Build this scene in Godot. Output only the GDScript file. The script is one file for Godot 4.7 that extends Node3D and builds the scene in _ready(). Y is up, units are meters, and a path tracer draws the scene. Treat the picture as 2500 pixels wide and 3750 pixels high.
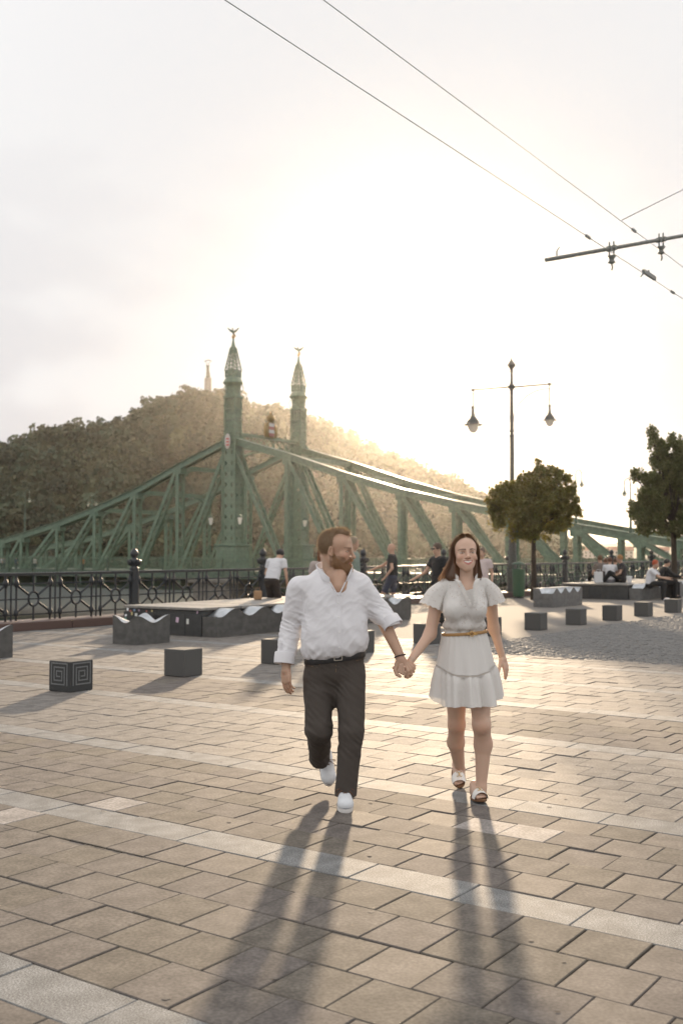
extends Node3D
# A riverside square in evening light: a couple walks hand in hand, green cantilever bridge and wooded hill behind.

class MB:
	var v := PackedVector3Array()
	var n := PackedVector3Array()
	var uv := PackedVector2Array()
	var col := PackedColorArray()
	var ix := PackedInt32Array()
	var tint := Color(1, 1, 1)
	var tinted := false

	func vert(p: Vector3, nn: Vector3, t := Vector2.ZERO) -> int:
		v.append(p)
		n.append(nn)
		uv.append(t)
		col.append(tint)
		return v.size() - 1

	func tri(a: Vector3, b: Vector3, c: Vector3) -> void:
		var nn := (b - a).cross(c - a).normalized()
		var i := vert(a, nn)
		vert(b, nn)
		vert(c, nn)
		ix.append_array([i, i + 2, i + 1])

	func quad(a: Vector3, b: Vector3, c: Vector3, d: Vector3) -> void:
		var nn := (c - a).cross(d - b).normalized()
		var i := vert(a, nn, Vector2(0, 0))
		vert(b, nn, Vector2(1, 0))
		vert(c, nn, Vector2(1, 1))
		vert(d, nn, Vector2(0, 1))
		ix.append_array([i, i + 2, i + 1, i, i + 3, i + 2])

	func box(c: Vector3, h: Vector3, b := Basis(), ch := 0.0) -> void:
		var ax := [b.x, b.y, b.z]
		var hh := [h.x, h.y, h.z]
		for k in 3:
			var u := (k + 1) % 3
			var w := (k + 2) % 3
			for s in [-1.0, 1.0]:
				var o: Vector3 = c + ax[k] * (hh[k] * s)
				var du: Vector3 = ax[u] * (hh[u] - ch)
				var dw: Vector3 = ax[w] * (hh[w] - ch) * s
				quad(o - du - dw, o + du - dw, o + du + dw, o - du + dw)
		if ch <= 0.0:
			return
		for k in 3:
			var u := (k + 1) % 3
			var w := (k + 2) % 3
			for su in [-1.0, 1.0]:
				for sw in [-1.0, 1.0]:
					var l: Vector3 = ax[k] * (hh[k] - ch)
					var p: Vector3 = c + ax[u] * (hh[u] * su) + ax[w] * ((hh[w] - ch) * sw)
					var q: Vector3 = c + ax[u] * ((hh[u] - ch) * su) + ax[w] * (hh[w] * sw)
					if su * sw > 0:
						quad(p - l, q - l, q + l, p + l)
					else:
						quad(p + l, q + l, q - l, p - l)
		for sx in [-1.0, 1.0]:
			for sy in [-1.0, 1.0]:
				for sz in [-1.0, 1.0]:
					var p: Vector3 = c + b.x * (h.x * sx) + b.y * ((h.y - ch) * sy) + b.z * ((h.z - ch) * sz)
					var q: Vector3 = c + b.x * ((h.x - ch) * sx) + b.y * (h.y * sy) + b.z * ((h.z - ch) * sz)
					var r: Vector3 = c + b.x * ((h.x - ch) * sx) + b.y * ((h.y - ch) * sy) + b.z * (h.z * sz)
					if sx * sy * sz > 0:
						tri(p, q, r)
					else:
						tri(p, r, q)

	func beam(a: Vector3, b: Vector3, w: float, h: float, up := Vector3.UP, ch := 0.0) -> void:
		var d := (b - a).normalized()
		var s := d.cross(up).normalized()
		if s.length() < 0.5:
			s = d.cross(Vector3.RIGHT).normalized()
		var t := s.cross(d).normalized()
		box((a + b) * 0.5, Vector3(w * 0.5, h * 0.5, (b - a).length() * 0.5), Basis(s, t, -d), ch)

	func grid(rows: Array, wrap := false) -> void:
		var m: int = rows.size()
		var k: int = rows[0].size()
		var base := v.size()
		for r in m:
			for j in k:
				vert(rows[r][j], Vector3.ZERO, Vector2(float(j) / (k - (0 if wrap else 1)), float(r) / maxi(1, m - 1)))
		var last := k if wrap else k - 1
		for r in m - 1:
			for j in last:
				var j2 := (j + 1) % k
				var a := base + r * k + j
				var b := base + r * k + j2
				var c := base + (r + 1) * k + j2
				var d := base + (r + 1) * k + j
				var nn := (v[c] - v[a]).cross(v[d] - v[b])
				n[a] += nn
				n[b] += nn
				n[c] += nn
				n[d] += nn
				ix.append_array([a, c, b, a, d, c])
		for i in range(base, v.size()):
			n[i] = n[i].normalized() if n[i].length_squared() > 0 else Vector3.UP

	func lathe(prof: Array, at := Vector3.ZERO, b := Basis(), segs := 12) -> void:
		var rows := []
		for p in prof:
			var row := PackedVector3Array()
			for s in segs:
				var a := -TAU * s / segs
				row.append(at + b * Vector3(p.x * cos(a), p.y, p.x * sin(a)))
			rows.append(row)
		grid(rows, true)

	func tube(pts: PackedVector3Array, rad: PackedFloat32Array, segs := 6) -> void:
		var rows := []
		var side := Vector3.ZERO
		for i in pts.size():
			var d := (pts[mini(i + 1, pts.size() - 1)] - pts[maxi(i - 1, 0)]).normalized()
			if side == Vector3.ZERO:
				side = d.cross(Vector3(0.31, 0.2, 0.93)).normalized()
			side = (side - d * side.dot(d)).normalized()
			var t := d.cross(side)
			var row := PackedVector3Array()
			var r := rad[mini(i, rad.size() - 1)]
			for s in segs:
				var a := TAU * s / segs
				row.append(pts[i] + side * cos(a) * r + t * sin(a) * r)
			rows.append(row)
		grid(rows, true)
		var m: int = rows.size() - 1
		for s in segs - 2:
			tri(rows[0][0], rows[0][s + 2], rows[0][s + 1])
			tri(rows[m][0], rows[m][s + 1], rows[m][s + 2])

	func ball(c: Vector3, r: Vector3, segs := 10, b := Basis()) -> void:
		var rows := []
		var m := maxi(4, segs / 2 + 1)
		for i in m + 1:
			var t := PI * i / m
			var row := PackedVector3Array()
			for s in segs:
				var a := TAU * s / segs
				row.append(c + b * Vector3(r.x * sin(t) * cos(a), -r.y * cos(t), -r.z * sin(t) * sin(a)))
			rows.append(row)
		grid(rows, true)

	func mesh() -> ArrayMesh:
		var a := []
		a.resize(Mesh.ARRAY_MAX)
		a[Mesh.ARRAY_VERTEX] = v
		a[Mesh.ARRAY_NORMAL] = n
		a[Mesh.ARRAY_TEX_UV] = uv
		if tinted:
			a[Mesh.ARRAY_COLOR] = col
		a[Mesh.ARRAY_INDEX] = ix
		var m := ArrayMesh.new()
		m.add_surface_from_arrays(Mesh.PRIMITIVE_TRIANGLES, a)
		return m


# ---- bodies and cloth: tapered capsules and ellipsoids blended on a grid, meshed as surface nets
class Field:
	var o: Vector3
	var c: float
	var nx: int
	var ny: int
	var nz: int
	var g := PackedFloat32Array()

	func setup(prims: Array, cell: float, pad := 0.02) -> void:
		c = cell
		var lo := Vector3.ONE * 1e9
		var hi := -lo
		for p in prims:
			if p[0] == "c":
				var r: float = maxf(p[3], p[4])
				lo = lo.min(p[1] - Vector3.ONE * r).min(p[2] - Vector3.ONE * r)
				hi = hi.max(p[1] + Vector3.ONE * r).max(p[2] + Vector3.ONE * r)
			elif p[0] == "e":
				var r: float = maxf(p[2].x, maxf(p[2].y, p[2].z))
				lo = lo.min(p[1] - Vector3.ONE * r)
				hi = hi.max(p[1] + Vector3.ONE * r)
		lo -= Vector3.ONE * (pad + cell * 2)
		hi += Vector3.ONE * (pad + cell * 2)
		o = lo
		nx = int(ceil((hi.x - lo.x) / c)) + 1
		ny = int(ceil((hi.y - lo.y) / c)) + 1
		nz = int(ceil((hi.z - lo.z) / c)) + 1
		g.resize(nx * ny * nz)
		g.fill(1.0)
		for p in prims:
			add(p)

	# ["c", a, b, ra, rb, k] capsule; ["e", centre, radii, k, basis] ellipsoid; ["C"/"E" ...] the same carved away; ["p", point, normal, reach] cut
	func add(p: Array) -> void:
		var kind: String = p[0]
		if kind == "p":
			var q: Vector3 = p[1]
			var nn: Vector3 = p[2].normalized()
			var reach: float = p[3]
			var i0 := lower(q - Vector3.ONE * reach)
			var i1 := upper(q + Vector3.ONE * reach)
			for z in range(i0.z, i1.z):
				for y in range(i0.y, i1.y):
					var at := (z * ny + y) * nx
					for x in range(i0.x, i1.x):
						var w := o + Vector3(x, y, z) * c - q
						if w.length_squared() < reach * reach:
							g[at + x] = maxf(g[at + x], w.dot(nn))
			return
		var carve := kind == "C" or kind == "E"
		if kind == "c" or kind == "C":
			var a: Vector3 = p[1]
			var b: Vector3 = p[2]
			var ra: float = p[3]
			var rb: float = p[4]
			var k: float = p[5]
			var m := maxf(ra, rb) + k + c * 2.5
			var i0 := lower(a.min(b) - Vector3.ONE * m)
			var i1 := upper(a.max(b) + Vector3.ONE * m)
			var ba := b - a
			var inv := 1.0 / maxf(ba.length_squared(), 1e-9)
			var dr := rb - ra
			for z in range(i0.z, i1.z):
				for y in range(i0.y, i1.y):
					var at := (z * ny + y) * nx
					var q := o + Vector3(i0.x, y, z) * c - a
					for x in range(i0.x, i1.x):
						var h := clampf(q.dot(ba) * inv, 0.0, 1.0)
						var d := (q - ba * h).length() - ra - dr * h
						q.x += c
						if d > m:
							continue
						var was := g[at + x]
						if carve:
							var e := -d
							var hh := maxf(k - absf(was - e), 0.0) / k
							g[at + x] = maxf(was, e) + hh * hh * k * 0.25
						else:
							var hh := maxf(k - absf(was - d), 0.0) / k
							g[at + x] = minf(was, d) - hh * hh * k * 0.25
		else:
			var cen: Vector3 = p[1]
			var r: Vector3 = p[2]
			var k: float = p[3]
			var bs: Basis = p[4] if p.size() > 4 else Basis()
			var inv := bs.transposed()
			var ir := Vector3(1.0 / r.x, 1.0 / r.y, 1.0 / r.z)
			var m := maxf(r.x, maxf(r.y, r.z)) + k + c * 2.5
			var i0 := lower(cen - Vector3.ONE * m)
			var i1 := upper(cen + Vector3.ONE * m)
			for z in range(i0.z, i1.z):
				for y in range(i0.y, i1.y):
					var at := (z * ny + y) * nx
					for x in range(i0.x, i1.x):
						var q := (inv * (o + Vector3(x, y, z) * c - cen)) * ir
						var k0 := q.length()
						var k1 := (q * ir).length()
						var d := k0 * (k0 - 1.0) / k1 if k1 > 1e-6 else -minf(r.x, minf(r.y, r.z))
						if d > m:
							continue
						var was := g[at + x]
						if carve:
							var e := -d
							var hh := maxf(k - absf(was - e), 0.0) / k
							g[at + x] = maxf(was, e) + hh * hh * k * 0.25
						else:
							var hh := maxf(k - absf(was - d), 0.0) / k
							g[at + x] = minf(was, d) - hh * hh * k * 0.25

	func lower(p: Vector3) -> Vector3i:
		var q := (p - o) / c
		return Vector3i(clampi(int(q.x), 0, nx), clampi(int(q.y), 0, ny), clampi(int(q.z), 0, nz))

	func upper(p: Vector3) -> Vector3i:
		var q := (p - o) / c
		return Vector3i(clampi(int(q.x) + 2, 0, nx), clampi(int(q.y) + 2, 0, ny), clampi(int(q.z) + 2, 0, nz))

	func bump(f: Callable, near := 0.03) -> void:
		for z in nz:
			for y in ny:
				var at := (z * ny + y) * nx
				for x in nx:
					if absf(g[at + x]) < near:
						g[at + x] += f.call(o + Vector3(x, y, z) * c)

	func sample(p: Vector3) -> float:
		var q := (p - o) / c
		var x := clampi(int(q.x), 0, nx - 2)
		var y := clampi(int(q.y), 0, ny - 2)
		var z := clampi(int(q.z), 0, nz - 2)
		var f := q - Vector3(x, y, z)
		var i := (z * ny + y) * nx + x
		var s := nx * ny
		var a := lerpf(lerpf(g[i], g[i + 1], f.x), lerpf(g[i + nx], g[i + nx + 1], f.x), f.y)
		var b := lerpf(lerpf(g[i + s], g[i + s + 1], f.x), lerpf(g[i + s + nx], g[i + s + nx + 1], f.x), f.y)
		return lerpf(a, b, f.z)

	# the surface point that a line from p along d meets first
	func hit(p: Vector3, d: Vector3, most := 0.6) -> Vector3:
		var t := 0.0
		while t < most:
			var q := p + d * t
			if sample(q) < 0.0:
				return q
			t += c * 0.5
		return p + d * most * 0.5

	func into(mb: MB, paint = null) -> void:
		var id := PackedInt32Array()
		id.resize(g.size())
		id.fill(-1)
		var s := nx * ny
		var off := [0, 1, nx, nx + 1, s, s + 1, s + nx, s + nx + 1]
		var near := c * 3.2
		for z in nz - 1:
			for y in ny - 1:
				var at := (z * ny + y) * nx
				for x in nx - 1:
					var i := at + x
					if absf(g[i]) > near:
						continue
					var v0 := g[i]
					var v1 := g[i + 1]
					var v2 := g[i + nx]
					var v3 := g[i + nx + 1]
					var v4 := g[i + s]
					var v5 := g[i + s + 1]
					var v6 := g[i + s + nx]
					var v7 := g[i + s + nx + 1]
					var neg := int(v0 < 0) + int(v1 < 0) + int(v2 < 0) + int(v3 < 0) + int(v4 < 0) + int(v5 < 0) + int(v6 < 0) + int(v7 < 0)
					if neg == 0 or neg == 8:
						continue
					var gr := Vector3(v1 - v0 + v3 - v2 + v5 - v4 + v7 - v6, v2 - v0 + v3 - v1 + v6 - v4 + v7 - v5, v4 - v0 + v5 - v1 + v6 - v2 + v7 - v3) * 0.25
					var mean := (v0 + v1 + v2 + v3 + v4 + v5 + v6 + v7) * 0.125
					var l := maxf(gr.length_squared(), 1e-10)
					var step := gr * (-mean / l)
					step = step.clamp(Vector3.ONE * -0.5, Vector3.ONE * 0.5)
					var p := o + (Vector3(x, y, z) + Vector3.ONE * 0.5 + step) * c
					var nn := gr.normalized()
					if paint != null:
						mb.tint = paint.call(p, nn)
					id[i] = mb.vert(p, nn, Vector2(p.x, p.y))
		for z in range(1, nz - 1):
			for y in range(1, ny - 1):
				var at := (z * ny + y) * nx
				for x in range(1, nx - 1):
					var i := at + x
					if id[i] < 0 and absf(g[i]) > near:
						continue
					var here := g[i] < 0
					if here != (g[i + 1] < 0):
						face(mb, id[i], id[i - nx], id[i - nx - s], id[i - s], here)
					if here != (g[i + nx] < 0):
						face(mb, id[i], id[i - s], id[i - s - 1], id[i - 1], here)
					if here != (g[i + s] < 0):
						face(mb, id[i], id[i - 1], id[i - 1 - nx], id[i - nx], here)

	func face(mb: MB, a: int, b: int, c2: int, d: int, turn: bool) -> void:
		if a < 0 or b < 0 or c2 < 0 or d < 0:
			return
		if turn:
			mb.ix.append_array([a, c2, b, a, d, c2])
		else:
			mb.ix.append_array([a, b, c2, a, c2, d])


# ---- naming and parenting
var used := {}

func numbered(called: String) -> String:
	var k: int = used.get(called, -1) + 1
	used[called] = k
	return called if k == 0 else "%s_%03d" % [called, k]

func tag(o: Node, label: String, category: String, group := "") -> Node:
	o.set_meta("label", label)
	o.set_meta("category", category)
	if group:
		o.set_meta("group", group)
	return o

func thing(called: String, label: String, category: String, at := Vector3.ZERO, turn := 0.0, group := "") -> Node3D:
	var o := Node3D.new()
	o.name = numbered(called)
	add_child(o)
	o.position = at
	o.rotation.y = turn
	tag(o, label, category, group)
	return o

func part(parent: Node, called: String, mesh: Mesh, m: Material, label := "") -> MeshInstance3D:
	var o := MeshInstance3D.new()
	o.name = called if parent != self else numbered(called)
	o.mesh = mesh
	o.material_override = m
	parent.add_child(o, true)
	if label:
		o.set_meta("label", label)
	return o

func struct(called: String, mesh: Mesh, m: Material) -> MeshInstance3D:
	var o := part(self, called, mesh, m)
	o.set_meta("kind", "structure")
	return o

func scatter(parent: Node, called: String, mesh: Mesh, m: Material, where: Array, tints := []) -> MultiMeshInstance3D:
	var mm := MultiMesh.new()
	mm.transform_format = MultiMesh.TRANSFORM_3D
	mm.use_colors = tints.size() > 0
	mm.mesh = mesh
	mm.instance_count = where.size()
	for i in where.size():
		mm.set_instance_transform(i, where[i])
		if tints.size():
			mm.set_instance_color(i, tints[i % tints.size()])
	var o := MultiMeshInstance3D.new()
	o.name = called if parent != self else numbered(called)
	o.multimesh = mm
	o.material_override = m
	parent.add_child(o, true)
	o.set_meta("kind", "stuff")
	return o

# ---- materials; colours are linear, real-world values
func mat(r: float, g: float, b: float, rough := 0.8, metal := 0.0) -> StandardMaterial3D:
	var m := StandardMaterial3D.new()
	m.albedo_color = Color(r, g, b).linear_to_srgb()
	m.roughness = rough
	m.metallic = metal
	return m

func noise_tex(freq: float, lo: float, hi: float, seed_ := 1, octaves := 4, size := 512, kind := FastNoiseLite.TYPE_SIMPLEX_SMOOTH) -> NoiseTexture2D:
	var f := FastNoiseLite.new()
	f.seed = seed_
	f.noise_type = kind
	f.frequency = freq
	f.fractal_octaves = octaves
	var t := NoiseTexture2D.new()
	t.width = size
	t.height = size
	t.seamless = true
	t.noise = f
	var gr := Gradient.new()
	gr.set_color(0, Color(lo, lo, lo))
	gr.set_color(1, Color(hi, hi, hi))
	t.color_ramp = gr
	return t

func grain(m: StandardMaterial3D, albedo: Texture2D, bump: Texture2D, depth_cm: float, scale: float, world := true) -> StandardMaterial3D:
	m.uv1_triplanar = true
	m.uv1_world_triplanar = world
	m.uv1_scale = Vector3.ONE * scale
	if albedo:
		m.albedo_texture = albedo
	if bump:
		m.heightmap_enabled = true
		m.heightmap_texture = bump
		m.heightmap_scale = depth_cm
	return m

func translucent(m: StandardMaterial3D, r: float, g: float, b: float) -> StandardMaterial3D:
	m.backlight_enabled = true
	m.backlight = Color(r, g, b).linear_to_srgb()
	return m

var T := {}
var M := {}

# plaza grid: e runs along the paving rows, n across them (towards the river bend)
const PE := Vector3(0.8151, 0, 0.5793)
const PN := Vector3(0.5793, 0, -0.8151)

func en(e: float, n: float, y := 0.0) -> Vector3:
	return PE * e + PN * n + Vector3(0, y, 0)

func rnd(r: RandomNumberGenerator, a: float, b: float) -> float:
	return r.randf_range(a, b)

func _ready() -> void:
	var cam := Camera3D.new()
	cam.name = "camera"
	cam.position = Vector3(0, 1.62, 0)
	cam.rotation.x = atan(143.0 / 3950.0)
	cam.fov = rad_to_deg(2.0 * atan(1875.0 / 3950.0))
	cam.keep_aspect = Camera3D.KEEP_HEIGHT
	cam.near = 0.05
	cam.far = 9000.0
	var lens := CameraAttributesPhysical.new()
	lens.frustum_focal_length = 38.0
	lens.frustum_focus_distance = 7.0
	lens.exposure_aperture = 3.2
	lens.frustum_near = 0.05
	lens.frustum_far = 9000.0
	cam.attributes = lens
	add_child(cam)
	cam.fov = rad_to_deg(2.0 * atan(1875.0 / 3950.0))
	cam.current = true

	var env := Environment.new()
	env.background_mode = Environment.BG_SKY
	env.tonemap_mode = Environment.TONE_MAPPER_LINEAR
	env.tonemap_exposure = 3.1
	env.sdfgi_enabled = true
	env.ssao_enabled = true
	env.ssil_enabled = true
	env.volumetric_fog_enabled = true
	env.volumetric_fog_density = 0.00008
	env.volumetric_fog_albedo = Color(1.0, 0.98, 0.95)
	env.volumetric_fog_anisotropy = 0.89
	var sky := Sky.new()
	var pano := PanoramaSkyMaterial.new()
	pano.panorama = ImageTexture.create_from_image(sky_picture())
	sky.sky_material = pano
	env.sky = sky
	var we := WorldEnvironment.new()
	we.name = "world_environment"
	we.environment = env
	add_child(we)

	var sun := DirectionalLight3D.new()
	sun.name = "sun"
	sun.light_energy = 0.7
	sun.light_color = Color(1.0, 0.89, 0.75)
	sun.light_angular_distance = 1.8
	sun.shadow_enabled = true
	add_child(sun)
	sun.look_at_from_position(sun_way() * 100.0, Vector3.ZERO, Vector3.UP)

	make_materials()
	build_ground()
	build_street()
	build_bridge()
	build_far()
	build_couple()
	build_crowd()

func sun_way() -> Vector3:
	var az := deg_to_rad(4.9)
	var el := deg_to_rad(11.5)
	return Vector3(sin(az) * cos(el), sin(el), -cos(az) * cos(el))

# evening air: a bright hazy sky, painted darker towards the sun and left brighter elsewhere as added fill, thin grey cloud low down
func sky_picture() -> Image:
	var w := 1024
	var h := 512
	var im := Image.create(w, h, false, Image.FORMAT_RGBF)
	var f := FastNoiseLite.new()
	f.seed = 11
	f.frequency = 1.7
	f.fractal_octaves = 5
	var s := sun_way()
	for y in h:
		var el := PI * (0.5 - (y + 0.5) / h)
		for x in w:
			var az := TAU * (x + 0.5) / w
			var d := Vector3(sin(az) * cos(el), sin(el), -cos(az) * cos(el))
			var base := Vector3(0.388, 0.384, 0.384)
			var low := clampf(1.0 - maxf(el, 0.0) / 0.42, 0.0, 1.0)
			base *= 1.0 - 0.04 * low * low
			var cl := f.get_noise_3d(d.x * 1.6, d.y * 5.0, d.z * 1.6) + 0.35 * f.get_noise_3d(d.x * 5.0, d.y * 14.0, d.z * 5.0)
			var ang0 := acos(clampf(d.dot(s), -1.0, 1.0))
			var bank := smoothstep(0.0, 0.35, cl + 0.12) * clampf(1.0 - maxf(el, 0.0) / 0.42, 0.0, 1.0)
			base *= Vector3(1, 1, 1).lerp(Vector3(0.76, 0.75, 0.775), bank * (0.35 + 0.65 * smoothstep(0.2, 0.6, ang0)))
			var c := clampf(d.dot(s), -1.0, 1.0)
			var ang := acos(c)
			var sun_dip := -0.14 * exp(-ang * ang / 0.5)  # dims the sky round the sun, offsetting haze; rest stays brighter as fill light
			base += Vector3(1.0, 0.97, 0.94) * sun_dip
			im.set_pixel(x, y, Color(base.x, base.y, base.z))
	return im

func make_materials() -> void:
	T.speck = noise_tex(0.09, 0.72, 1.0, 3, 3)
	T.blotch = noise_tex(0.012, 0.7, 1.0, 5, 5)
	T.stain = noise_tex(0.011, 0.8, 1.04, 23, 5)
	T.fine = noise_tex(0.16, 0.0, 1.0, 7, 3)
	T.rough = noise_tex(0.03, 0.0, 1.0, 9, 5)
	T.cloth = noise_tex(0.2, 0.86, 1.0, 13, 2)
	T.granite = noise_tex(0.22, 0.45, 1.0, 15, 2)
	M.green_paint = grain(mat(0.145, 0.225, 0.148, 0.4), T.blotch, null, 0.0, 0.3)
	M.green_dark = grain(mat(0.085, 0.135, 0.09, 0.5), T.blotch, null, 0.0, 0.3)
	M.iron = grain(mat(0.022, 0.026, 0.03, 0.42), T.blotch, null, 0.0, 1.3)
	M.concrete = grain(mat(0.115, 0.112, 0.105, 0.75), T.blotch, T.fine, 0.12, 1.1)
	M.concrete_light = grain(mat(0.16, 0.157, 0.15, 0.7), T.blotch, T.fine, 0.12, 1.1)
	M.red_granite = grain(mat(0.19, 0.115, 0.095, 0.5), T.granite, T.fine, 0.1, 1.7)
	M.steel_top = grain(mat(0.62, 0.65, 0.68, 0.28, 0.85), T.blotch, null, 0.0, 0.8)
	M.bark = grain(mat(0.06, 0.045, 0.032, 0.95), T.blotch, T.rough, 1.5, 2.5)
	M.white_glass = translucent(mat(0.8, 0.79, 0.75, 0.25), 0.95, 0.92, 0.85)

func paver_material(r: float, g: float, b: float, rough: float, tex: Texture2D) -> StandardMaterial3D:
	var m := grain(mat(r, g, b, rough), tex, T.fine, 0.05, 0.9)
	m.detail_enabled = true
	m.detail_blend_mode = BaseMaterial3D.BLEND_MODE_MUL
	m.detail_albedo = T.stain
	m.metallic_specular = 0.36
	return m

func paver_mesh(le: float, ln: float, r: RandomNumberGenerator) -> ArrayMesh:
	# one slab: worn arrises, slightly wavy edge line
	var mb := MB.new()
	var top := PackedVector3Array()
	var rim := PackedVector3Array()
	var low := PackedVector3Array()
	var per := [Vector2(-1, -1), Vector2(0, -1), Vector2(1, -1), Vector2(1, 0), Vector2(1, 1), Vector2(0, 1), Vector2(-1, 1), Vector2(-1, 0)]
	for q in per:
		var w := Vector2(le * 0.5 * q.x, ln * 0.5 * q.y)
		var jag := 0.0016
		w += Vector2(rnd(r, -jag, jag), rnd(r, -jag, jag))
		var inn := w - Vector2(signf(q.x), signf(q.y)) * 0.004
		top.append(Vector3(inn.x, 0.0, -inn.y))
		rim.append(Vector3(w.x, -0.004, -w.y))
		low.append(Vector3(w.x, -0.03, -w.y))
	for i in 8:
		var j := (i + 1) % 8
		mb.tri(Vector3.ZERO, top[i], top[j])
		mb.quad(rim[i], rim[j], top[j], top[i])
		mb.quad(low[i], low[j], rim[j], rim[i])
	return mb.mesh()

func build_ground() -> void:
	var r := RandomNumberGenerator.new()
	r.seed = 21
	M.brown = []
	for k in 6:
		var t := rnd(r, 0.84, 1.1)
		M.brown.append(paver_material(0.2 * t, 0.174 * t, 0.15 * t * rnd(r, 0.95, 1.05), rnd(r, 0.78, 0.86), T.speck))
	M.sand = []
	for k in 5:
		var t := rnd(r, 0.9, 1.08)
		M.sand.append(paver_material(0.28 * t, 0.256 * t, 0.232 * t, rnd(r, 0.72, 0.8), T.speck))
	M.white_stone = []
	for k in 3:
		var t := rnd(r, 0.9, 1.05)
		M.white_stone.append(paver_material(0.44 * t, 0.44 * t, 0.43 * t, 0.75, T.granite))
	M.pink_stone = paver_material(0.44, 0.4, 0.37, 0.78, T.speck)
	M.crack = grain(mat(0.055, 0.053, 0.05, 0.95), T.blotch, T.rough, 0.3, 6.0)
	M.joint = mat(0.06, 0.053, 0.045, 0.95)
	M.far_paving = grain(mat(0.25, 0.23, 0.208, 0.85), T.speck, T.rough, 0.1, 0.8)
	M.far_paving.metallic_specular = 0.28

	# the square: bedding under the slabs near by, a paved sheet beyond
	var bed := MB.new()
	var P := func(e: float, n: float, y: float) -> Vector3: return en(e, n, y)
	bed.quad(P.call(-19.2, -6.0, -0.016), P.call(14.0, -6.0, -0.016), P.call(14.0, 17.0, -0.016), P.call(-18.3, 17.0, -0.016))
	bed.quad(P.call(-9.02, 17.0, -0.016), P.call(1.1, 17.0, -0.016), P.call(1.1, 36.1, -0.016), P.call(-9.02, 36.1, -0.016))
	var plaza := struct("plaza", bed.mesh(), M.joint)
	var far := MB.new()
	var y0 := -0.004
	far.quad(P.call(-18.3, 17.0, y0), P.call(-9.02, 17.0, y0), P.call(-9.02, 36.1, y0), P.call(-17.57, 36.1, y0))
	far.quad(P.call(1.1, 17.0, y0), P.call(200.0, 17.0, y0), P.call(200.0, 36.1, y0), P.call(1.1, 36.1, y0))
	far.quad(P.call(-17.57, 36.1, y0), P.call(200.0, 36.1, y0), P.call(200.0, 300.0, y0), P.call(-7.3, 300.0, y0))
	far.quad(P.call(-28.0, -250.0, y0), P.call(200.0, -250.0, y0), P.call(200.0, -6.0, y0), P.call(-19.2, -6.0, y0))
	far.quad(P.call(14.0, -6.0, y0), P.call(200.0, -6.0, y0), P.call(200.0, 17.0, y0), P.call(14.0, 17.0, y0))
	part(plaza, "paved_sheet", far.mesh(), M.far_paving)

	# rows of slabs: [n from, n to, kind]; a white band every sixth row
	var bands := [0.62, 2.52, 4.43, 6.17, 8.37, 10.26, 12.2, 14.15, 16.1, 18.05]
	var gaps := [5, 5, 5, 6, 5, 5, 5, 5, 5]
	var tone := ["brown", "brown", "brown", "sand", "brown", "sand", "sand", "sand", "sand"]
	var rows := []
	for k in bands.size() - 1:
		var b0: float = bands[k]
		rows.append([b0, b0 + 0.288, "white"])
		var a := b0 + 0.288
		var step: float = (bands[k + 1] - a) / gaps[k]
		for j in gaps[k]:
			rows.append([a + step * j, a + step * (j + 1), tone[k]])
	# single pale slabs laid among the brown ones: [e, n]
	var odd := [Vector2(-5.37, 4.86), Vector2(-5.39, 4.23), Vector2(-6.63, 5.1), Vector2(-2.81, 5.82), Vector2(-2.98, 5.6), Vector2(-1.4, 4.9), Vector2(-9.2, 5.2), Vector2(-4.2, 7.4), Vector2(-7.9, 9.6)]
	var spots := []
	for k in rows.size():
		var row: Array = rows[k]
		var le := 0.585 if row[2] == "white" else 0.2935
		var off := -1.942 if row[2] == "white" else (-2.594 if k % 2 == 0 else -2.742)
		if row[2] == "white" and k < 12:
			off = -2.9
		off += rnd(r, -0.012, 0.012)
		var i0 := int(floor((-18.0 - off) / le))
		var i1 := int(ceil((7.0 - off) / le))
		for i in range(i0, i1):
			var c := en(off + (i + 0.5) * le, (row[0] + row[1]) * 0.5)
			var nn: float = (row[0] + row[1]) * 0.5
			var ee: float = off + (i + 0.5) * le
			if c.z > -1.6 or absf(c.x) > -c.z * 0.42 + 0.9 or (nn > 15.3 and ee > -8.9) or ee < -18.2:
				continue
			if nn > 17.0 and ee < -9.0:
				continue
			spots.append([c, le, row[1] - row[0], row[2], Vector2(off + (i + 0.5) * le, (row[0] + row[1]) * 0.5)])
	var variants := {}
	for kind in ["white", "brown"]:
		variants[kind] = []
		for k in 4:
			variants[kind].append(paver_mesh(0.585 if kind == "white" else 0.2935, 0.3, r))
	spots.sort_custom(func(a, b): return a[0].length_squared() * (0.6 if a[3] == "white" else 1.0) < b[0].length_squared() * (0.6 if b[3] == "white" else 1.0))
	var joined := {}
	var n := 0
	for s in spots:
		var kind: String = s[3]
		var m: Material
		if kind == "white":
			m = M.white_stone[r.randi() % 3]
		elif kind == "brown":
			m = M.brown[r.randi() % 6]
		else:
			m = M.sand[r.randi() % 5]
		for q in odd:
			if absf(q.x - s[4].x) < 0.15 and absf(q.y - s[4].y) < 0.15 and kind != "white":
				m = M.pink_stone
		var gap := 0.0042
		if r.randf() < 0.1:
			gap = 0.0085
		var tilt := Basis.from_euler(Vector3(rnd(r, -0.003, 0.003), rnd(r, -0.003, 0.003), rnd(r, -0.003, 0.003)))
		var frame := Basis(PE, Vector3.UP, -PN) * tilt
		var y := rnd(r, -0.0025, 0.0025)
		if r.randf() < 0.06:
			y -= 0.004
		var mesh: ArrayMesh = variants["white" if kind == "white" else "brown"][r.randi() % 4]
		var tr := Transform3D(frame.scaled_local(Vector3((s[1] - gap) / s[1], 1, (s[2] - gap) / 0.3)), s[0] + Vector3(0, y, 0))
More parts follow.
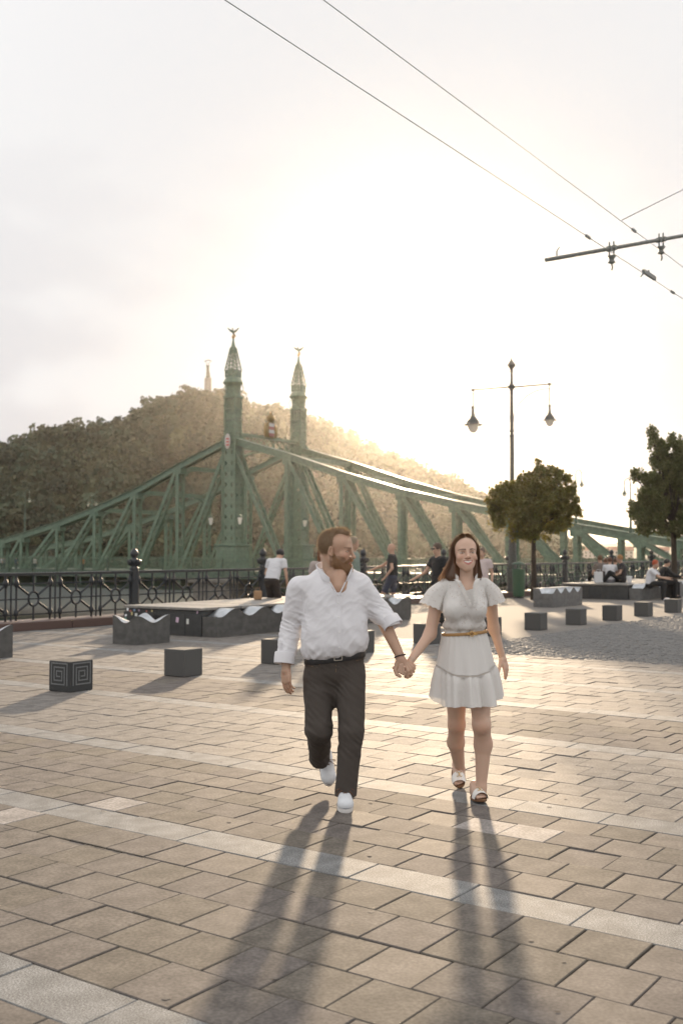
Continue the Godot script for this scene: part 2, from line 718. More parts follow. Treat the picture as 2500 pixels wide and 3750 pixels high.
		if n < 300:
			var o := part(plaza, "paver", mesh, m)
			o.transform = tr
		else:
			var key: String = kind + str(r.randi() % (3 if kind == "white" else 4))
			if not joined.has(key):
				joined[key] = [mesh, m, []]
			joined[key][2].append(tr)
		n += 1
	for key in joined:
		scatter(plaza, "paving_slabs", joined[key][0], joined[key][1], joined[key][2])
	# crumbled joints and trodden-in gum
	for k in 34:
		var row: Array = rows[4 + r.randi() % 34]
		var e0 := rnd(r, -9.0, -0.5)
		var l := rnd(r, 0.25, 1.1)
		var mbx := MB.new()
		var left := PackedVector3Array()
		var right := PackedVector3Array()
		var steps := int(l / 0.025)
		for j in steps + 1:
			var u := float(j) / steps
			var w := 0.003 + rnd(r, 0.0, 0.011) * sin(PI * u)
			left.append(en(e0 + l * u, row[0] - w * rnd(r, 0.2, 1.0), 0.0024))
			right.append(en(e0 + l * u, row[0] + w * rnd(r, 0.2, 1.0), 0.0024))
		mbx.grid([right, left])
		part(plaza, "crumbled_joint", mbx.mesh(), M.crack)
	var gum := MB.new()
	for k in 150:
		var q := Vector3(rnd(r, -4.0, 4.0), 0.0032, -rnd(r, 3.3, 11.0))
		var rad := rnd(r, 0.004, 0.016)
		var pr := PackedVector3Array()
		for j in 9:
			var a := TAU * j / 9
			pr.append(q + Vector3(cos(a) * rad * rnd(r, 0.7, 1.2), 0, sin(a) * rad * rnd(r, 0.7, 1.2)))
		for j in 9:
			gum.tri(q + Vector3(0, 0.0005, 0), pr[(j + 1) % 9], pr[j])
	part(plaza, "gum_spots", gum.mesh(), mat(0.085, 0.075, 0.068, 0.8)).set_meta("kind", "stuff")
	build_cobbles(plaza, r)

func build_cobbles(plaza: Node3D, r: RandomNumberGenerator) -> void:
	# a panel of rounded setts set into the square
	var meshes := []
	for k in 3:
		var mb := MB.new()
		var rows := []
		var hs := [0.0, 0.55, 0.86, 1.0]
		var ins := [1.0, 0.97, 0.82, 0.35]
		for q in 4:
			var row := PackedVector3Array()
			for i in 8:
				var a := TAU * (i + 0.5) / 8
				var w = Vector2(clampf(cos(a) * 1.35, -1, 1), clampf(sin(a) * 1.35, -1, 1)) * 0.058 * ins[q]
				row.append(Vector3(w.x + rnd(r, -0.004, 0.004), -0.05 + 0.06 * hs[q] + rnd(r, -0.003, 0.003), -w.y + rnd(r, -0.004, 0.004)))
			rows.append(row)
		mb.grid(rows, true)
		var c := Vector3(0, 0.011, 0)
		for i in 8:
			mb.tri(c, rows[3][i], rows[3][(i + 1) % 8])
		meshes.append(mb.mesh())
	M.sett = []
	for k in 3:
		var t := rnd(r, 0.85, 1.15)
		M.sett.append(grain(mat(0.3 * t, 0.29 * t, 0.275 * t, 0.68), T.granite, T.fine, 0.1, 2.0))
	var sets := [[], [], []]
	var e := -8.95
	while e < 1.0:
		var n := 15.35 + rnd(r, -0.03, 0.03)
		while n < 36.0:
			var c := en(e + rnd(r, -0.012, 0.012), n)
			if absf(c.x) < -c.z * 0.36 + 1.0 and c.z > -40.0:
				var b := Basis(PE, Vector3.UP, -PN).rotated(Vector3.UP, rnd(r, -0.12, 0.12)) * Basis.from_euler(Vector3(rnd(r, -0.09, 0.09), 0, rnd(r, -0.09, 0.09)))
				sets[r.randi() % 3].append(Transform3D(b.scaled_local(Vector3(rnd(r, 0.85, 1.0), 1, rnd(r, 0.85, 1.05))), c + Vector3(0, rnd(r, -0.012, 0.01), 0)))
			n += 0.128
		e += 0.128
	for k in 3:
		scatter(plaza, "cobblestones", meshes[k], M.sett[k], sets[k])

func rail(t: float, y := 0.0, off := 0.0) -> Vector3:
	# the line of the quay railing; off is metres towards the square
	return Vector3(-7.0 + 0.61 * t + 0.79 * off, y, -(22.0 + 0.79 * t) + 0.61 * off)

const RD := Vector3(0.6112, 0, -0.7915)

func wave_block(le: float, ln: float, h: float, prof: Callable, parent: Node3D, m_side: Material, m_top: Material) -> void:
	# a block in plaza axes from (0,0): le towards -e, ln towards n; its top follows prof(e, n)
	var ne := 14 if le < 1.5 else 8
	var nn := int(ceil(ln / 0.055))
	var side := MB.new()
	var top := MB.new()
	var rows := []
	for j in nn + 1:
		var row := PackedVector3Array()
		for i in ne + 1:
			var u := le * i / ne
			var w := ln * j / nn
			row.append(-PE * u + PN * w + Vector3.UP * (h + prof.call(u, w)))
		rows.append(row)
	top.grid(rows)
	var gap := Vector3.UP * 0.003
	var wall := func(pts: Array) -> void:
		var up := PackedVector3Array()
		var dn := PackedVector3Array()
		for p in pts:
			up.append(p - gap)
			dn.append(Vector3(p.x, 0.0, p.z))
		for k in up.size() - 1:
			side.quad(dn[k], dn[k + 1], up[k + 1], up[k])
	var front := []
	var back := []
	for j in nn + 1:
		front.append(rows[j][0])
		back.append(rows[nn - j][ne])
	var left := []
	var right := []
	for i in ne + 1:
		left.append(rows[0][ne - i])
		right.append(rows[nn][i])
	wall.call(front)
	wall.call(back)
	wall.call(left)
	wall.call(right)
	part(parent, "block", side.mesh(), m_side)
	part(parent, "wave_top", top.mesh(), m_top)

func build_street() -> void:
	var r := RandomNumberGenerator.new()
	r.seed = 5
	# ---- granite cube bollards in one row
	var cube := MB.new()
	cube.box(Vector3(0, 0.175, 0), Vector3(0.178, 0.175, 0.178), Basis(PE, Vector3.UP, -PN), 0.009)
	var cm := cube.mesh()
	var marks := [
		["dark granite cube bollard with white chalk square spirals on both faces", -9.71, 8.30],
		["plain granite cube bollard with a chipped edge, right of the chalked cube", -9.70, 10.16],
		["granite cube bollard half hidden behind the rolled shirt cuff of the man", -9.66, 12.08],
		["granite cube bollard showing past the man's hip, above the held hands", -9.62, 14.1],
		["granite cube bollard behind the bare right arm of the woman in the dress", -9.62, 16.2],
		["granite cube bollard partly hidden by the left elbow of the woman", -9.55, 18.4],
		["grey cube bollard at the near left corner of the cobblestones", -9.49, 20.34],
		["grey cube bollard in front of the right end of the scalloped bench", -9.44, 22.28],
		["grey cube bollard in front of the dark right-hand platform wall", -9.36, 24.2],
		["grey cube bollard in front of the black bag and seated woman in white", -9.33, 26.2],
		["small grey cube bollard farthest along the row, cut by the right frame edge", -9.27, 28.26]]
	var cms := []
	for k in 3:
		var t := rnd(r, 0.85, 1.15)
		cms.append(grain(mat(0.13 * t, 0.127 * t, 0.12 * t, 0.7), T.granite, T.fine, 0.15, 1.6))
	for k in marks.size():
		var b: Array = marks[k]
		var o := thing("bollard", b[0], "bollard", en(b[1] - 0.178, b[2] + 0.178), 0.0, "granite cube bollards in a row across the square")
		o.rotation.y = rnd(r, -0.03, 0.03)
		part(o, "block", cm, grain(mat(0.065, 0.067, 0.066, 0.75), T.granite, T.fine, 0.15, 1.6) if k == 0 else cms[k % 3])
		if k == 0:
			for f in 2:
				var chalk := MB.new()
				var u := -PE if f == 0 else PN
				var out := -PN if f == 0 else PE
				# right-hand face looks along e, left-hand face looks back along n
				var c := out * 0.1795 + Vector3.UP * 0.175
				var turns := [Vector2(-0.13, -0.105), Vector2(-0.13, 0.14), Vector2(0.13, 0.14), Vector2(0.13, -0.10), Vector2(-0.085, -0.10), Vector2(-0.085, 0.095), Vector2(0.085, 0.095), Vector2(0.085, -0.055), Vector2(-0.045, -0.055), Vector2(-0.045, 0.052), Vector2(0.045, 0.052), Vector2(0.045, -0.01), Vector2(-0.01, -0.01)]
				for i in turns.size() - 1:
					var a: Vector2 = turns[i]
					var d: Vector2 = turns[i + 1]
					var pa := c + u * a.x + Vector3.UP * (a.y + 0.01)
					var pd := c + u * d.x + Vector3.UP * (d.y + 0.01)
					var dd := (pd - pa).normalized() * 0.006
					chalk.beam(pa - dd, pd + dd, 0.0145, 0.003 + 0.0004 * (i % 2), out)
				part(o, "chalk_spiral", chalk.mesh(), grain(mat(0.3, 0.31, 0.31, 0.95), T.granite, null, 0.0, 4.0))
	# ---- wavy seat blocks and the low platforms
	var dip := func(u: float, w: float) -> float:
		var a := 0.5 - 0.5 * cos(TAU * u / 0.62)
		var b := 0.5 - 0.5 * cos(TAU * w / 0.78)
		return -0.13 * (a + b - a * b)
	var o := thing("wave_bench", "small square wavy-topped stone bench in front of the stickered platform", "bench", en(-13.64, 13.15), 0.0, "wavy stone benches")
	wave_block(0.62, 0.78, 0.5, dip, o, M.concrete, M.steel_top)
	o = thing("wave_bench", "dark wavy-topped stone bench cut off by the left frame edge", "bench", en(-13.66, 9.79), 0.0, "wavy stone benches")
	wave_block(0.62, 0.78, 0.5, dip, o, M.concrete, M.steel_top)
	var roll := func(u: float, w: float) -> float: return -0.075 + 0.075 * cos(TAU * (w - 0.52) / 0.87)
	o = thing("wave_bench", "long wavy-topped stone bench along the stickered platform behind the man", "bench", en(-13.6, 15.13), 0.0, "wavy stone benches")
	wave_block(0.37, 6.83, 0.525, roll, o, M.concrete, M.steel_top)
	var scal := func(u: float, w: float) -> float:
		return (-0.075 + 0.075 * cos(TAU * (w - 0.3) / 0.6)) * (1.0 - 0.999 * smoothstep(0.36, 0.4, u))
	o = thing("wave_bench", "free-standing grey bench with a scalloped top beyond the woman's shoulder", "bench", en(-13.04, 28.78), 0.0, "wavy stone benches")
	wave_block(0.6, 2.14, 0.54, scal, o, M.concrete_light, M.steel_top)
	o = thing("wave_bench", "wavy-topped bench along the right-hand platform where a woman in white sits", "bench", en(-12.6, 34.79), 0.0, "wavy stone benches")
	wave_block(0.42, 5.2, 0.525, roll, o, M.concrete_light, M.steel_top)
	platform("low dark platform with slatted top and stickers, behind the wavy bench", en(-13.975, 15.09), 2.1, 7.6, 0.54, r, true)
	platform("low grey stone platform with people sitting on it, right of the square", en(-13.03, 34.73), 2.35, 7.0, 0.52, r, false)
	build_railing(r)
	build_lamps()
	build_catenary()
	# ---- litter bin
	o = thing("litter_bin", "green litter bin at the railing just right of the woman's hair", "bin", rail(20.2, 0.0, 1.0))
	var bin := MB.new()
	bin.lathe([Vector2(0.17, 0.05), Vector2(0.2, 0.1), Vector2(0.225, 0.95), Vector2(0.235, 0.96), Vector2(0.235, 1.0), Vector2(0.2, 1.0), Vector2(0.19, 0.8), Vector2(0, 0.79)], Vector3.ZERO, Basis(), 16)
	part(o, "body", bin.mesh(), mat(0.04, 0.095, 0.05, 0.5))
	var lidm := MB.new()
	for a in 4:
		var q := Vector3(cos(TAU * a / 4 + 0.4), 0, sin(TAU * a / 4 + 0.4)) * 0.2
		lidm.beam(q + Vector3.UP * 1.0, q + Vector3.UP * 1.16, 0.02, 0.02)
	lidm.lathe([Vector2(0.24, 1.16), Vector2(0.24, 1.175), Vector2(0.14, 1.235), Vector2(0, 1.25)], Vector3.ZERO, Basis(), 16)
	part(o, "lid", lidm.mesh(), mat(0.035, 0.08, 0.045, 0.5))
	var foot := MB.new()
	foot.lathe([Vector2(0.2, 0), Vector2(0.2, 0.03), Vector2(0.06, 0.05), Vector2(0, 0.05)], Vector3.ZERO, Basis(), 12)
	part(o, "foot", foot.mesh(), M.iron)
	build_trees()

func platform(label: String, at: Vector3, le: float, ln: float, h: float, r: RandomNumberGenerator, stickers: bool) -> void:
	var o := thing("platform", label, "platform", at)
	var bs := Basis(PE, Vector3.UP, -PN)
	var body := MB.new()
	body.box(-PE * le * 0.5 + PN * ln * 0.5 + Vector3.UP * (h * 0.5 - 0.03), Vector3(le * 0.5 - 0.03, h * 0.5 - 0.03, ln * 0.5 - 0.03), bs, 0.006)
	part(o, "body", body.mesh(), grain(mat(0.045, 0.046, 0.045, 0.6), T.blotch, T.fine, 0.1, 1.0))
	var edge := MB.new()
	for k in int(le / 0.42):
		edge.box(-PE * (le * (k + 0.5) / int(le / 0.42)) + PN * 0.028 + Vector3.UP * (h * 0.5 - 0.06), Vector3(le * 0.5 / int(le / 0.42) - 0.004, h * 0.5 - 0.06, 0.012), bs, 0.004)
	part(o, "cladding", edge.mesh(), grain(mat(0.05, 0.051, 0.05, 0.55), T.blotch, T.fine, 0.1, 1.0))
	var pm := [grain(mat(0.3, 0.28, 0.25, 0.42), T.blotch, T.fine, 0.08, 1.4), grain(mat(0.22, 0.205, 0.185, 0.45), T.blotch, T.fine, 0.08, 1.4)]
	var nb := int(round(ln / 0.6))
	for k in nb:
		var b := MB.new()
		b.box(Vector3.ZERO, Vector3(le * 0.5, 0.025, ln * 0.5 / nb - 0.006), bs, 0.005)
		var s := part(o, "slab", b.mesh(), pm[k % 2])
		s.position = -PE * le * 0.5 + PN * (ln * (k + 0.5) / nb) + Vector3.UP * (h - 0.026 + rnd(r, -0.003, 0.003))
	if not stickers:
		return
	var cols := [Color(0.8, 0.8, 0.8), Color(0.35, 0.12, 0.1), Color(0.5, 0.42, 0.2), Color(0.2, 0.28, 0.4), Color(0.6, 0.6, 0.56), Color(0.4, 0.28, 0.36), Color(0.8, 0.8, 0.82), Color(0.15, 0.28, 0.24)]
	# paper stickers on the face towards the camera: [metres from the corner, height, half width, half height]
	var put := [[1.98, 0.46, 0.025, 0.03], [1.9, 0.43, 0.03, 0.02], [1.86, 0.38, 0.022, 0.03], [1.79, 0.45, 0.028, 0.022], [1.74, 0.36, 0.035, 0.03], [1.66, 0.45, 0.02, 0.02], [2.03, 0.34, 0.03, 0.02], [2.04, 0.27, 0.03, 0.03], [2.02, 0.18, 0.035, 0.025], [1.45, 0.44, 0.018, 0.02], [1.3, 0.45, 0.02, 0.018], [0.62, 0.3, 0.035, 0.05], [0.35, 0.28, 0.03, 0.05], [0.1, 0.46, 0.016, 0.025]]
	for k in put.size():
		var q: Array = put[k]
		var s := MB.new()
		s.box(-PE * q[0] + PN * 0.0135 + Vector3.UP * q[1], Vector3(q[2], q[3], 0.0012), bs.rotated(PN, rnd(r, -0.2, 0.2)))
		var c: Color = cols[k % 8] if k != 11 else Color(0.55, 0.4, 0.5)
		part(o, "sticker", s.mesh(), mat(c.r, c.g, c.b, 0.5))
	# black sprayed scrawl
	var tagm := MB.new()
	var line := PackedVector3Array()
	for k in 40:
		var x := 1.25 - k * 0.011
		line.append(-PE * x + PN * 0.013 + Vector3.UP * (0.33 + 0.05 * sin(k * 1.15) + 0.02 * sin(k * 2.9)))
	tagm.tube(line, PackedFloat32Array([0.007]), 4)
	part(o, "sprayed_scrawl", tagm.mesh(), mat(0.008, 0.008, 0.009, 0.5))

func build_railing(r: RandomNumberGenerator) -> void:
	var o := thing("quay_railing", "black cast-iron quay railing with ringed panels and finialed posts", "railing")
	var kerb := thing("kerb_wall", "low red granite kerb under the quay railing", "kerb")
	var kb := Basis(RD.cross(Vector3.UP).normalized(), Vector3.UP, -RD)
	var t := -9.0
	while t < 62.0:
		var s := MB.new()
		s.box(Vector3.ZERO, Vector3(0.42, 0.09, 0.74), kb, 0.012)
		var q := part(kerb, "kerb_stone", s.mesh(), M.red_granite)
		q.position = rail(t + 0.75, 0.088, 0.1)
		t += 1.5
	var hr := MB.new()
	hr.beam(rail(-9.0, 1.155), rail(62.0, 1.155), 0.12, 0.03, Vector3.UP, 0.008)
	hr.beam(rail(-9.0, 1.125), rail(62.0, 1.125), 0.07, 0.034)
	part(o, "handrail", hr.mesh(), grain(mat(0.06, 0.062, 0.062, 0.3), T.blotch, null, 0.0, 1.0))
	# one panel, repeated: two uprights pairs, ring, four diagonals with knobs
	var w := 1.109
	var pm := MB.new()
	var y0 := 0.2
	var hs := [0.3, 0.62, 0.94]
	for h in hs:
		pm.beam(Vector3(-w * 0.5, h, 0), Vector3(w * 0.5, h, 0), 0.028, 0.028)
	var xs := [-w * 0.5 + 0.13, w * 0.5 - 0.13]
	for x in xs:
		var pts := PackedVector3Array([Vector3(x, 0.17, 0), Vector3(x, 0.26, 0), Vector3(x, 0.3, 0), Vector3(x, 0.36, 0), Vector3(x, 0.42, 0), Vector3(x, 0.86, 0), Vector3(x, 0.9, 0), Vector3(x, 0.945, 0), Vector3(x, 0.99, 0), Vector3(x, 1.04, 0), Vector3(x, 1.13, 0)])
		pm.tube(pts, PackedFloat32Array([0.026, 0.026, 0.055, 0.055, 0.024, 0.024, 0.05, 0.058, 0.05, 0.026, 0.03]), 8)
	pm.tube(PackedVector3Array([Vector3(0, 0.17, 0), Vector3(0, 0.46, 0)]), PackedFloat32Array([0.024]), 7)
	pm.tube(PackedVector3Array([Vector3(0, 0.78, 0), Vector3(0, 1.13, 0)]), PackedFloat32Array([0.024]), 7)
	pm.tube(PackedVector3Array([Vector3(-w * 0.5, 0.17, 0), Vector3(-w * 0.5, 1.13, 0)]), PackedFloat32Array([0.019]), 6)
	for x in xs:
		for y in [0.34, 0.92]:
			var d := (Vector3(0, 0.62, 0) - Vector3(x, y, 0)).normalized()
			pm.tube(PackedVector3Array([Vector3(x, y, 0), Vector3(0, 0.62, 0) - d * 0.15]), PackedFloat32Array([0.026]), 6)
	var panel := pm.mesh()
	var ring := MB.new()
	var rr := []
	for k in 20:
		var a := TAU * k / 20
		var row := PackedVector3Array()
		for s in 6:
			var b := -TAU * s / 6
			var q := 0.148 + 0.026 * cos(b)
			row.append(Vector3(cos(a) * q * 0.86, 0.62 + sin(a) * q, 0.032 * sin(b)))
		rr.append(row)
	rr.append(rr[0])
	ring.grid(rr, true)
	var ringm := ring.mesh()
	var post := MB.new()
	post.lathe([Vector2(0.17, 0.17), Vector2(0.17, 0.24), Vector2(0.13, 0.27), Vector2(0.14, 0.42), Vector2(0.115, 0.45), Vector2(0.1, 1.2), Vector2(0.11, 1.21), Vector2(0.11, 1.235), Vector2(0.075, 1.25), Vector2(0.07, 1.3), Vector2(0.095, 1.33), Vector2(0.1, 1.4), Vector2(0.075, 1.43), Vector2(0.055, 1.46), Vector2(0.06, 1.49), Vector2(0.092, 1.525), Vector2(0.096, 1.57), Vector2(0.072, 1.63), Vector2(0.028, 1.675), Vector2(0, 1.69)], Vector3.ZERO, Basis(), 14)
	var arms := MB.new()
	for k in 4:
		var d := Vector3(cos(TAU * k / 4), 0, sin(TAU * k / 4))
		arms.tube(PackedVector3Array([d * 0.06 + Vector3.UP * 1.28, d * 0.15 + Vector3.UP * 1.33, d * 0.175 + Vector3.UP * 1.39, d * 0.1 + Vector3.UP * 1.42]), PackedFloat32Array([0.025, 0.045, 0.04, 0.018]), 6)
	var postm := post.mesh()
	var armm := arms.mesh()
	t = 3.66 - 4.436 * 3
	while t < 60.0:
		var p := part(o, "post", postm, M.iron)
		p.position = rail(t)
		p.basis = kb
		part(p, "scroll_bracket", armm, M.iron)
		for k in 4:
			var q := part(o, "panel", panel, M.iron)
			q.transform = Transform3D(Basis(RD, Vector3.UP, RD.cross(Vector3.UP)), rail(t + w * (k + 0.5)))
			part(q, "ring", ringm, M.iron)
		t += 4.436

func build_lamps() -> void:
	# ---- two-armed lamp post by the railing
	var at := Vector3(6.09, 0.0, -38.5)
	var o := thing("lamp_post", "tall two-armed lamp post with hanging lanterns behind the round tree", "lamp post", at)
	var pole_m := grain(mat(0.11, 0.11, 0.095, 0.5), T.blotch, null, 0.0, 1.0)
	var mb := MB.new()
	mb.lathe([Vector2(0.24, 0), Vector2(0.24, 0.25), Vector2(0.2, 0.3), Vector2(0.19, 1.0), Vector2(0.15, 1.1), Vector2(0.13, 1.9), Vector2(0.15, 1.95), Vector2(0.115, 2.05), Vector2(0.1, 3.42), Vector2(0.105, 3.46), Vector2(0.105, 3.52), Vector2(0.088, 3.56), Vector2(0.075, 5.7), Vector2(0.1, 5.73), Vector2(0.1, 5.76), Vector2(0.06, 5.78), Vector2(0.06, 5.88), Vector2(0.1, 5.9), Vector2(0.1, 5.93), Vector2(0.068, 5.95), Vector2(0.058, 7.36), Vector2(0.07, 7.4), Vector2(0.15, 7.5), Vector2(0.07, 7.6), Vector2(0.052, 7.64), Vector2(0.046, 8.02), Vector2(0.07, 8.04), Vector2(0.055, 8.08), Vector2(0.055, 8.14), Vector2(0.13, 8.24), Vector2(0.15, 8.3), Vector2(0.07, 8.42), Vector2(0.02, 8.5), Vector2(0.012, 8.6), Vector2(0.025, 8.64), Vector2(0, 8.68)], Vector3.ZERO, Basis(), 16)
	part(o, "pole", mb.mesh(), pole_m)
	var ax := Vector3(0.97, 0, -0.243)
	var sx := [-1.0, 1.0]
	for s in sx:
		var d: Vector3 = ax * s
		var arm := MB.new()
		var tip: Vector3 = d * 1.47 + Vector3.UP * (7.5 + 0.16 * s)
		arm.tube(PackedVector3Array([Vector3.UP * 7.5 + d * 0.08, tip]), PackedFloat32Array([0.03, 0.024]), 8)
		arm.ball(tip, Vector3(0.08, 0.055, 0.08), 8)
		arm.tube(PackedVector3Array([tip, tip + d * 0.2]), PackedFloat32Array([0.02, 0.008]), 6)
		part(o, "arm", arm.mesh(), pole_m)
		var br := MB.new()
		var pts := PackedVector3Array()
		for k in 13:
			var a := PI * 0.5 * k / 12
			pts.append(d * (0.06 + 1.45 * (1.0 - cos(a))) + Vector3.UP * (6.2 + (1.15 + 0.14 * s) * sin(a)))
		br.tube(pts, PackedFloat32Array([0.014]), 6)
		part(o, "curved_brace", br.mesh(), pole_m)
		lantern(o, tip - Vector3.UP * 0.03, 0.5 if s < 0 else 0.68, 1.16 if s < 0 else 0.88, pole_m, 0.74 if s < 0 else 0.82)
	# ---- lamp posts standing on the bridge
	var near := ["green bridge lamp post on the truss behind the round tree's right edge", "green bridge lamp post on the truss left of the tall tree", "green bridge lamp post above the truss at the far left frame edge", "small double-headed bridge lamp above the falling left truss", "small bridge lamp in front of the cliff between the left trusses"]
	for k in 5:
		var q := bridge_lamp(near[k], [Vector3(22.38, 4.018, -103), Vector3(26.84, 3.344, -100.2), Vector3(-41.92, 4.008, -143), Vector3(-35.81, 7.428, -155), Vector3(-20.57, 7.905, -146)][k], [4.95, 4.6, 5.35, 1.9, 2.0][k], -1.0 if k == 1 else 1.0, k == 3)
		q.set_meta("group", "lamp posts on the bridge")

func lantern(o: Node3D, hang: Vector3, drop: float, sc: float, m: Material, tall := 1.0) -> void:
	var st := MB.new()
	st.tube(PackedVector3Array([hang, hang - Vector3.UP * drop]), PackedFloat32Array([0.021 * sc]), 6)
	part(o, "stem", st.mesh(), m)
	var y := hang - Vector3.UP * (drop + 0.84 * sc * tall)
	var hood := MB.new()
	hood.lathe([Vector2(0.3, 0.0), Vector2(0.31, 0.012), Vector2(0.2, 0.06), Vector2(0.19, 0.15), Vector2(0.13, 0.24), Vector2(0.075, 0.34), Vector2(0.05, 0.5), Vector2(0.045, 0.68), Vector2(0.065, 0.72), Vector2(0.065, 0.76), Vector2(0.02, 0.8), Vector2(0.015, 0.84)].map(func(p): return Vector2(p.x, p.y * tall) * sc), y, Basis(), 18)
	part(o, "hood", hood.mesh(), m)
	var globe := MB.new()
	globe.lathe([Vector2(0, -0.24), Vector2(0.07, -0.225), Vector2(0.13, -0.16), Vector2(0.165, -0.07), Vector2(0.17, 0.0), Vector2(0.17, 0.03)].map(func(p): return p * sc), y, Basis(), 16)
	part(o, "glass_globe", globe.mesh(), M.white_glass)

func bridge_lamp(label: String, at: Vector3, h: float, side: float, double: bool) -> Node3D:
	var o := thing("bridge_lamp", label, "lamp post", at)
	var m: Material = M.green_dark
	var mb := MB.new()
	mb.lathe([Vector2(0.22, -0.3), Vector2(0.22, 0.05), Vector2(0.13, 0.2), Vector2(0.1, h * 0.28), Vector2(0.16, h * 0.3), Vector2(0.2, h * 0.36), Vector2(0.12, h * 0.42), Vector2(0.14, h * 0.46), Vector2(0.06, h * 0.5), Vector2(0.05, h), Vector2(0, h)], Vector3.ZERO, Basis(), 10)
	part(o, "pole", mb.mesh(), m)
	var sides := [side, -side] if double else [side]
	for s in sides:
		var hook := MB.new()
		var pts := PackedVector3Array()
		for k in 13:
			var a := PI * k / 12
			pts.append(Vector3(s * (0.28 - 0.28 * cos(a)), h + 0.42 * sin(a), 0))
		pts.append(Vector3(s * 0.56, h - 0.25, 0))
		hook.tube(pts, PackedFloat32Array([0.04]), 6)
		part(o, "hook_arm", hook.mesh(), m)
		lantern(o, Vector3(s * 0.56, h - 0.2, 0), 0.1, 0.9, m)
	return o

func build_catenary() -> void:
	var steel := grain(mat(0.2, 0.21, 0.18, 0.5), T.blotch, null, 0.0, 2.0)
	var dark := mat(0.16, 0.17, 0.15, 0.5)
	# tram contact wires, one carried by each hanger
	var a0 := Vector3(-0.8345, 5.571, -7.6)
	var a1 := Vector3(3.464, 5.22, -13.2)
	var b0 := Vector3(-0.1391, 5.934, -8.3)
	var b1 := Vector3(4.275, 5.584, -14.2)
	var names := ["left tram contact wire crossing the sky to the first hanger", "right tram contact wire crossing the sky to the second hanger"]
	for k in 2:
		var p: Vector3 = [a0, b0][k]
		var q: Vector3 = [a1, b1][k]
		var w := MB.new()
		var d := q - p
		w.tube(PackedVector3Array([p - d * 1.2, p, q, q + d * 3.0]), PackedFloat32Array([0.0037]), 6)
		tag(part(self, "tram_wire", w.mesh(), dark), names[k], "wire", "tram wires over the square")
		for u in [0.86, 1.24]:
			var cl := MB.new()
			var c: Vector3 = p + d * u
			cl.beam(c - d.normalized() * 0.06, c + d.normalized() * 0.06, 0.02, 0.03)
			tag(part(self, "wire_clamp", cl.mesh(), dark), ["small clamp on the left tram wire before the arm", "small clamp on the right tram wire before the arm", "small clamp on the left tram wire past the arm", "small clamp on the right tram wire past the arm"][k + (0 if u < 1 else 2)], "clamp")
	var sp := MB.new()
	sp.tube(PackedVector3Array([Vector3(3.514, 5.772, -13.4), Vector3(4.802, 6.703, -15), Vector3(7.197, 8.259, -17)]), PackedFloat32Array([0.006]), 5)
	tag(part(self, "span_wire", sp.mesh(), mat(0.2, 0.2, 0.2, 0.5)), "pale span wire rising right from the tram wire", "wire")
	var si := MB.new()
	var i0 := Vector3(3.919, 5.256, -13.9)
	var i1 := Vector3(4.214, 5.287, -14.4)
	si.beam(i0, i1, 0.035, 0.05)
	si.beam(Vector3(4.04, 5.254, -14.1), Vector3(4.044, 5.32, -14.1), 0.02, 0.02)
	si.beam(Vector3(3.93, 5.246, -13.9), Vector3(3.883, 5.181, -13.9), 0.014, 0.014)
	tag(part(self, "section_insulator", si.mesh(), dark), "dark section insulator on the wire below the arm", "insulator")
	# the arm from its mast outside the picture
	var m0 := Vector3(2.484, 5.158, -13)
	var m1 := Vector3(4.667, 5.929, -14.6)
	var dir := (m1 - m0).normalized()
	var o := thing("catenary_arm", "grey-green tram wire arm reaching in from the right frame edge", "catenary arm")
	var arm := MB.new()
	var far: Vector3 = m0 + dir * 4.6
	arm.tube(PackedVector3Array([m0, m0 + dir * 0.01, far]), PackedFloat32Array([0.025]), 10)
	part(o, "tube", arm.mesh(), steel)
	var mast := MB.new()
	mast.lathe([Vector2(0.16, -far.y), Vector2(0.15, -far.y + 0.6), Vector2(0.11, -far.y + 0.7), Vector2(0.08, 0.6), Vector2(0, 0.62)], far, Basis(), 12)
	part(o, "mast", mast.mesh(), steel)
	var hookp := MB.new()
	var c0: Vector3 = m0 + dir * 0.2
	hookp.tube(PackedVector3Array([c0, c0 + Vector3.UP * 0.09, c0 + Vector3.UP * 0.1 + dir * 0.05 + Vector3.UP * 0.03]), PackedFloat32Array([0.01, 0.008, 0.006]), 5)
	part(o, "end_hook", hookp.mesh(), dark)
	for x in [Vector3(3.553, 5.487, -13.6), Vector3(4.288, 5.785, -14.3)]:
		var u: float = (x - m0).dot(dir)
		var c: Vector3 = m0 + dir * u
		var h := MB.new()
		for s in [-0.045, 0.045]:
			h.beam(c + dir * s - Vector3.UP * 0.09, c + dir * s + Vector3.UP * 0.085, 0.016, 0.016)
			h.beam(c + dir * s - Vector3.UP * 0.032, c + dir * s + Vector3.UP * 0.032, 0.075, 0.03, dir)
		h.beam(c - dir * 0.055 - Vector3.UP * 0.095, c + dir * 0.055 - Vector3.UP * 0.095, 0.03, 0.02)
		h.lathe([Vector2(0.018, -0.2), Vector2(0.05, -0.185), Vector2(0.03, -0.16), Vector2(0.035, -0.13), Vector2(0.06, -0.1), Vector2(0, -0.095)], c, Basis(), 10)
		h.tube(PackedVector3Array([c - Vector3.UP * 0.2, c - Vector3.UP * 0.25 + dir * 0.015, c - Vector3.UP * 0.28]), PackedFloat32Array([0.012]), 5)
		part(o, "hanger", h.mesh(), dark)

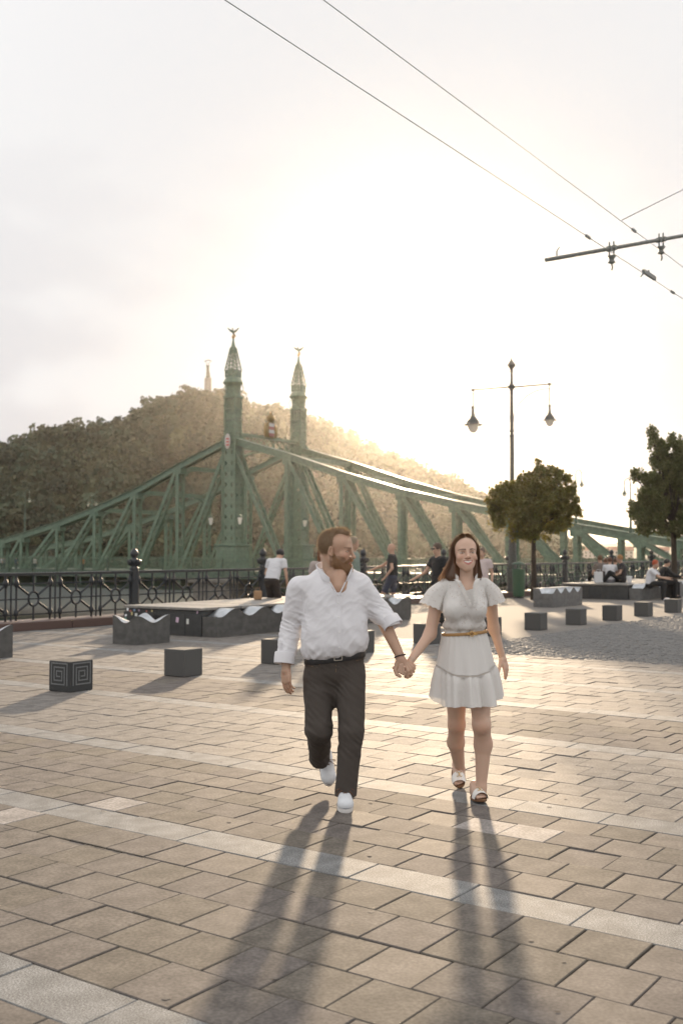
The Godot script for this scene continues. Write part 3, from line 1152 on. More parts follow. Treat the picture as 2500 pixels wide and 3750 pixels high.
func leaf_clump(r: RandomNumberGenerator, count: int, size: float, spread: float) -> ArrayMesh:
	var mb := MB.new()
	for k in count:
		var c := Vector3(rnd(r, -1, 1), rnd(r, -1, 1), rnd(r, -1, 1)) * spread
		var b := Basis.from_euler(Vector3(rnd(r, -1.1, 1.1), rnd(r, 0, TAU), rnd(r, -0.7, 0.7)))
		var l := size * rnd(r, 0.7, 1.2)
		var w := l * 0.36
		var p0 := c - b.z * l * 0.5
		var p1 := c + b.z * l * 0.5
		var m0 := c - b.x * w + b.y * w * 0.3
		var m1 := c + b.x * w + b.y * w * 0.3
		mb.tri(p0, m0, p1)
		mb.tri(p0, p1, m1)
	return mb.mesh()

func crown(o: Node3D, blobs: Array, base: Vector3, trunk_r: float, leaves: int, size: float, m: Material, r: RandomNumberGenerator) -> void:
	# trunk and limbs reach into every blob; leaves crowd the blobs' outer shells
	var tr := MB.new()
	var fork: Vector3 = base
	tr.tube(PackedVector3Array([Vector3.ZERO, Vector3(0.02, base.y * 0.4, 0.01), base, base + Vector3(0.05, 0.7, 0.0)]), PackedFloat32Array([trunk_r * 1.25, trunk_r, trunk_r * 0.85, trunk_r * 0.6]), 10)
	part(o, "trunk", tr.mesh(), M.bark)
	var li := MB.new()
	var where := []
	var vol := 0.0
	for b in blobs:
		vol += pow(b[1], 2.2)
	for b in blobs:
		var c: Vector3 = b[0]
		var rad: float = b[1]
		var mid := fork.lerp(c, 0.5) + Vector3(rnd(r, -0.15, 0.15), 0.1, rnd(r, -0.15, 0.15))
		li.tube(PackedVector3Array([fork + Vector3(0, rnd(r, 0.0, 0.5), 0), mid, c]), PackedFloat32Array([trunk_r * 0.42, trunk_r * 0.26, trunk_r * 0.1]), 6)
		for q in 5:
			var d := Vector3(rnd(r, -1, 1), rnd(r, -0.6, 1), rnd(r, -1, 1)).normalized()
			li.tube(PackedVector3Array([mid.lerp(c, rnd(r, 0.2, 1.0)), c + d * rad * 0.85]), PackedFloat32Array([trunk_r * 0.11, trunk_r * 0.03]), 4)
		# sub-clumps inside the blob give light and dark
		var subs := []
		for q in int(6 + rad * 12):
			var d := Vector3(rnd(r, -1, 1), rnd(r, -1, 1), rnd(r, -1, 1)).normalized()
			subs.append([c + d * rad * rnd(r, 0.45, 0.95), rad * rnd(r, 0.22, 0.42)])
		for k in int(leaves * pow(rad, 2.2) / vol):
			var s: Array = subs[r.randi() % subs.size()]
			var d := Vector3(rnd(r, -1, 1), rnd(r, -1, 1), rnd(r, -1, 1))
			if d.length() > 1.0:
				d = d.normalized() * rnd(r, 0.6, 1.05)
			where.append(Transform3D(Basis.from_euler(Vector3(rnd(r, 0, TAU), rnd(r, 0, TAU), 0)) * rnd(r, 0.75, 1.2), s[0] + d * s[1]))
	part(o, "limbs", li.mesh(), M.bark)
	var tints := []
	for k in 97:
		var t := rnd(r, 0.72, 1.25)
		tints.append(Color(t * rnd(r, 0.9, 1.1), t, t * 0.95))
	scatter(o, "crown", leaf_clump(r, 5, size, size * 0.8), m, where, tints)

func leaf_mat(r: float, g: float, b: float) -> StandardMaterial3D:
	var m := translucent(mat(r, g, b, 0.6), r * 6.5, g * 6.5, b * 4.0)
	m.vertex_color_use_as_albedo = true
	return m

func build_trees() -> void:
	var r := RandomNumberGenerator.new()
	r.seed = 77
	var lm := leaf_mat(0.155, 0.142, 0.05)
	# ---- round street tree: crown traced as blobs [x, y, z from the foot, radius]
	var o := thing("street_tree", "round bushy street tree in front of the tall lamp post", "tree", Vector3(6.38, 0, -36.0))
	var blobs := []
	for b in [[-0.95, 2.95, 0.0, 0.72], [-0.3, 2.75, 0.5, 0.8], [0.45, 2.75, 0.2, 0.78], [1.0, 2.95, -0.1, 0.62], [-0.75, 3.35, -0.4, 0.62], [-1.25, 3.1, 0.2, 0.42], [0.0, 3.3, -0.1, 0.85], [0.55, 3.5, 0.3, 0.55], [1.05, 3.45, 0.1, 0.38], [-0.45, 3.6, 0.2, 0.6], [-0.6, 3.0, 0.45, 0.6], [0.6, 3.2, 0.5, 0.6], [1.2, 3.15, 0.2, 0.4], [-1.05, 3.5, 0.1, 0.42], [0.15, 4.0, 0.1, 0.55], [0.75, 4.1, -0.1, 0.45], [0.42, 4.45, 0.0, 0.3], [-0.25, 3.8, 0.2, 0.5], [0.95, 4.05, 0.2, 0.28], [-0.85, 3.75, 0.1, 0.25], [1.25, 3.7, 0.0, 0.26], [0.3, 2.35, 0.0, 0.5], [-0.5, 2.35, 0.1, 0.5], [0.2, 4.25, 0.1, 0.3]]:
		blobs.append([Vector3(b[0], b[1], b[2]), b[3] * 0.92])
	crown(o, blobs, Vector3(0.02, 2.0, 0), 0.085, 5600, 0.115, lm, r)
	# ---- taller tree at the right edge
	o = thing("street_tree", "tall dark street tree cut by the right frame edge", "tree", Vector3(14.75, 0, -48.0))
	blobs = []
	for b in [[-0.2, 3.0, 0, 1.1], [-1.2, 3.0, 0.2, 0.75], [0.9, 3.1, 0.1, 1.1], [-0.9, 3.7, 0, 0.85], [0.2, 4.0, 0.3, 1.1], [1.3, 4.0, -0.2, 1.0], [-0.8, 4.6, 0.1, 0.6], [-1.45, 4.85, 0.1, 0.42], [-1.7, 5.0, 0.0, 0.25], [-0.3, 5.0, 0, 0.75], [0.6, 5.2, 0.2, 0.8], [-0.55, 5.7, 0, 0.55], [0.3, 6.0, 0, 0.6], [-0.75, 6.3, 0.1, 0.42], [-0.85, 6.75, 0, 0.3], [-0.95, 7.0, 0, 0.2], [0.2, 6.5, 0.1, 0.4], [-1.1, 4.15, 0.3, 0.6], [-0.2, 4.5, -0.3, 0.8], [-1.25, 3.3, 0.1, 0.7], [0.0, 5.6, 0.2, 0.6], [-0.35, 6.1, 0.2, 0.45], [0.9, 4.7, 0.2, 0.9], [1.2, 5.6, 0, 0.7], [1.7, 4.8, 0, 0.7], [-1.5, 3.5, 0, 0.5]]:
		blobs.append([Vector3(b[0], b[1], b[2]), b[3] * 0.9])
	crown(o, blobs, Vector3(0.0, 2.3, 0), 0.13, 9500, 0.13, leaf_mat(0.1, 0.108, 0.045), r)

const BA := Vector3(0.848, 0, 0.53)      # along the bridge, towards the near bank
const BC := Vector3(0.53, 0, -0.848)     # across it, away from the square
const B0 := Vector3(-12.6, 0, -125.0)    # foot of the near tower

func br(s: float, y: float, across := 0.0) -> Vector3:
	return B0 + BA * s + BC * across + Vector3.UP * y

func laced(a: Vector3, b: Vector3, wide: float, gap: float, face: Vector3) -> ArrayMesh:
	# two riveted legs joined by lacing bars
	var mb := MB.new()
	var d := (b - a).normalized()
	for s in [-1.0, 1.0]:
		var o: Vector3 = face * (gap * 0.5 * s)
		mb.beam(a + o, b + o, wide * 0.5, wide, face.cross(d))
		mb.beam(a + o * 1.16, b + o * 1.16, wide * 0.12, wide * 1.25, face.cross(d))
	var l := (b - a).length()
	var n := maxi(2, int(l / (gap * 1.1)))
	for k in n:
		var p := a + d * (l * k / n)
		var q := a + d * (l * (k + 1) / n)
		var o := face * (gap * 0.5)
		mb.beam(p + o, q - o, 0.1, 0.05, d)
		mb.beam(p - o, q + o, 0.1, 0.05, d)
	return mb.mesh()

func holed(mb: MB, o: Vector3, ru: Vector3, up: Vector3, cols: int, rows: int, depth: float) -> void:
	# plate with rows of four-pointed openings, the edge of each opening turned inwards
	var inward := up.cross(ru).normalized() * depth
	for i in cols:
		for j in rows:
			var c := o + ru * ((i + 0.5) / cols) + up * ((j + 0.5) / rows)
			var hx := ru * (0.5 / cols)
			var hy := up * (0.5 / rows)
			var sq := [c - hx - hy, c + hx - hy, c + hx + hy, c - hx + hy]
			var di := [c - hy * 0.56, c + hx * 0.52, c + hy * 0.56, c - hx * 0.52]
			var wa := [c + (hx * 0.16 - hy * 0.18), c + (hx * 0.16 + hy * 0.18), c + (hy * 0.18 - hx * 0.16), c - (hx * 0.16 + hy * 0.18)]
			for k in 4:
				var k2 := (k + 1) % 4
				mb.tri(sq[k], sq[k2], di[k])
				mb.tri(sq[k2], wa[k], di[k])
				mb.tri(sq[k2], di[k2], wa[k])
				mb.quad(di[k] + inward, wa[k] + inward, wa[k], di[k])
				mb.quad(wa[k] + inward, di[k2] + inward, di[k2], wa[k])

func build_bridge() -> void:
	var o := thing("bridge", "green riveted iron cantilever bridge with twin spired towers and eagles", "bridge")
	var S := [-45.74, -38.54, -34.82, -28.17, -21.5, -14.76, -7.9, -0.07, 7.93, 15.14, 22.36, 28.6, 35.04, 41.38, 47.47, 53.76]
	var Y := [2.0, 2.87, 3.58, 5.02, 6.8, 8.85, 11.63, 14.47, 12.17, 9.82, 7.75, 6.32, 5.02, 3.81, 2.73, 1.77]
	var deck := -0.95
	var tower_i := 7
	for side in 2:
		var across := 0.0 if side == 0 else 13.5
		for i in S.size():
			var top := br(S[i], Y[i], across)
			if i > 0:
				var was := br(S[i - 1], Y[i - 1], across)
				var mb := MB.new()
				var d := (top - was).normalized()
				var up := BC.cross(d).normalized()
				if up.y < 0:
					up = -up
				for s in [-0.42, 0.42]:
					mb.beam(was + BC * s, top + BC * s, 0.14, 0.66, up)
					mb.beam(was + BC * s - up * 0.3, top + BC * s - up * 0.3, 0.34, 0.07, up)
				mb.beam(was + up * 0.365, top + up * 0.365, 1.3, 0.07, up)
				mb.beam(was + up * 0.42, top + up * 0.42, 1.0, 0.05, up)
				# gusset where members meet
				mb.box(top - Vector3.UP * 0.3, Vector3(0.55, 0.5, 0.53), Basis(BA, Vector3.UP, -BC))
				part(o, "top_chord", mb.mesh(), M.green_paint)
			if i != tower_i and Y[i] - deck > 1.2:
				part(o, "upright", laced(br(S[i], deck, across), top - Vector3.UP * 0.3, 0.36, 1.0, BC), M.green_paint)
			if i <= tower_i and i > 0 and Y[i] - deck > 1.5:
				part(o, "diagonal", laced(br(S[i] - 0.25, Y[i] - 0.3, across), br(S[i - 1] + 0.3, deck, across), 0.34, 0.94, BC), M.green_paint)
			if i >= tower_i and i < S.size() - 1 and Y[i] - deck > 1.5:
				part(o, "diagonal", laced(br(S[i] + 0.25, Y[i] - 0.3, across), br(S[i + 1] - 0.3, deck, across), 0.34, 0.94, BC), M.green_paint)
			# cross bracing between the two trusses over the road
			if side == 1 and i % 1 == 0 and Y[i] > 6.5 and i != tower_i:
				var cb := MB.new()
				cb.beam(br(S[i], Y[i], 0.5), br(S[i], Y[i], 13.0), 0.4, 0.5)
				for s in [0.0, 13.5]:
					var dir := 1.0 if s == 0.0 else -1.0
					var pts := PackedVector3Array()
					for k in 7:
						var a := PI * 0.5 * k / 6
						pts.append(br(S[i], Y[i] - 1.9 + 1.7 * sin(a), s + dir * (0.45 + 2.2 * (1.0 - cos(a)))))
					cb.tube(pts, PackedFloat32Array([0.14]), 6)
				part(o, "cross_brace", cb.mesh(), M.green_paint)
		bridge_tower(o, across)
	# ---- road deck on girders, footway and railing
	var s0: float = S[0] - 60.0
	var s1: float = S[S.size() - 1] + 14.0
	var dk := MB.new()
	var bs := Basis(BA, Vector3.UP, -BC)
	var mid := (s0 + s1) * 0.5
	var half := (s1 - s0) * 0.5
	dk.box(br(mid, deck - 0.3, 6.75), Vector3(half, 0.3, 9.6), bs)
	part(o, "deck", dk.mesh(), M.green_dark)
	var gi := MB.new()
	for a in [-2.85, 16.35, 0.0, 13.5]:
		gi.box(br(mid, deck - 0.1 if a < -1 or a > 14 else deck - 1.2, a), Vector3(half, 0.42 if a < -1 or a > 14 else 0.9, 0.08), bs)
	var s := s0
	while s < s1:
		gi.box(br(s, deck - 1.1, 6.75), Vector3(0.15, 0.5, 9.4), bs)
		s += 4.0
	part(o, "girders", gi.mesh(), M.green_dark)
	for a in [-2.95, 16.45]:
		var fe := MB.new()
		fe.box(br(mid, deck + 1.72, a), Vector3(half, 0.035, 0.06), bs)
		fe.box(br(mid, deck + 0.5, a), Vector3(half, 0.03, 0.03), bs)
		fe.box(br(mid, deck + 1.3, a), Vector3(half, 0.02, 0.02), bs)
		part(o, "guard_rail", fe.mesh(), M.green_paint)
		var bars := MB.new()
		s = s0
		var k := 0
		while s < s1:
			bars.box(br(s, deck + 1.05, a), Vector3(0.02, 0.65, 0.02), bs)
			s += 0.24
		var bo := part(o, "guard_rail_bars", bars.mesh(), M.green_paint)
		bo.set_meta("kind", "stuff")
		s = s0 + 1.0
		while s < s1:
			var pp := MB.new()
			pp.box(br(s, deck + 0.85, a - 0.05 if a < 0 else a + 0.05), Vector3(0.09, 0.95, 0.09), bs)
			part(o, "guard_rail_post", pp.mesh(), M.green_dark)
			s += 4.4
	# ---- stone pier under the towers, abutment on the near bank
	var pier := MB.new()
	pier.box(br(0, -5.6, 6.75), Vector3(2.6, 4.1, 11.0), bs, 0.3)
	pier.box(br(0, -1.75, 6.75), Vector3(3.0, 0.25, 11.4), bs, 0.1)
	part(o, "pier", pier.mesh(), grain(mat(0.22, 0.2, 0.17, 0.85), T.blotch, T.rough, 1.0, 0.3))
	# ---- portal between the towers with its coat of arms
	var po := MB.new()
	po.beam(br(0, 15.3, 0.6), br(0, 15.3, 12.9), 0.7, 0.35)
	po.beam(br(0, 13.7, 0.6), br(0, 13.7, 12.9), 0.6, 0.25)
	for k in 9:
		var a := 0.9 + 11.7 * k / 9
		po.beam(br(0, 13.8, a), br(0, 15.2, a + 1.3), 0.12, 0.14, BA)
		po.beam(br(0, 15.2, a), br(0, 13.8, a + 1.3), 0.12, 0.14, BA)
	var arch := PackedVector3Array()
	for k in 21:
		var u := float(k) / 20
		arch.append(br(0, 11.6 + 2.0 * pow(sin(PI * u), 0.5), 0.8 + 11.9 * u))
	po.tube(arch, PackedFloat32Array([0.16]), 6)
	part(o, "portal_beam", po.mesh(), M.green_paint)
	var cr := MB.new()
	cr.box(br(0.5, 16.3, 6.75), Vector3(0.15, 1.0, 0.75), Basis(BA, Vector3.UP, -BC), 0.2)
	cr.ball(br(0.5, 17.7, 6.75), Vector3(0.6, 0.5, 0.6), 10)
	cr.ball(br(0.5, 18.3, 6.75), Vector3(0.16, 0.25, 0.16), 8)
	for q in [-1.0, 1.0]:
		cr.ball(br(0.5, 16.2, 6.75 + 1.0 * q), Vector3(0.3, 0.9, 0.35), 8)
	var crest := part(o, "crest", cr.mesh(), grain(mat(0.3, 0.2, 0.07, 0.4, 0.5), T.blotch, null, 0, 1.0))
	for k in 4:
		var st := MB.new()
		st.box(br(0.67, 15.7 + 0.4 * k, 6.75), Vector3(0.03, 0.19, 0.52), Basis(BA, Vector3.UP, -BC))
		part(crest, "stripe", st.mesh(), mat(0.26, 0.09, 0.08, 0.5) if k % 2 == 0 else mat(0.42, 0.41, 0.42, 0.5))
	# lanterns on the towers
	for q in [[-2.1, -1.4], [2.2, -1.5], [2.0, 12.0]]:
		var lb := thing("tower_lantern", ["white glass lantern on the left side of the near tower", "white glass lantern on the right side of the near tower", "white glass lantern on the far tower above the man's hair"][[-2.1, 2.2, 2.0].find(q[0])], "lantern", br(q[0], 4.75, q[1]), 0.0, "lanterns on the bridge towers")
		var gl := MB.new()
		gl.lathe([Vector2(0.1, -0.1), Vector2(0.16, 0.0), Vector2(0.27, 0.62), Vector2(0.2, 0.72), Vector2(0, 0.74)], Vector3.ZERO, Basis(), 10)
		part(lb, "glass", gl.mesh(), M.white_glass)
		var fr := MB.new()
		fr.lathe([Vector2(0.3, 0.7), Vector2(0.3, 0.76), Vector2(0.1, 0.95), Vector2(0, 1.1)], Vector3.ZERO, Basis(), 10)
		fr.tube(PackedVector3Array([Vector3(0, -0.08, 0), Vector3(0, -0.5, 0), BA * (-0.9 if q[0] > 0 else 0.9) - Vector3.UP * 0.6]), PackedFloat32Array([0.05]), 6)
		part(lb, "bracket", fr.mesh(), M.green_dark)

func bridge_tower(o: Node3D, across: float) -> void:
	var bs := Basis(BA, Vector3.UP, -BC)
	var base := MB.new()
	base.box(br(0, 0.5, across), Vector3(1.5, 1.7, 1.25), bs, 0.1)
	base.box(br(0, 2.3, across), Vector3(1.62, 0.14, 1.38), bs, 0.05)
	base.box(br(0, -0.5, across), Vector3(1.62, 0.4, 1.38), bs, 0.05)
	for q in [-0.7, 0.7]:
		base.box(br(q, 0.8, across - 1.27), Vector3(0.45, 0.9, 0.04), bs, 0.03)
	var tw := part(o, "tower", base.mesh(), M.green_paint)
	# shaft: four plates pierced by rows of openings, corner angles
	var sh := MB.new()
	var y0 := 2.44
	var y1 := 14.9
	var w0 := 0.9
	var d0 := 0.74
	var rot := [[BA, -BC, w0, d0, 2], [-BC * -1.0, BA, d0, w0, 2], [-BA, BC, w0, d0, 2], [-BC, -BA, d0, w0, 2]]
	for f in rot:
		var u: Vector3 = f[0]
		var n: Vector3 = f[1]
		holed(sh, br(0, y0, across) - u * f[2] + n * f[3], u * (2.0 * f[2]), Vector3.UP * (y1 - y0), f[4], 10, 0.1)
	for sx in [-1.0, 1.0]:
		for sz in [-1.0, 1.0]:
			sh.box(br(sx * w0, (y0 + y1) * 0.5, across + sz * d0), Vector3(0.1, (y1 - y0) * 0.5, 0.1), bs)
	part(tw, "shaft", sh.mesh(), M.green_paint)
	var up := MB.new()
	# upper shaft with recessed panels
	for f in rot:
		var u: Vector3 = f[0]
		var n: Vector3 = f[1]
		var hw := 0.68 if f[2] == w0 else 0.58
		var hd := 0.58 if f[2] == w0 else 0.68
		holed(up, br(0, 14.6, across) - u * hw + n * hd, u * (2.0 * hw), Vector3.UP * 3.6, 2, 4, 0.08)
	for sx in [-1.0, 1.0]:
		for sz in [-1.0, 1.0]:
			up.box(br(sx * 0.7, 17.2, across + sz * 0.6), Vector3(0.1, 2.6, 0.1), bs, 0.02)
	for y in [14.6, 15.5, 16.9, 18.1]:
		up.box(br(0, y, across), Vector3(0.83, 0.08, 0.73), bs, 0.02)
	# open lights under the balcony
	for k in 3:
		var q := -0.34 + 0.34 * k
		up.box(br(q, 18.8, across - 0.6), Vector3(0.05, 0.6, 0.06), bs)
		up.box(br(q, 18.8, across + 0.6), Vector3(0.05, 0.6, 0.06), bs)
		up.box(br(0.68, 18.8, across + q * 0.85), Vector3(0.06, 0.6, 0.06), bs)
		up.box(br(-0.68, 18.8, across + q * 0.85), Vector3(0.06, 0.6, 0.06), bs)
	up.box(br(0, 19.5, across), Vector3(0.86, 0.14, 0.76), bs, 0.03)
	part(tw, "upper_shaft", up.mesh(), M.green_paint)
	var cap := MB.new()
	var oct := 8
	cap.lathe([Vector2(0.86, 19.6), Vector2(0.84, 20.4), Vector2(0.95, 20.9), Vector2(1.18, 21.1), Vector2(1.22, 21.2), Vector2(1.15, 21.3), Vector2(0.95, 21.65), Vector2(0.8, 21.8)], br(0, 0, across), Basis(), 12)
	part(tw, "balcony_cap", cap.mesh(), M.green_paint)
	for q in [BA, -BA, BC, -BC]:
		var hoop := MB.new()
		var rows := []
		for k in 15:
			var a := TAU * k / 14
			var row := PackedVector3Array()
			for s in 5:
				var b := -TAU * s / 5
				row.append(br(0, 20.45, across) + q * (1.12 + cos(a) * (0.36 + 0.05 * cos(b))) + Vector3.UP * (sin(a) * (0.42 + 0.05 * cos(b))) + Vector3.UP.cross(q) * (0.05 * sin(b)))
			rows.append(row)
		hoop.grid(rows, true)
		part(tw, "scroll_hoop", hoop.mesh(), M.green_paint)
	var neck := MB.new()
	for f in rot:
		var u: Vector3 = f[0]
		var n: Vector3 = f[1]
		holed(neck, br(0, 21.8, across) - u * 0.68 + n * 0.68, u * 1.36, Vector3.UP * 0.75, 2, 1, 0.1)
	neck.box(br(0, 22.6, across), Vector3(0.74, 0.06, 0.74), bs, 0.02)
	part(tw, "spire_neck", neck.mesh(), M.green_paint)
	var sp := MB.new()
	var lo := 22.65
	var hi := 25.3
	for f in rot:
		var u: Vector3 = f[0]
		var n: Vector3 = f[1]
		for k in 6:
			var a := float(k) / 6
			var b := float(k + 1) / 6
			var wa := lerpf(0.68, 0.24, a)
			var wb := lerpf(0.68, 0.24, b)
			var pa := br(0, lerpf(lo, hi, a), across)
			var pb := br(0, lerpf(lo, hi, b), across)
			sp.beam(pa + (n - u) * wa, pb + (n - u) * wb, 0.13, 0.13)
			sp.beam(pa + n * wa, pb + n * wb, 0.09, 0.09)
			sp.beam(pa + n * wa, pb + (n - u) * wb, 0.065, 0.065)
			sp.beam(pa + n * wa, pb + (n + u) * wb, 0.065, 0.065)
			sp.beam(pb + (n - u) * wb, pb + (n + u) * wb, 0.05, 0.05)
	sp.lathe([Vector2(0.36, 25.2), Vector2(0.38, 25.35), Vector2(0.26, 25.4), Vector2(0.1, 26.2), Vector2(0.06, 26.45), Vector2(0, 26.46)], br(0, 0, across), Basis(), 8)
	sp.box(br(0, 24.9, across), Vector3(0.3, 0.35, 0.3), bs)
	part(tw, "spire", sp.mesh(), M.green_paint)
	var ball := MB.new()
	ball.ball(br(0, 26.6, across), Vector3(0.2, 0.25, 0.2), 10)
	part(tw, "gilded_ball", ball.mesh(), mat(0.5, 0.32, 0.15, 0.35, 0.6))
	# bird of prey with raised wings
	var eg := MB.new()
	var c := br(0, 27.15, across)
	var fw := -BC
	eg.ball(c, Vector3(0.12, 0.3, 0.15), 8, bs * Basis.from_euler(Vector3(0.5, 0, 0)))
	eg.ball(c + Vector3.UP * 0.36 + fw * 0.14, Vector3(0.09, 0.13, 0.14), 8)
	eg.beam(c - Vector3.UP * 0.2 - fw * 0.1, c - Vector3.UP * 0.5 - fw * 0.35, 0.25, 0.06)
	for s in [-1.0, 1.0]:
		var rows := []
		for k in 8:
			var t := float(k) / 7
			var root: Vector3 = c + BA * (s * (0.08 + 0.72 * t)) + Vector3.UP * (0.08 + (0.52 if s < 0 else 0.34) * pow(t, 0.7) - 0.08 * sin(PI * t))
			var chord: float = lerpf(0.3, 0.1, t) + 0.09 * sin(PI * t)
			var row := PackedVector3Array()
			for j in 8:
				var a := -TAU * j / 8
				row.append(root + fw * (cos(a) * 0.08) + Vector3.UP * (sin(a) * chord * 0.5 - chord * 0.3))
			rows.append(row)
		if s < 0:
			rows.reverse()
		eg.grid(rows, true)
	part(tw, "eagle", eg.mesh(), M.green_dark)
	# oval arms fixed on the shaft
	if across == 0.0:
		var ov := MB.new()
		ov.ball(br(0, 14.3, across - 1.0), Vector3(0.42, 0.9, 0.16), 14, bs)
		part(tw, "oval_shield", ov.mesh(), mat(0.5, 0.46, 0.42, 0.5))
		var rd := MB.new()
		for k in 3:
			rd.box(br(0.12, 13.85 + 0.35 * k, across - 1.17), Vector3(0.2, 0.08, 0.03), bs)
		part(tw, "red_bars", rd.mesh(), mat(0.45, 0.05, 0.05, 0.5))

const SKYLINE := [-500, 1700, -300, 1700, -100, 1690, 0, 1671, 122, 1632, 219, 1600, 286, 1588, 393, 1580, 485, 1560, 536, 1524, 612, 1504, 673, 1473, 745, 1462, 885, 1492, 930, 1524, 968, 1530, 1019, 1532, 1067, 1550, 1153, 1576, 1197, 1600, 1234, 1617, 1314, 1656, 1457, 1711, 1546, 1745, 1613, 1774, 1658, 1800, 1716, 1822, 1800, 1862, 1900, 1930, 2000, 1985, 2100, 2012]

func ridge(az: float) -> float:
	# slope (rise over distance) of the hill's skyline in the direction whose tangent is az
	var u := 1250.0 + 3950.0 * az
	for k in range(0, SKYLINE.size() - 2, 2):
		if u <= SKYLINE[k + 2]:
			var t := clampf((u - SKYLINE[k]) / float(SKYLINE[k + 2] - SKYLINE[k]), 0.0, 1.0)
			return (2018.0 - lerpf(SKYLINE[k + 1], SKYLINE[k + 3], t)) / 3950.0
	return 0.0

var hill_noise := FastNoiseLite.new()

func hill_point(az: float, t: float) -> Vector3:
	# t runs 0 at the river foot, 1 at the ridge, 2 down the far side
	var z := 430.0 + 230.0 * minf(t, 1.0) + 200.0 * maxf(0.0, t - 1.0)
	var top := ridge(az) * 660.0 + 1.62 - 6.5
	var prof := 0.0
	if t < 1.0:
		prof = pow(sin(t * PI * 0.5), 0.85)
	else:
		prof = 1.0 - 0.75 * (t - 1.0) * (t - 1.0)
	var n := hill_noise.get_noise_2d(az * 900.0, t * 230.0) * 9.0 * sin(PI * clampf(t, 0, 1))
	return Vector3(az * z, -6.0 + (top + 6.0) * prof + n, -z)

func rocky(az: float, t: float) -> float:
	# bare limestone shows in bands on the lower face
	var f := hill_noise.get_noise_2d(az * 2600.0 + 400.0, t * 420.0) + 0.5 * hill_noise.get_noise_2d(az * 7000.0, t * 900.0)
	var lower := clampf(1.0 - absf(t - 0.36) / 0.36, 0.0, 1.0)
	var right := smoothstep(-0.30, -0.08, az)
	return f + lower * (0.16 + 0.3 * right) - 0.5

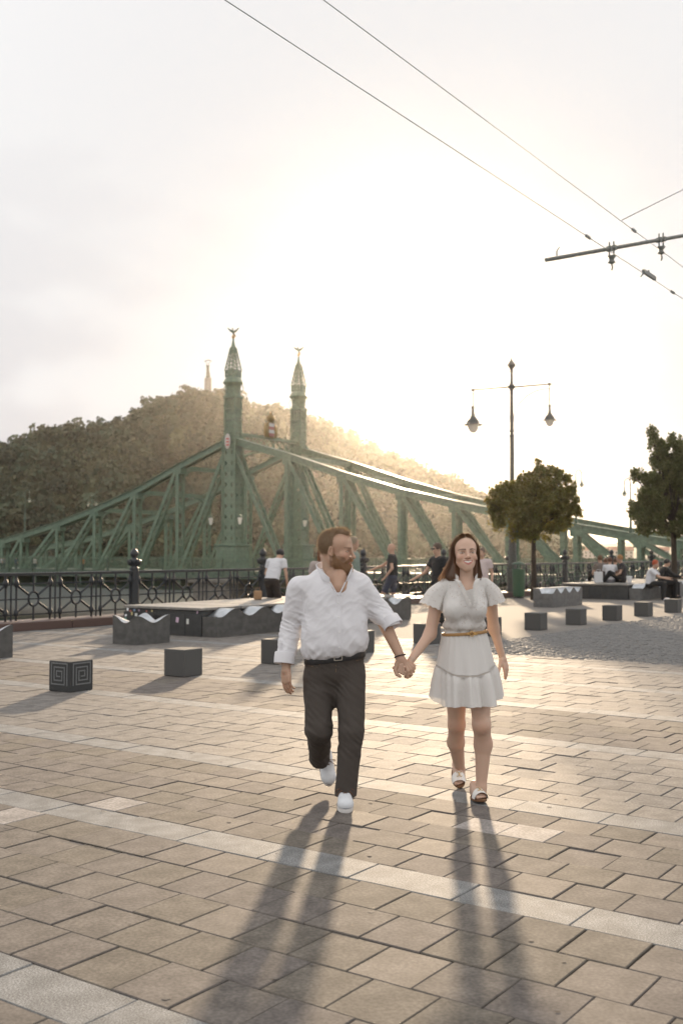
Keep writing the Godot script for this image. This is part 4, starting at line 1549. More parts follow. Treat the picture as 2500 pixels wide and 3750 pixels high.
func build_far() -> void:
	var r := RandomNumberGenerator.new()
	r.seed = 404
	hill_noise.seed = 8
	hill_noise.frequency = 0.02
	hill_noise.fractal_octaves = 4
	# ---- lower quay, river, far country
	var q := MB.new()
	var qo := 46.0
	q.quad(rail(-160, -3.4, -0.6), rail(-160, -3.4, -qo), rail(300, -3.4, -qo), rail(300, -3.4, -0.6))
	q.quad(rail(-160, -0.02, -0.62), rail(300, -0.02, -0.62), rail(300, -3.4, -0.6), rail(-160, -3.4, -0.6))
	q.quad(rail(-160, -3.4, -qo), rail(-160, -9.0, -qo), rail(300, -9.0, -qo), rail(300, -3.4, -qo))
	var qm := grain(mat(0.11, 0.103, 0.095, 0.9), T.blotch, T.rough, 0.4, 0.15)
	qm.metallic_specular = 0.15
	struct("lower_quay", q.mesh(), qm)
	var wtr := MB.new()
	wtr.quad(Vector3(-5000, -7.0, -40), Vector3(-5000, -7.0, -7500), Vector3(5000, -7.0, -7500), Vector3(5000, -7.0, -40))
	var wm := mat(0.025, 0.036, 0.03, 0.4)
	wm.metallic_specular = 0.14
	struct("river", wtr.mesh(), grain(wm, null, T.rough, 12.0, 0.04))
	var hill := MB.new()
	hill.tinted = true
	var rows := []
	var na := 150
	var nt := 46
	for j in nt + 1:
		var row := PackedVector3Array()
		for i in na + 1:
			row.append(hill_point(lerpf(-0.46, 0.22, float(i) / na), 2.0 * j / nt))
		rows.append(row)
	hill.grid(rows)
	for i in hill.v.size():
		var az := hill.v[i].x / -hill.v[i].z
		var z := -hill.v[i].z
		var t := (z - 430.0) / 230.0
		var k := smoothstep(-0.1, 0.15, rocky(az, t))
		hill.col[i] = Color(0.05, 0.055, 0.032).lerp(Color(0.2, 0.165, 0.135), k)
	var hm := grain(mat(1, 1, 1, 0.95), T.blotch, T.rough, 160.0, 0.02)
	hm.vertex_color_use_as_albedo = true
	struct("hill", hill.mesh(), hm)
	# rock outcrops standing proud of the slope
	var crag := MB.new()
	var crags := []
	for k in 900:
		var az := rnd(r, -0.4, 0.16)
		var t := rnd(r, 0.05, 0.8)
		if rocky(az, t) > 0.0:
			crags.append(Transform3D(Basis.from_euler(Vector3(rnd(r, -0.4, 0.4), rnd(r, 0, TAU), rnd(r, -0.3, 0.3))).scaled(Vector3(rnd(r, 1.2, 3.4), rnd(r, 1.5, 5.0), rnd(r, 1.2, 3.0))), hill_point(az, t) + Vector3(0, -1.5, 0)))
	var rk := []
	for i in 7:
		var row := PackedVector3Array()
		for j in 9:
			var a := TAU * j / 9
			var ph := PI * i / 6
			var w := rnd(r, 0.72, 1.15)
			row.append(Vector3(sin(ph) * cos(a) * w, -cos(ph) * rnd(r, 0.85, 1.1), -sin(ph) * sin(a) * w))
		rk.append(row)
	crag.grid(rk, true)
	scatter(self, "cliff_rocks", crag.mesh(), grain(mat(0.2, 0.165, 0.135, 0.95), T.blotch, T.rough, 60.0, 0.05), crags)
	# ---- the wood that covers the hill
	var fm := mat(1, 1, 1, 0.85)
	fm.vertex_color_use_as_albedo = true
	translucent(fm, 0.05, 0.07, 0.04)
	var kinds := []
	for k in 4:
		var mb := MB.new()
		var lobes := []
		for q2 in 7:
			lobes.append([Vector3(rnd(r, -0.6, 0.6), rnd(r, -0.3, 0.75), rnd(r, -0.6, 0.6)), rnd(r, 0.3, 0.55)])
		for j in 190:
			var lb: Array = lobes[j % 7]
			var d := Vector3(rnd(r, -1, 1), rnd(r, -0.7, 1), rnd(r, -1, 1)).normalized()
			var c: Vector3 = lb[0] + d * lb[1] * rnd(r, 0.75, 1.08)
			var b := Basis.looking_at(d, Vector3(0.1, 0.98, 0.15)) * Basis.from_euler(Vector3(rnd(r, -0.9, 0.9), rnd(r, -0.9, 0.9), rnd(r, 0, TAU)))
			var w := rnd(r, 0.1, 0.19)
			mb.quad(c - b.x * w, c + b.y * w, c + b.x * w, c - b.y * w)
		kinds.append(mb.mesh())
	var sets := [[], [], [], []]
	for k in 5600:
		var az := rnd(r, -0.45, 0.21)
		var t := pow(rnd(r, 0.0, 1.0), 0.8) * 1.08
		var rkk := rocky(az, t)
		if rkk > 0.02 and r.randf() < 0.62:
			continue
		var sc := rnd(r, 2.6, 5.0) if r.randf() < 0.6 else rnd(r, 5.0, 8.0)
		if rkk > -0.12:
			sc *= 0.6
		var p := hill_point(az, t)
		sets[r.randi() % 4].append(Transform3D(Basis(Vector3.UP, rnd(r, 0, TAU)).scaled(Vector3(sc, sc * rnd(r, 0.8, 1.25), sc)), p + Vector3(0, sc * 0.45, 0)))
	var tints := []
	for k in 61:
		var t := rnd(r, 0.5, 1.5)
		var warm := rnd(r, 0.0, 1.0)
		tints.append(Color(0.034, 0.052, 0.028).lerp(Color(0.056, 0.06, 0.026), warm * warm) * t)
	for k in 4:
		scatter(self, "hillside_wood", kinds[k], fm, sets[k], tints)
	# ---- single trees standing out on the skyline
	var con := MB.new()
	for j in 260:
		var h := pow(rnd(r, 0.0, 1.0), 1.4)
		var a := rnd(r, 0, TAU)
		var rad := 0.34 * (1.0 - h) * rnd(r, 0.5, 1.0) + 0.02
		var c := Vector3(cos(a) * rad, 0.12 + 0.88 * h, sin(a) * rad)
		var b := Basis(Vector3.UP, a) * Basis.from_euler(Vector3(rnd(r, -0.6, 0.6), rnd(r, -0.6, 0.6), -0.4))
		mb_leaf(con, c, b, 0.09)
	var conm := con.mesh()
	var tr := MB.new()
	tr.tube(PackedVector3Array([Vector3(0, -0.3, 0), Vector3(0, 0.9, 0)]), PackedFloat32Array([0.03, 0.01]), 6)
	var trm := tr.mesh()
	var names := ["pointed conifer on the skyline beside another, far left of the hill", "second of the two pointed conifers on the far left skyline", "broad pointed conifer halfway up the hill's left skyline", "lone thin tree on the skyline between the two towers", "small conifer on the skyline right below the statue"]
	var us := [122.0, 146.0, 538.0, 945.0, 727.0]
	var hs := [9.0, 10.0, 13.0, 12.0, 7.0]
	var cm := mat(0.03, 0.042, 0.022, 0.85)
	for k in 5:
		var az: float = (us[k] - 1250.0) / 3950.0
		var o := thing("skyline_tree", names[k], "tree", hill_point(az, 1.0), 0.0, "trees standing out on the hill's skyline")
		o.scale = Vector3.ONE * hs[k]
		part(o, "trunk", trm, M.bark)
		part(o, "crown", conm, cm)
	build_statue()
	# ---- fort wall near the top
	var w0 := hill_point(-0.0935, 1.0)
	var fort := MB.new()
	fort.box(w0 + Vector3(-0.5, 3.4, -4), Vector3(3.6, 4.2, 6.0), Basis(Vector3.UP, 0.2), 0.15)
	fort.box(w0 + Vector3(7.5, -1.6, -6), Vector3(5.0, 3.0, 4.0), Basis(Vector3.UP, 0.2), 0.15)
	tag(part(self, "fort_wall", fort.mesh(), grain(mat(0.3, 0.26, 0.21, 0.9), T.blotch, T.rough, 20.0, 0.1)), "pale stone fort wall on the hilltop behind the near tower", "fort")
	# ---- distant hills and houses across the water
	var dist := MB.new()
	var drows := []
	for j in 4:
		var row := PackedVector3Array()
		for i in 60:
			var az := lerpf(0.1, 0.5, i / 59.0)
			var u := 1250.0 + 3950.0 * az
			var sl := (2018.0 - (1972.0 + 18.0 * sin(u * 0.006) + 8.0 * sin(u * 0.021) + clampf((u - 2200.0) * 0.03, -6.0, 30.0))) / 3950.0
			var z: float = [1500.0, 2000.0, 2600.0, 3300.0][j]
			row.append(Vector3(az * z, -7.0 + maxf(0.0, sl * 2600.0 + 8.0) * [0.0, 0.5, 1.0, 0.2][j], -z))
		drows.append(row)
	dist.grid(drows)
	struct("far_hills", dist.mesh(), grain(mat(0.06, 0.075, 0.045, 0.95), T.blotch, null, 0.0, 0.005))
	var hmats := [mat(0.45, 0.4, 0.34, 0.9), mat(0.36, 0.33, 0.3, 0.9), mat(0.5, 0.47, 0.42, 0.9)]
	var looks := ["cream", "grey", "white"]
	var wheres := ["behind the round tree's trunk", "left of the short truss end", "below the short truss end", "between the truss end and the tall tree", "beside the tall tree's trunk"]
	for k in 5:
		var u: float = [2010.0, 2150.0, 2210.0, 2270.0, 2420.0][k]
		var z := 820.0 + 60.0 * (k % 3)
		var az := (u - 1250.0) / 3950.0
		var o := thing("riverside_house", "distant %s riverside house across the water, %s" % [looks[k % 3], wheres[k]], "house", Vector3(az * z, -7.0, -z), 0.3 - 0.15 * k, "houses on the far bank")
		var hb := MB.new()
		var hw := 6.0 + 3.0 * (k % 2)
		hb.box(Vector3(0, 4.6, 0), Vector3(hw, 4.6, 5), Basis())
		part(o, "wall", hb.mesh(), hmats[k % 3])
		var rf := MB.new()
		rf.quad(Vector3(-hw - 0.4, 9.1, 5.4), Vector3(hw + 0.4, 9.1, 5.4), Vector3(hw + 0.4, 12.0, 0), Vector3(-hw - 0.4, 12.0, 0))
		rf.quad(Vector3(hw + 0.4, 9.1, -5.4), Vector3(-hw - 0.4, 9.1, -5.4), Vector3(-hw - 0.4, 12.0, 0), Vector3(hw + 0.4, 12.0, 0))
		rf.tri(Vector3(hw, 9.2, 5), Vector3(hw, 9.2, -5), Vector3(hw, 11.9, 0))
		rf.tri(Vector3(-hw, 9.2, -5), Vector3(-hw, 9.2, 5), Vector3(-hw, 11.9, 0))
		part(o, "roof", rf.mesh(), mat(0.22, 0.09, 0.055, 0.85))
		var win := MB.new()
		for i in 5:
			for j in 3:
				win.box(Vector3(-hw + hw * 2 * (i + 0.5) / 5, 2.0 + 2.7 * j, 5.02), Vector3(0.5, 0.8, 0.05))
		part(o, "windows", win.mesh(), mat(0.03, 0.035, 0.04, 0.2)).set_meta("kind", "stuff")
	# dark shrubs and embankment under the bridge on the far side
	var bank := []
	for k in 500:
		var az := rnd(r, -0.42, 0.3)
		var z := rnd(r, 395.0, 428.0)
		var sc := rnd(r, 2.0, 4.2)
		bank.append(Transform3D(Basis(Vector3.UP, rnd(r, 0, TAU)).scaled(Vector3.ONE * sc), Vector3(az * z, -6.0 + sc * 0.4, -z)))
	scatter(self, "riverbank_shrubs", kinds[0], fm, bank, tints)

func mb_leaf(mb: MB, c: Vector3, b: Basis, w: float) -> void:
	mb.quad(c - b.x * w, c + b.y * w, c + b.x * w, c - b.y * w)

func build_statue() -> void:
	var at := Vector3((760.0 - 1250.0) / 3950.0 * 655.0, 0, -655.0)
	at.y = 1.62 + (2018.0 - 1462.0) / 3950.0 * 655.0 - 2.0
	var o := thing("hilltop_monument", "hilltop monument of a robed figure lifting a palm leaf on a tall pedestal", "monument", at)
	var pd := MB.new()
	pd.box(Vector3(0, 1.0, 0), Vector3(2.9, 1.5, 2.9), Basis(), 0.2)
	pd.lathe([Vector2(3.2, 0.0), Vector2(3.1, 3.0), Vector2(2.8, 14.6), Vector2(3.0, 14.8), Vector2(3.0, 15.2), Vector2(0, 15.2)], Vector3.ZERO, Basis(Vector3.UP, PI / 4), 4)
	part(o, "pedestal", pd.mesh(), grain(mat(0.3, 0.29, 0.275, 0.8), T.blotch, null, 0, 0.2))
	var f := Field.new()
	var y := 15.2
	var pr := [["c", Vector3(0, y, 0), Vector3(-0.1, y + 3.2, 0), 1.5, 1.05, 0.4], ["c", Vector3(-0.1, y + 3.2, 0), Vector3(-0.2, y + 5.6, 0), 1.05, 0.85, 0.4], ["c", Vector3(-0.2, y + 5.4, 0), Vector3(-0.25, y + 6.6, 0), 0.9, 0.65, 0.3], ["e", Vector3(-0.28, y + 7.5, 0.1), Vector3(0.55, 0.65, 0.6), 0.2], ["c", Vector3(-0.75, y + 6.4, 0), Vector3(-0.95, y + 8.0, 0.1), 0.38, 0.32, 0.2], ["c", Vector3(-0.95, y + 8.0, 0.1), Vector3(-0.6, y + 9.3, 0.2), 0.2, 0.15, 0.2], ["c", Vector3(0.3, y + 6.4, 0), Vector3(0.55, y + 8.0, 0.1), 0.38, 0.32, 0.2], ["c", Vector3(0.55, y + 8.0, 0.1), Vector3(0.35, y + 9.3, 0.2), 0.2, 0.15, 0.2]]
	f.setup(pr, 0.13, 0.2)
	var mb := MB.new()
	f.into(mb)
	var bronze := grain(mat(0.035, 0.065, 0.05, 0.6), T.blotch, null, 0, 0.3)
	part(o, "figure", mb.mesh(), bronze)
	var leaf := MB.new()
	var rows := []
	for k in 15:
		var t := float(k) / 14 * 2.0 - 1.0
		var c := Vector3(-0.1 + t * 2.3, y + 10.4 + 0.55 * (1.0 - t * t) + 0.15 * t, 0.2)
		var row := PackedVector3Array()
		for j in 6:
			var a := -TAU * j / 6
			row.append(c + Vector3(0, cos(a) * 0.32, sin(a) * 0.5) * (1.05 - t * t * 0.8))
		rows.append(row)
	leaf.grid(rows, true)
	leaf.beam(Vector3(-0.6, y + 9.2, 0.2), Vector3(-2.1, y + 10.3, 0.2), 0.3, 0.3)
	leaf.beam(Vector3(0.35, y + 9.2, 0.2), Vector3(1.9, y + 10.5, 0.2), 0.3, 0.3)
	part(o, "palm_leaf", leaf.mesh(), bronze)

var fold := FastNoiseLite.new()

func fnoise(p: Vector3, fx: float, fy: float, fz: float) -> float:
	return fold.get_noise_3d(p.x * fx, p.y * fy, p.z * fz)

func ridge_fold(p: Vector3, fx: float, fy: float, fz: float) -> float:
	# soft cloth folds: rounded valleys between sharper crests
	var n := fnoise(p, fx, fy, fz)
	return 0.45 - sqrt(n * n + 0.006) * 1.3

# a head in its own frame: looks along +z, y up, origin between the eyes' level and the ears
func head_prims(female: bool) -> Array:
	var P := [
		["e", Vector3(0, 0.035, -0.018), Vector3(0.074, 0.092, 0.096), 0.02],
		["e", Vector3(0, 0.045, 0.03), Vector3(0.066, 0.066, 0.06), 0.03],
		["e", Vector3(0, -0.035, 0.03), Vector3(0.057 if female else 0.060, 0.072, 0.058), 0.03],
		["c", Vector3(-0.043 if female else -0.047, -0.052, 0.0), Vector3(-0.012 if female else -0.016, -0.097, 0.062), 0.019 if female else 0.026, 0.016 if female else 0.021, 0.03],
		["c", Vector3(0.043 if female else 0.047, -0.052, 0.0), Vector3(0.012 if female else 0.016, -0.097, 0.062), 0.019 if female else 0.026, 0.016 if female else 0.021, 0.03],
		["e", Vector3(0, -0.1, 0.068), Vector3(0.019 if female else 0.024, 0.016, 0.019), 0.02],
		["c", Vector3(-0.03, 0.024, 0.078), Vector3(0.03, 0.024, 0.078), 0.011 if female else 0.0135, 0.011 if female else 0.0135, 0.02],
		["e", Vector3(-0.04, -0.024, 0.058), Vector3(0.024, 0.022, 0.022), 0.022],
		["e", Vector3(0.04, -0.024, 0.058), Vector3(0.024, 0.022, 0.022), 0.022],
		["e", Vector3(0, -0.068, 0.074), Vector3(0.034, 0.026, 0.02), 0.02],
		["E", Vector3(-0.034, 0.002, 0.096), Vector3(0.021, 0.0115, 0.014), 0.012],
		["E", Vector3(0.034, 0.002, 0.096), Vector3(0.021, 0.0115, 0.014), 0.012],
		["e", Vector3(-0.034, 0.002, 0.0715), Vector3(0.0165, 0.0125, 0.0125), 0.002],
		["e", Vector3(0.034, 0.002, 0.0715), Vector3(0.0165, 0.0125, 0.0125), 0.002],
		["c", Vector3(0, 0.016, 0.089 if female else 0.092), Vector3(0, -0.026, 0.106 if female else 0.113), 0.0072, 0.0105, 0.012],
		["e", Vector3(0, -0.028, 0.108 if female else 0.116), Vector3(0.0118, 0.0095, 0.0105), 0.008],
		["e", Vector3(-0.0135, -0.031, 0.095), Vector3(0.0085, 0.0075, 0.011), 0.006],
		["e", Vector3(0.0135, -0.031, 0.095), Vector3(0.0085, 0.0075, 0.011), 0.006],
	]
	for s in [-1.0, 1.0]:
		P.append(["c", Vector3(0.0, -0.0515, 0.0935), Vector3(s * 0.031, -0.0495, 0.0785), 0.004, 0.0025, 0.004])
		P.append(["c", Vector3(0.0, -0.0715, 0.0915), Vector3(s * 0.03, -0.0535, 0.078), 0.005, 0.0025, 0.004])
		var eb := Basis.from_euler(Vector3(0.15, s * 0.45, s * -0.12))
		P.append(["e", Vector3(s * 0.079, -0.006, -0.014), Vector3(0.0085, 0.033, 0.019), 0.004, eb])
		P.append(["E", Vector3(s * 0.0865, -0.003, -0.01), Vector3(0.005, 0.02, 0.01), 0.004, eb])
		P.append(["e", Vector3(s * 0.077, -0.03, -0.004), Vector3(0.007, 0.011, 0.008), 0.004])
	return P

# place prims by a transform (scale must be uniform)
func moved(prims: Array, t: Transform3D) -> Array:
	var k := t.basis.x.length()
	var rot := t.basis.orthonormalized()
	var out := []
	for p in prims:
		if p[0] == "c" or p[0] == "C":
			out.append([p[0], t * p[1], t * p[2], p[3] * k, p[4] * k, p[5] * k])
		elif p[0] == "e" or p[0] == "E":
			out.append([p[0], t * p[1], p[2] * k, p[3] * k, rot * (p[4] if p.size() > 4 else Basis())])
	return out

# a hand: origin at the wrist, fingers along +y, back of the hand towards +z, thumb on the +x side (side = 1)
func hand_prims(side: float, curl: float, spread := 0.0, thumb_in := 0.3) -> Array:
	var P := [["c", Vector3(0, -0.03, 0), Vector3(0, 0.015, 0), 0.025, 0.027, 0.02],
		["e", Vector3(0, 0.05, 0), Vector3(0.042, 0.05, 0.0165), 0.015]]
	var xs := [0.031, 0.0105, -0.0105, -0.03]
	var ls := [0.073, 0.08, 0.075, 0.058]
	for k in 4:
		var base := Vector3(side * xs[k], 0.088 - 0.004 * absf(k - 1.0), 0.0)
		var a := curl * (0.75 + 0.1 * k)
		var d := Vector3(side * xs[k] * spread * 8.0, 1, 0).normalized()
		var p := base
		var r: float = [0.0095, 0.0098, 0.0093, 0.0082][k]
		P.append(["c", Vector3(side * xs[k] * 0.85, 0.05, 0.0), p, 0.011, 0.0105, 0.008])
		for j in 3:
			var ang := a * (j + 1) * 0.6
			var q: Vector3 = p + Vector3(d.x, cos(ang), -sin(ang)).normalized() * ls[k] * [0.45, 0.32, 0.23][j]
			P.append(["c", p, q, r, r * 0.93, 0.002])
			p = q
			r *= 0.93
	var t0 := Vector3(side * 0.026, 0.018, -0.004)
	var t1 := Vector3(side * 0.05, 0.05, -0.014)
	var t2 := t1 + Vector3(side * 0.022 * (1.0 - thumb_in), 0.033, -0.012 - 0.02 * thumb_in)
	var t3 := t2 + Vector3(side * 0.008 * (1.0 - thumb_in * 2.0), 0.026, -0.006 - 0.012 * thumb_in)
	P.append(["c", t0, t1, 0.0175, 0.0135, 0.012])
	P.append(["c", t1, t2, 0.0125, 0.0112, 0.003])
	P.append(["c", t2, t3, 0.0112, 0.0092, 0.002])
	return P

func aim(at: Vector3, along: Vector3, back: Vector3, k := 1.0) -> Transform3D:
	var y := along.normalized()
	var x := y.cross(back).normalized()
	return Transform3D(Basis(x, y, x.cross(y)).scaled(Vector3.ONE * k), at)

func mesh_of(prims: Array, cell: float, bump = null, paint = null, near := 0.03) -> ArrayMesh:
	var f := Field.new()
	f.setup(prims, cell)
	if bump != null:
		f.bump(bump, near)
	var mb := MB.new()
	mb.tinted = paint != null
	f.into(mb, paint)
	return mb.mesh()

func shoe_prims() -> Array:
	# toe along +z, sole at y = 0
	return [["e", Vector3(0, 0.05, 0.085), Vector3(0.049, 0.042, 0.065), 0.02], ["c", Vector3(0, 0.045, 0.1), Vector3(0, 0.055, -0.09), 0.043, 0.037, 0.02], ["c", Vector3(0, 0.075, 0.03), Vector3(0, 0.09, -0.07), 0.036, 0.036, 0.03], ["p", Vector3(0, 0.03, 0), Vector3(0, -1, 0), 0.3], ["p", Vector3(0, 0.112, -0.06), Vector3(0, 1, 0.1), 0.3]]

func ribbon(mb: MB, pts: PackedVector3Array, w0: float, w1: float, side: Vector3) -> void:
	# a thin strand: a flat tapering strip
	for i in pts.size() - 1:
		var a := lerpf(w0, w1, float(i) / (pts.size() - 1))
		var b := lerpf(w0, w1, float(i + 1) / (pts.size() - 1))
		mb.quad(pts[i] - side * a, pts[i] + side * a, pts[i + 1] + side * b, pts[i + 1] - side * b)

func surface_strip(f: Field, line: Array, wide: float, thick: float, from: Vector3) -> MB:
	# a raised strip laid on a cloth surface along points that are dropped onto it
	var mb := MB.new()
	var pts := PackedVector3Array()
	for k in line.size() - 1:
		for j in 6:
			var p: Vector3 = line[k].lerp(line[k + 1], j / 6.0)
			pts.append(f.hit(p - from * 0.3, from))
	pts.append(f.hit(line[line.size() - 1] - from * 0.3, from))
	var rows := []
	for i in pts.size():
		var d := (pts[mini(i + 1, pts.size() - 1)] - pts[maxi(i - 1, 0)]).normalized()
		var s := d.cross(from).normalized() * wide * 0.5
		var o := -from * thick
		rows.append(PackedVector3Array([pts[i] - s + from * 0.002, pts[i] - s * 0.92 + o, pts[i] + s * 0.92 + o, pts[i] + s + from * 0.002]))
	mb.grid(rows)
	return mb

func cloth_mat(r: float, g: float, b: float, back: float, rough := 0.85) -> StandardMaterial3D:
	var m := grain(mat(r, g, b, rough), T.cloth, T.fine, 0.035, 11.0, false)
	if back > 0.0:
		translucent(m, r * back, g * back, b * back)
	return m

func skin_mat() -> StandardMaterial3D:
	var m := grain(mat(1, 1, 1, 0.5), T.blotch, T.fine, 0.012, 14.0, false)
	m.albedo_texture = T.skin
	m.vertex_color_use_as_albedo = true
	m.subsurf_scatter_enabled = true
	m.subsurf_scatter_strength = 0.12
	return m

func build_couple() -> void:
	fold.seed = 3
	fold.frequency = 1.0
	fold.fractal_type = FastNoiseLite.FRACTAL_NONE
	T.skin = noise_tex(0.05, 0.9, 1.0, 19, 4)
	build_man()
	build_woman()
	build_hand_bracelet()

func face_paint(inv: Transform3D, tone: Color, lips: Color, brow: Color, beard: Color, has_beard: bool) -> Callable:
	return func(p: Vector3, _n: Vector3) -> Color:
		var q := inv * p
		var c := tone
		if q.z > 0.02 and q.length() < 0.17:
			var ax := absf(q.x)
			# cheeks and nose a little redder
			c = c.lerp(Color(tone.r * 1.05, tone.g * 0.78, tone.b * 0.72), 0.55 * exp(-pow((ax - 0.044) / 0.02, 2) - pow((q.y + 0.024) / 0.02, 2)) + 0.35 * exp(-pow(q.x / 0.014, 2) - pow((q.y + 0.032) / 0.012, 2)))
			var by := 0.0255 - 5.5 * pow(ax - 0.036, 2)
			if ax > 0.013 and ax < 0.058 and absf(q.y - by) < 0.0036 * (1.1 - (ax - 0.013) * 17.0) + 0.0006:
				c = brow
			if absf(q.y - 0.0095 + 24.0 * pow(ax - 0.034, 2)) < 0.0019 and absf(ax - 0.034) < 0.0175:
				c = brow.lerp(c, 0.2)
			if q.z > 0.07:
				var e := pow(ax / 0.032, 2)
				if e < 1.0 and q.y < -0.0485 + 0.0005 * e and q.y > -0.0795 + 0.027 * e:
					c = lips
		if has_beard and q.z > -0.02 and q.y < -0.03 and q.z > -0.02:
			var ax2 := absf(q.x)
			var line := -0.062 + clampf((ax2 - 0.02) / 0.05, 0.0, 1.0) * 0.035
			if q.y < line or (q.y < -0.042 and ax2 < 0.03 and q.z > 0.07):
				if not (absf(q.y + 0.068) < 0.006 and ax2 < 0.02 and q.z > 0.08):
					c = c.lerp(beard, 0.6)
		return c

func eyes(parent: Node3D, t: Transform3D, iris: Color, open := 1.0) -> void:
	for s in [-1.0, 1.0]:
		var mb := MB.new()
		mb.tinted = true
		var c: Vector3 = t * Vector3(s * 0.034, 0.002, 0.0765)
		var k := t.basis.x.length()
		mb.tint = Color(0.55, 0.5, 0.47)
		mb.ball(c, Vector3(0.0152, 0.0066 * open, 0.0092) * k, 14, t.basis.orthonormalized())
		var fr := t.basis.orthonormalized()
		for i in mb.v.size():
			var q: Vector3 = fr.transposed() * (mb.v[i] - c)
			var w := Vector2(q.x, q.y).length() / k
			if q.z > 0:
				if w < 0.0028:
					mb.col[i] = Color(0.008, 0.007, 0.006)
				elif w < 0.007:
					mb.col[i] = iris
		var m := mat(1, 1, 1, 0.15)
		m.vertex_color_use_as_albedo = true
		part(parent, "eye", mb.mesh(), m)

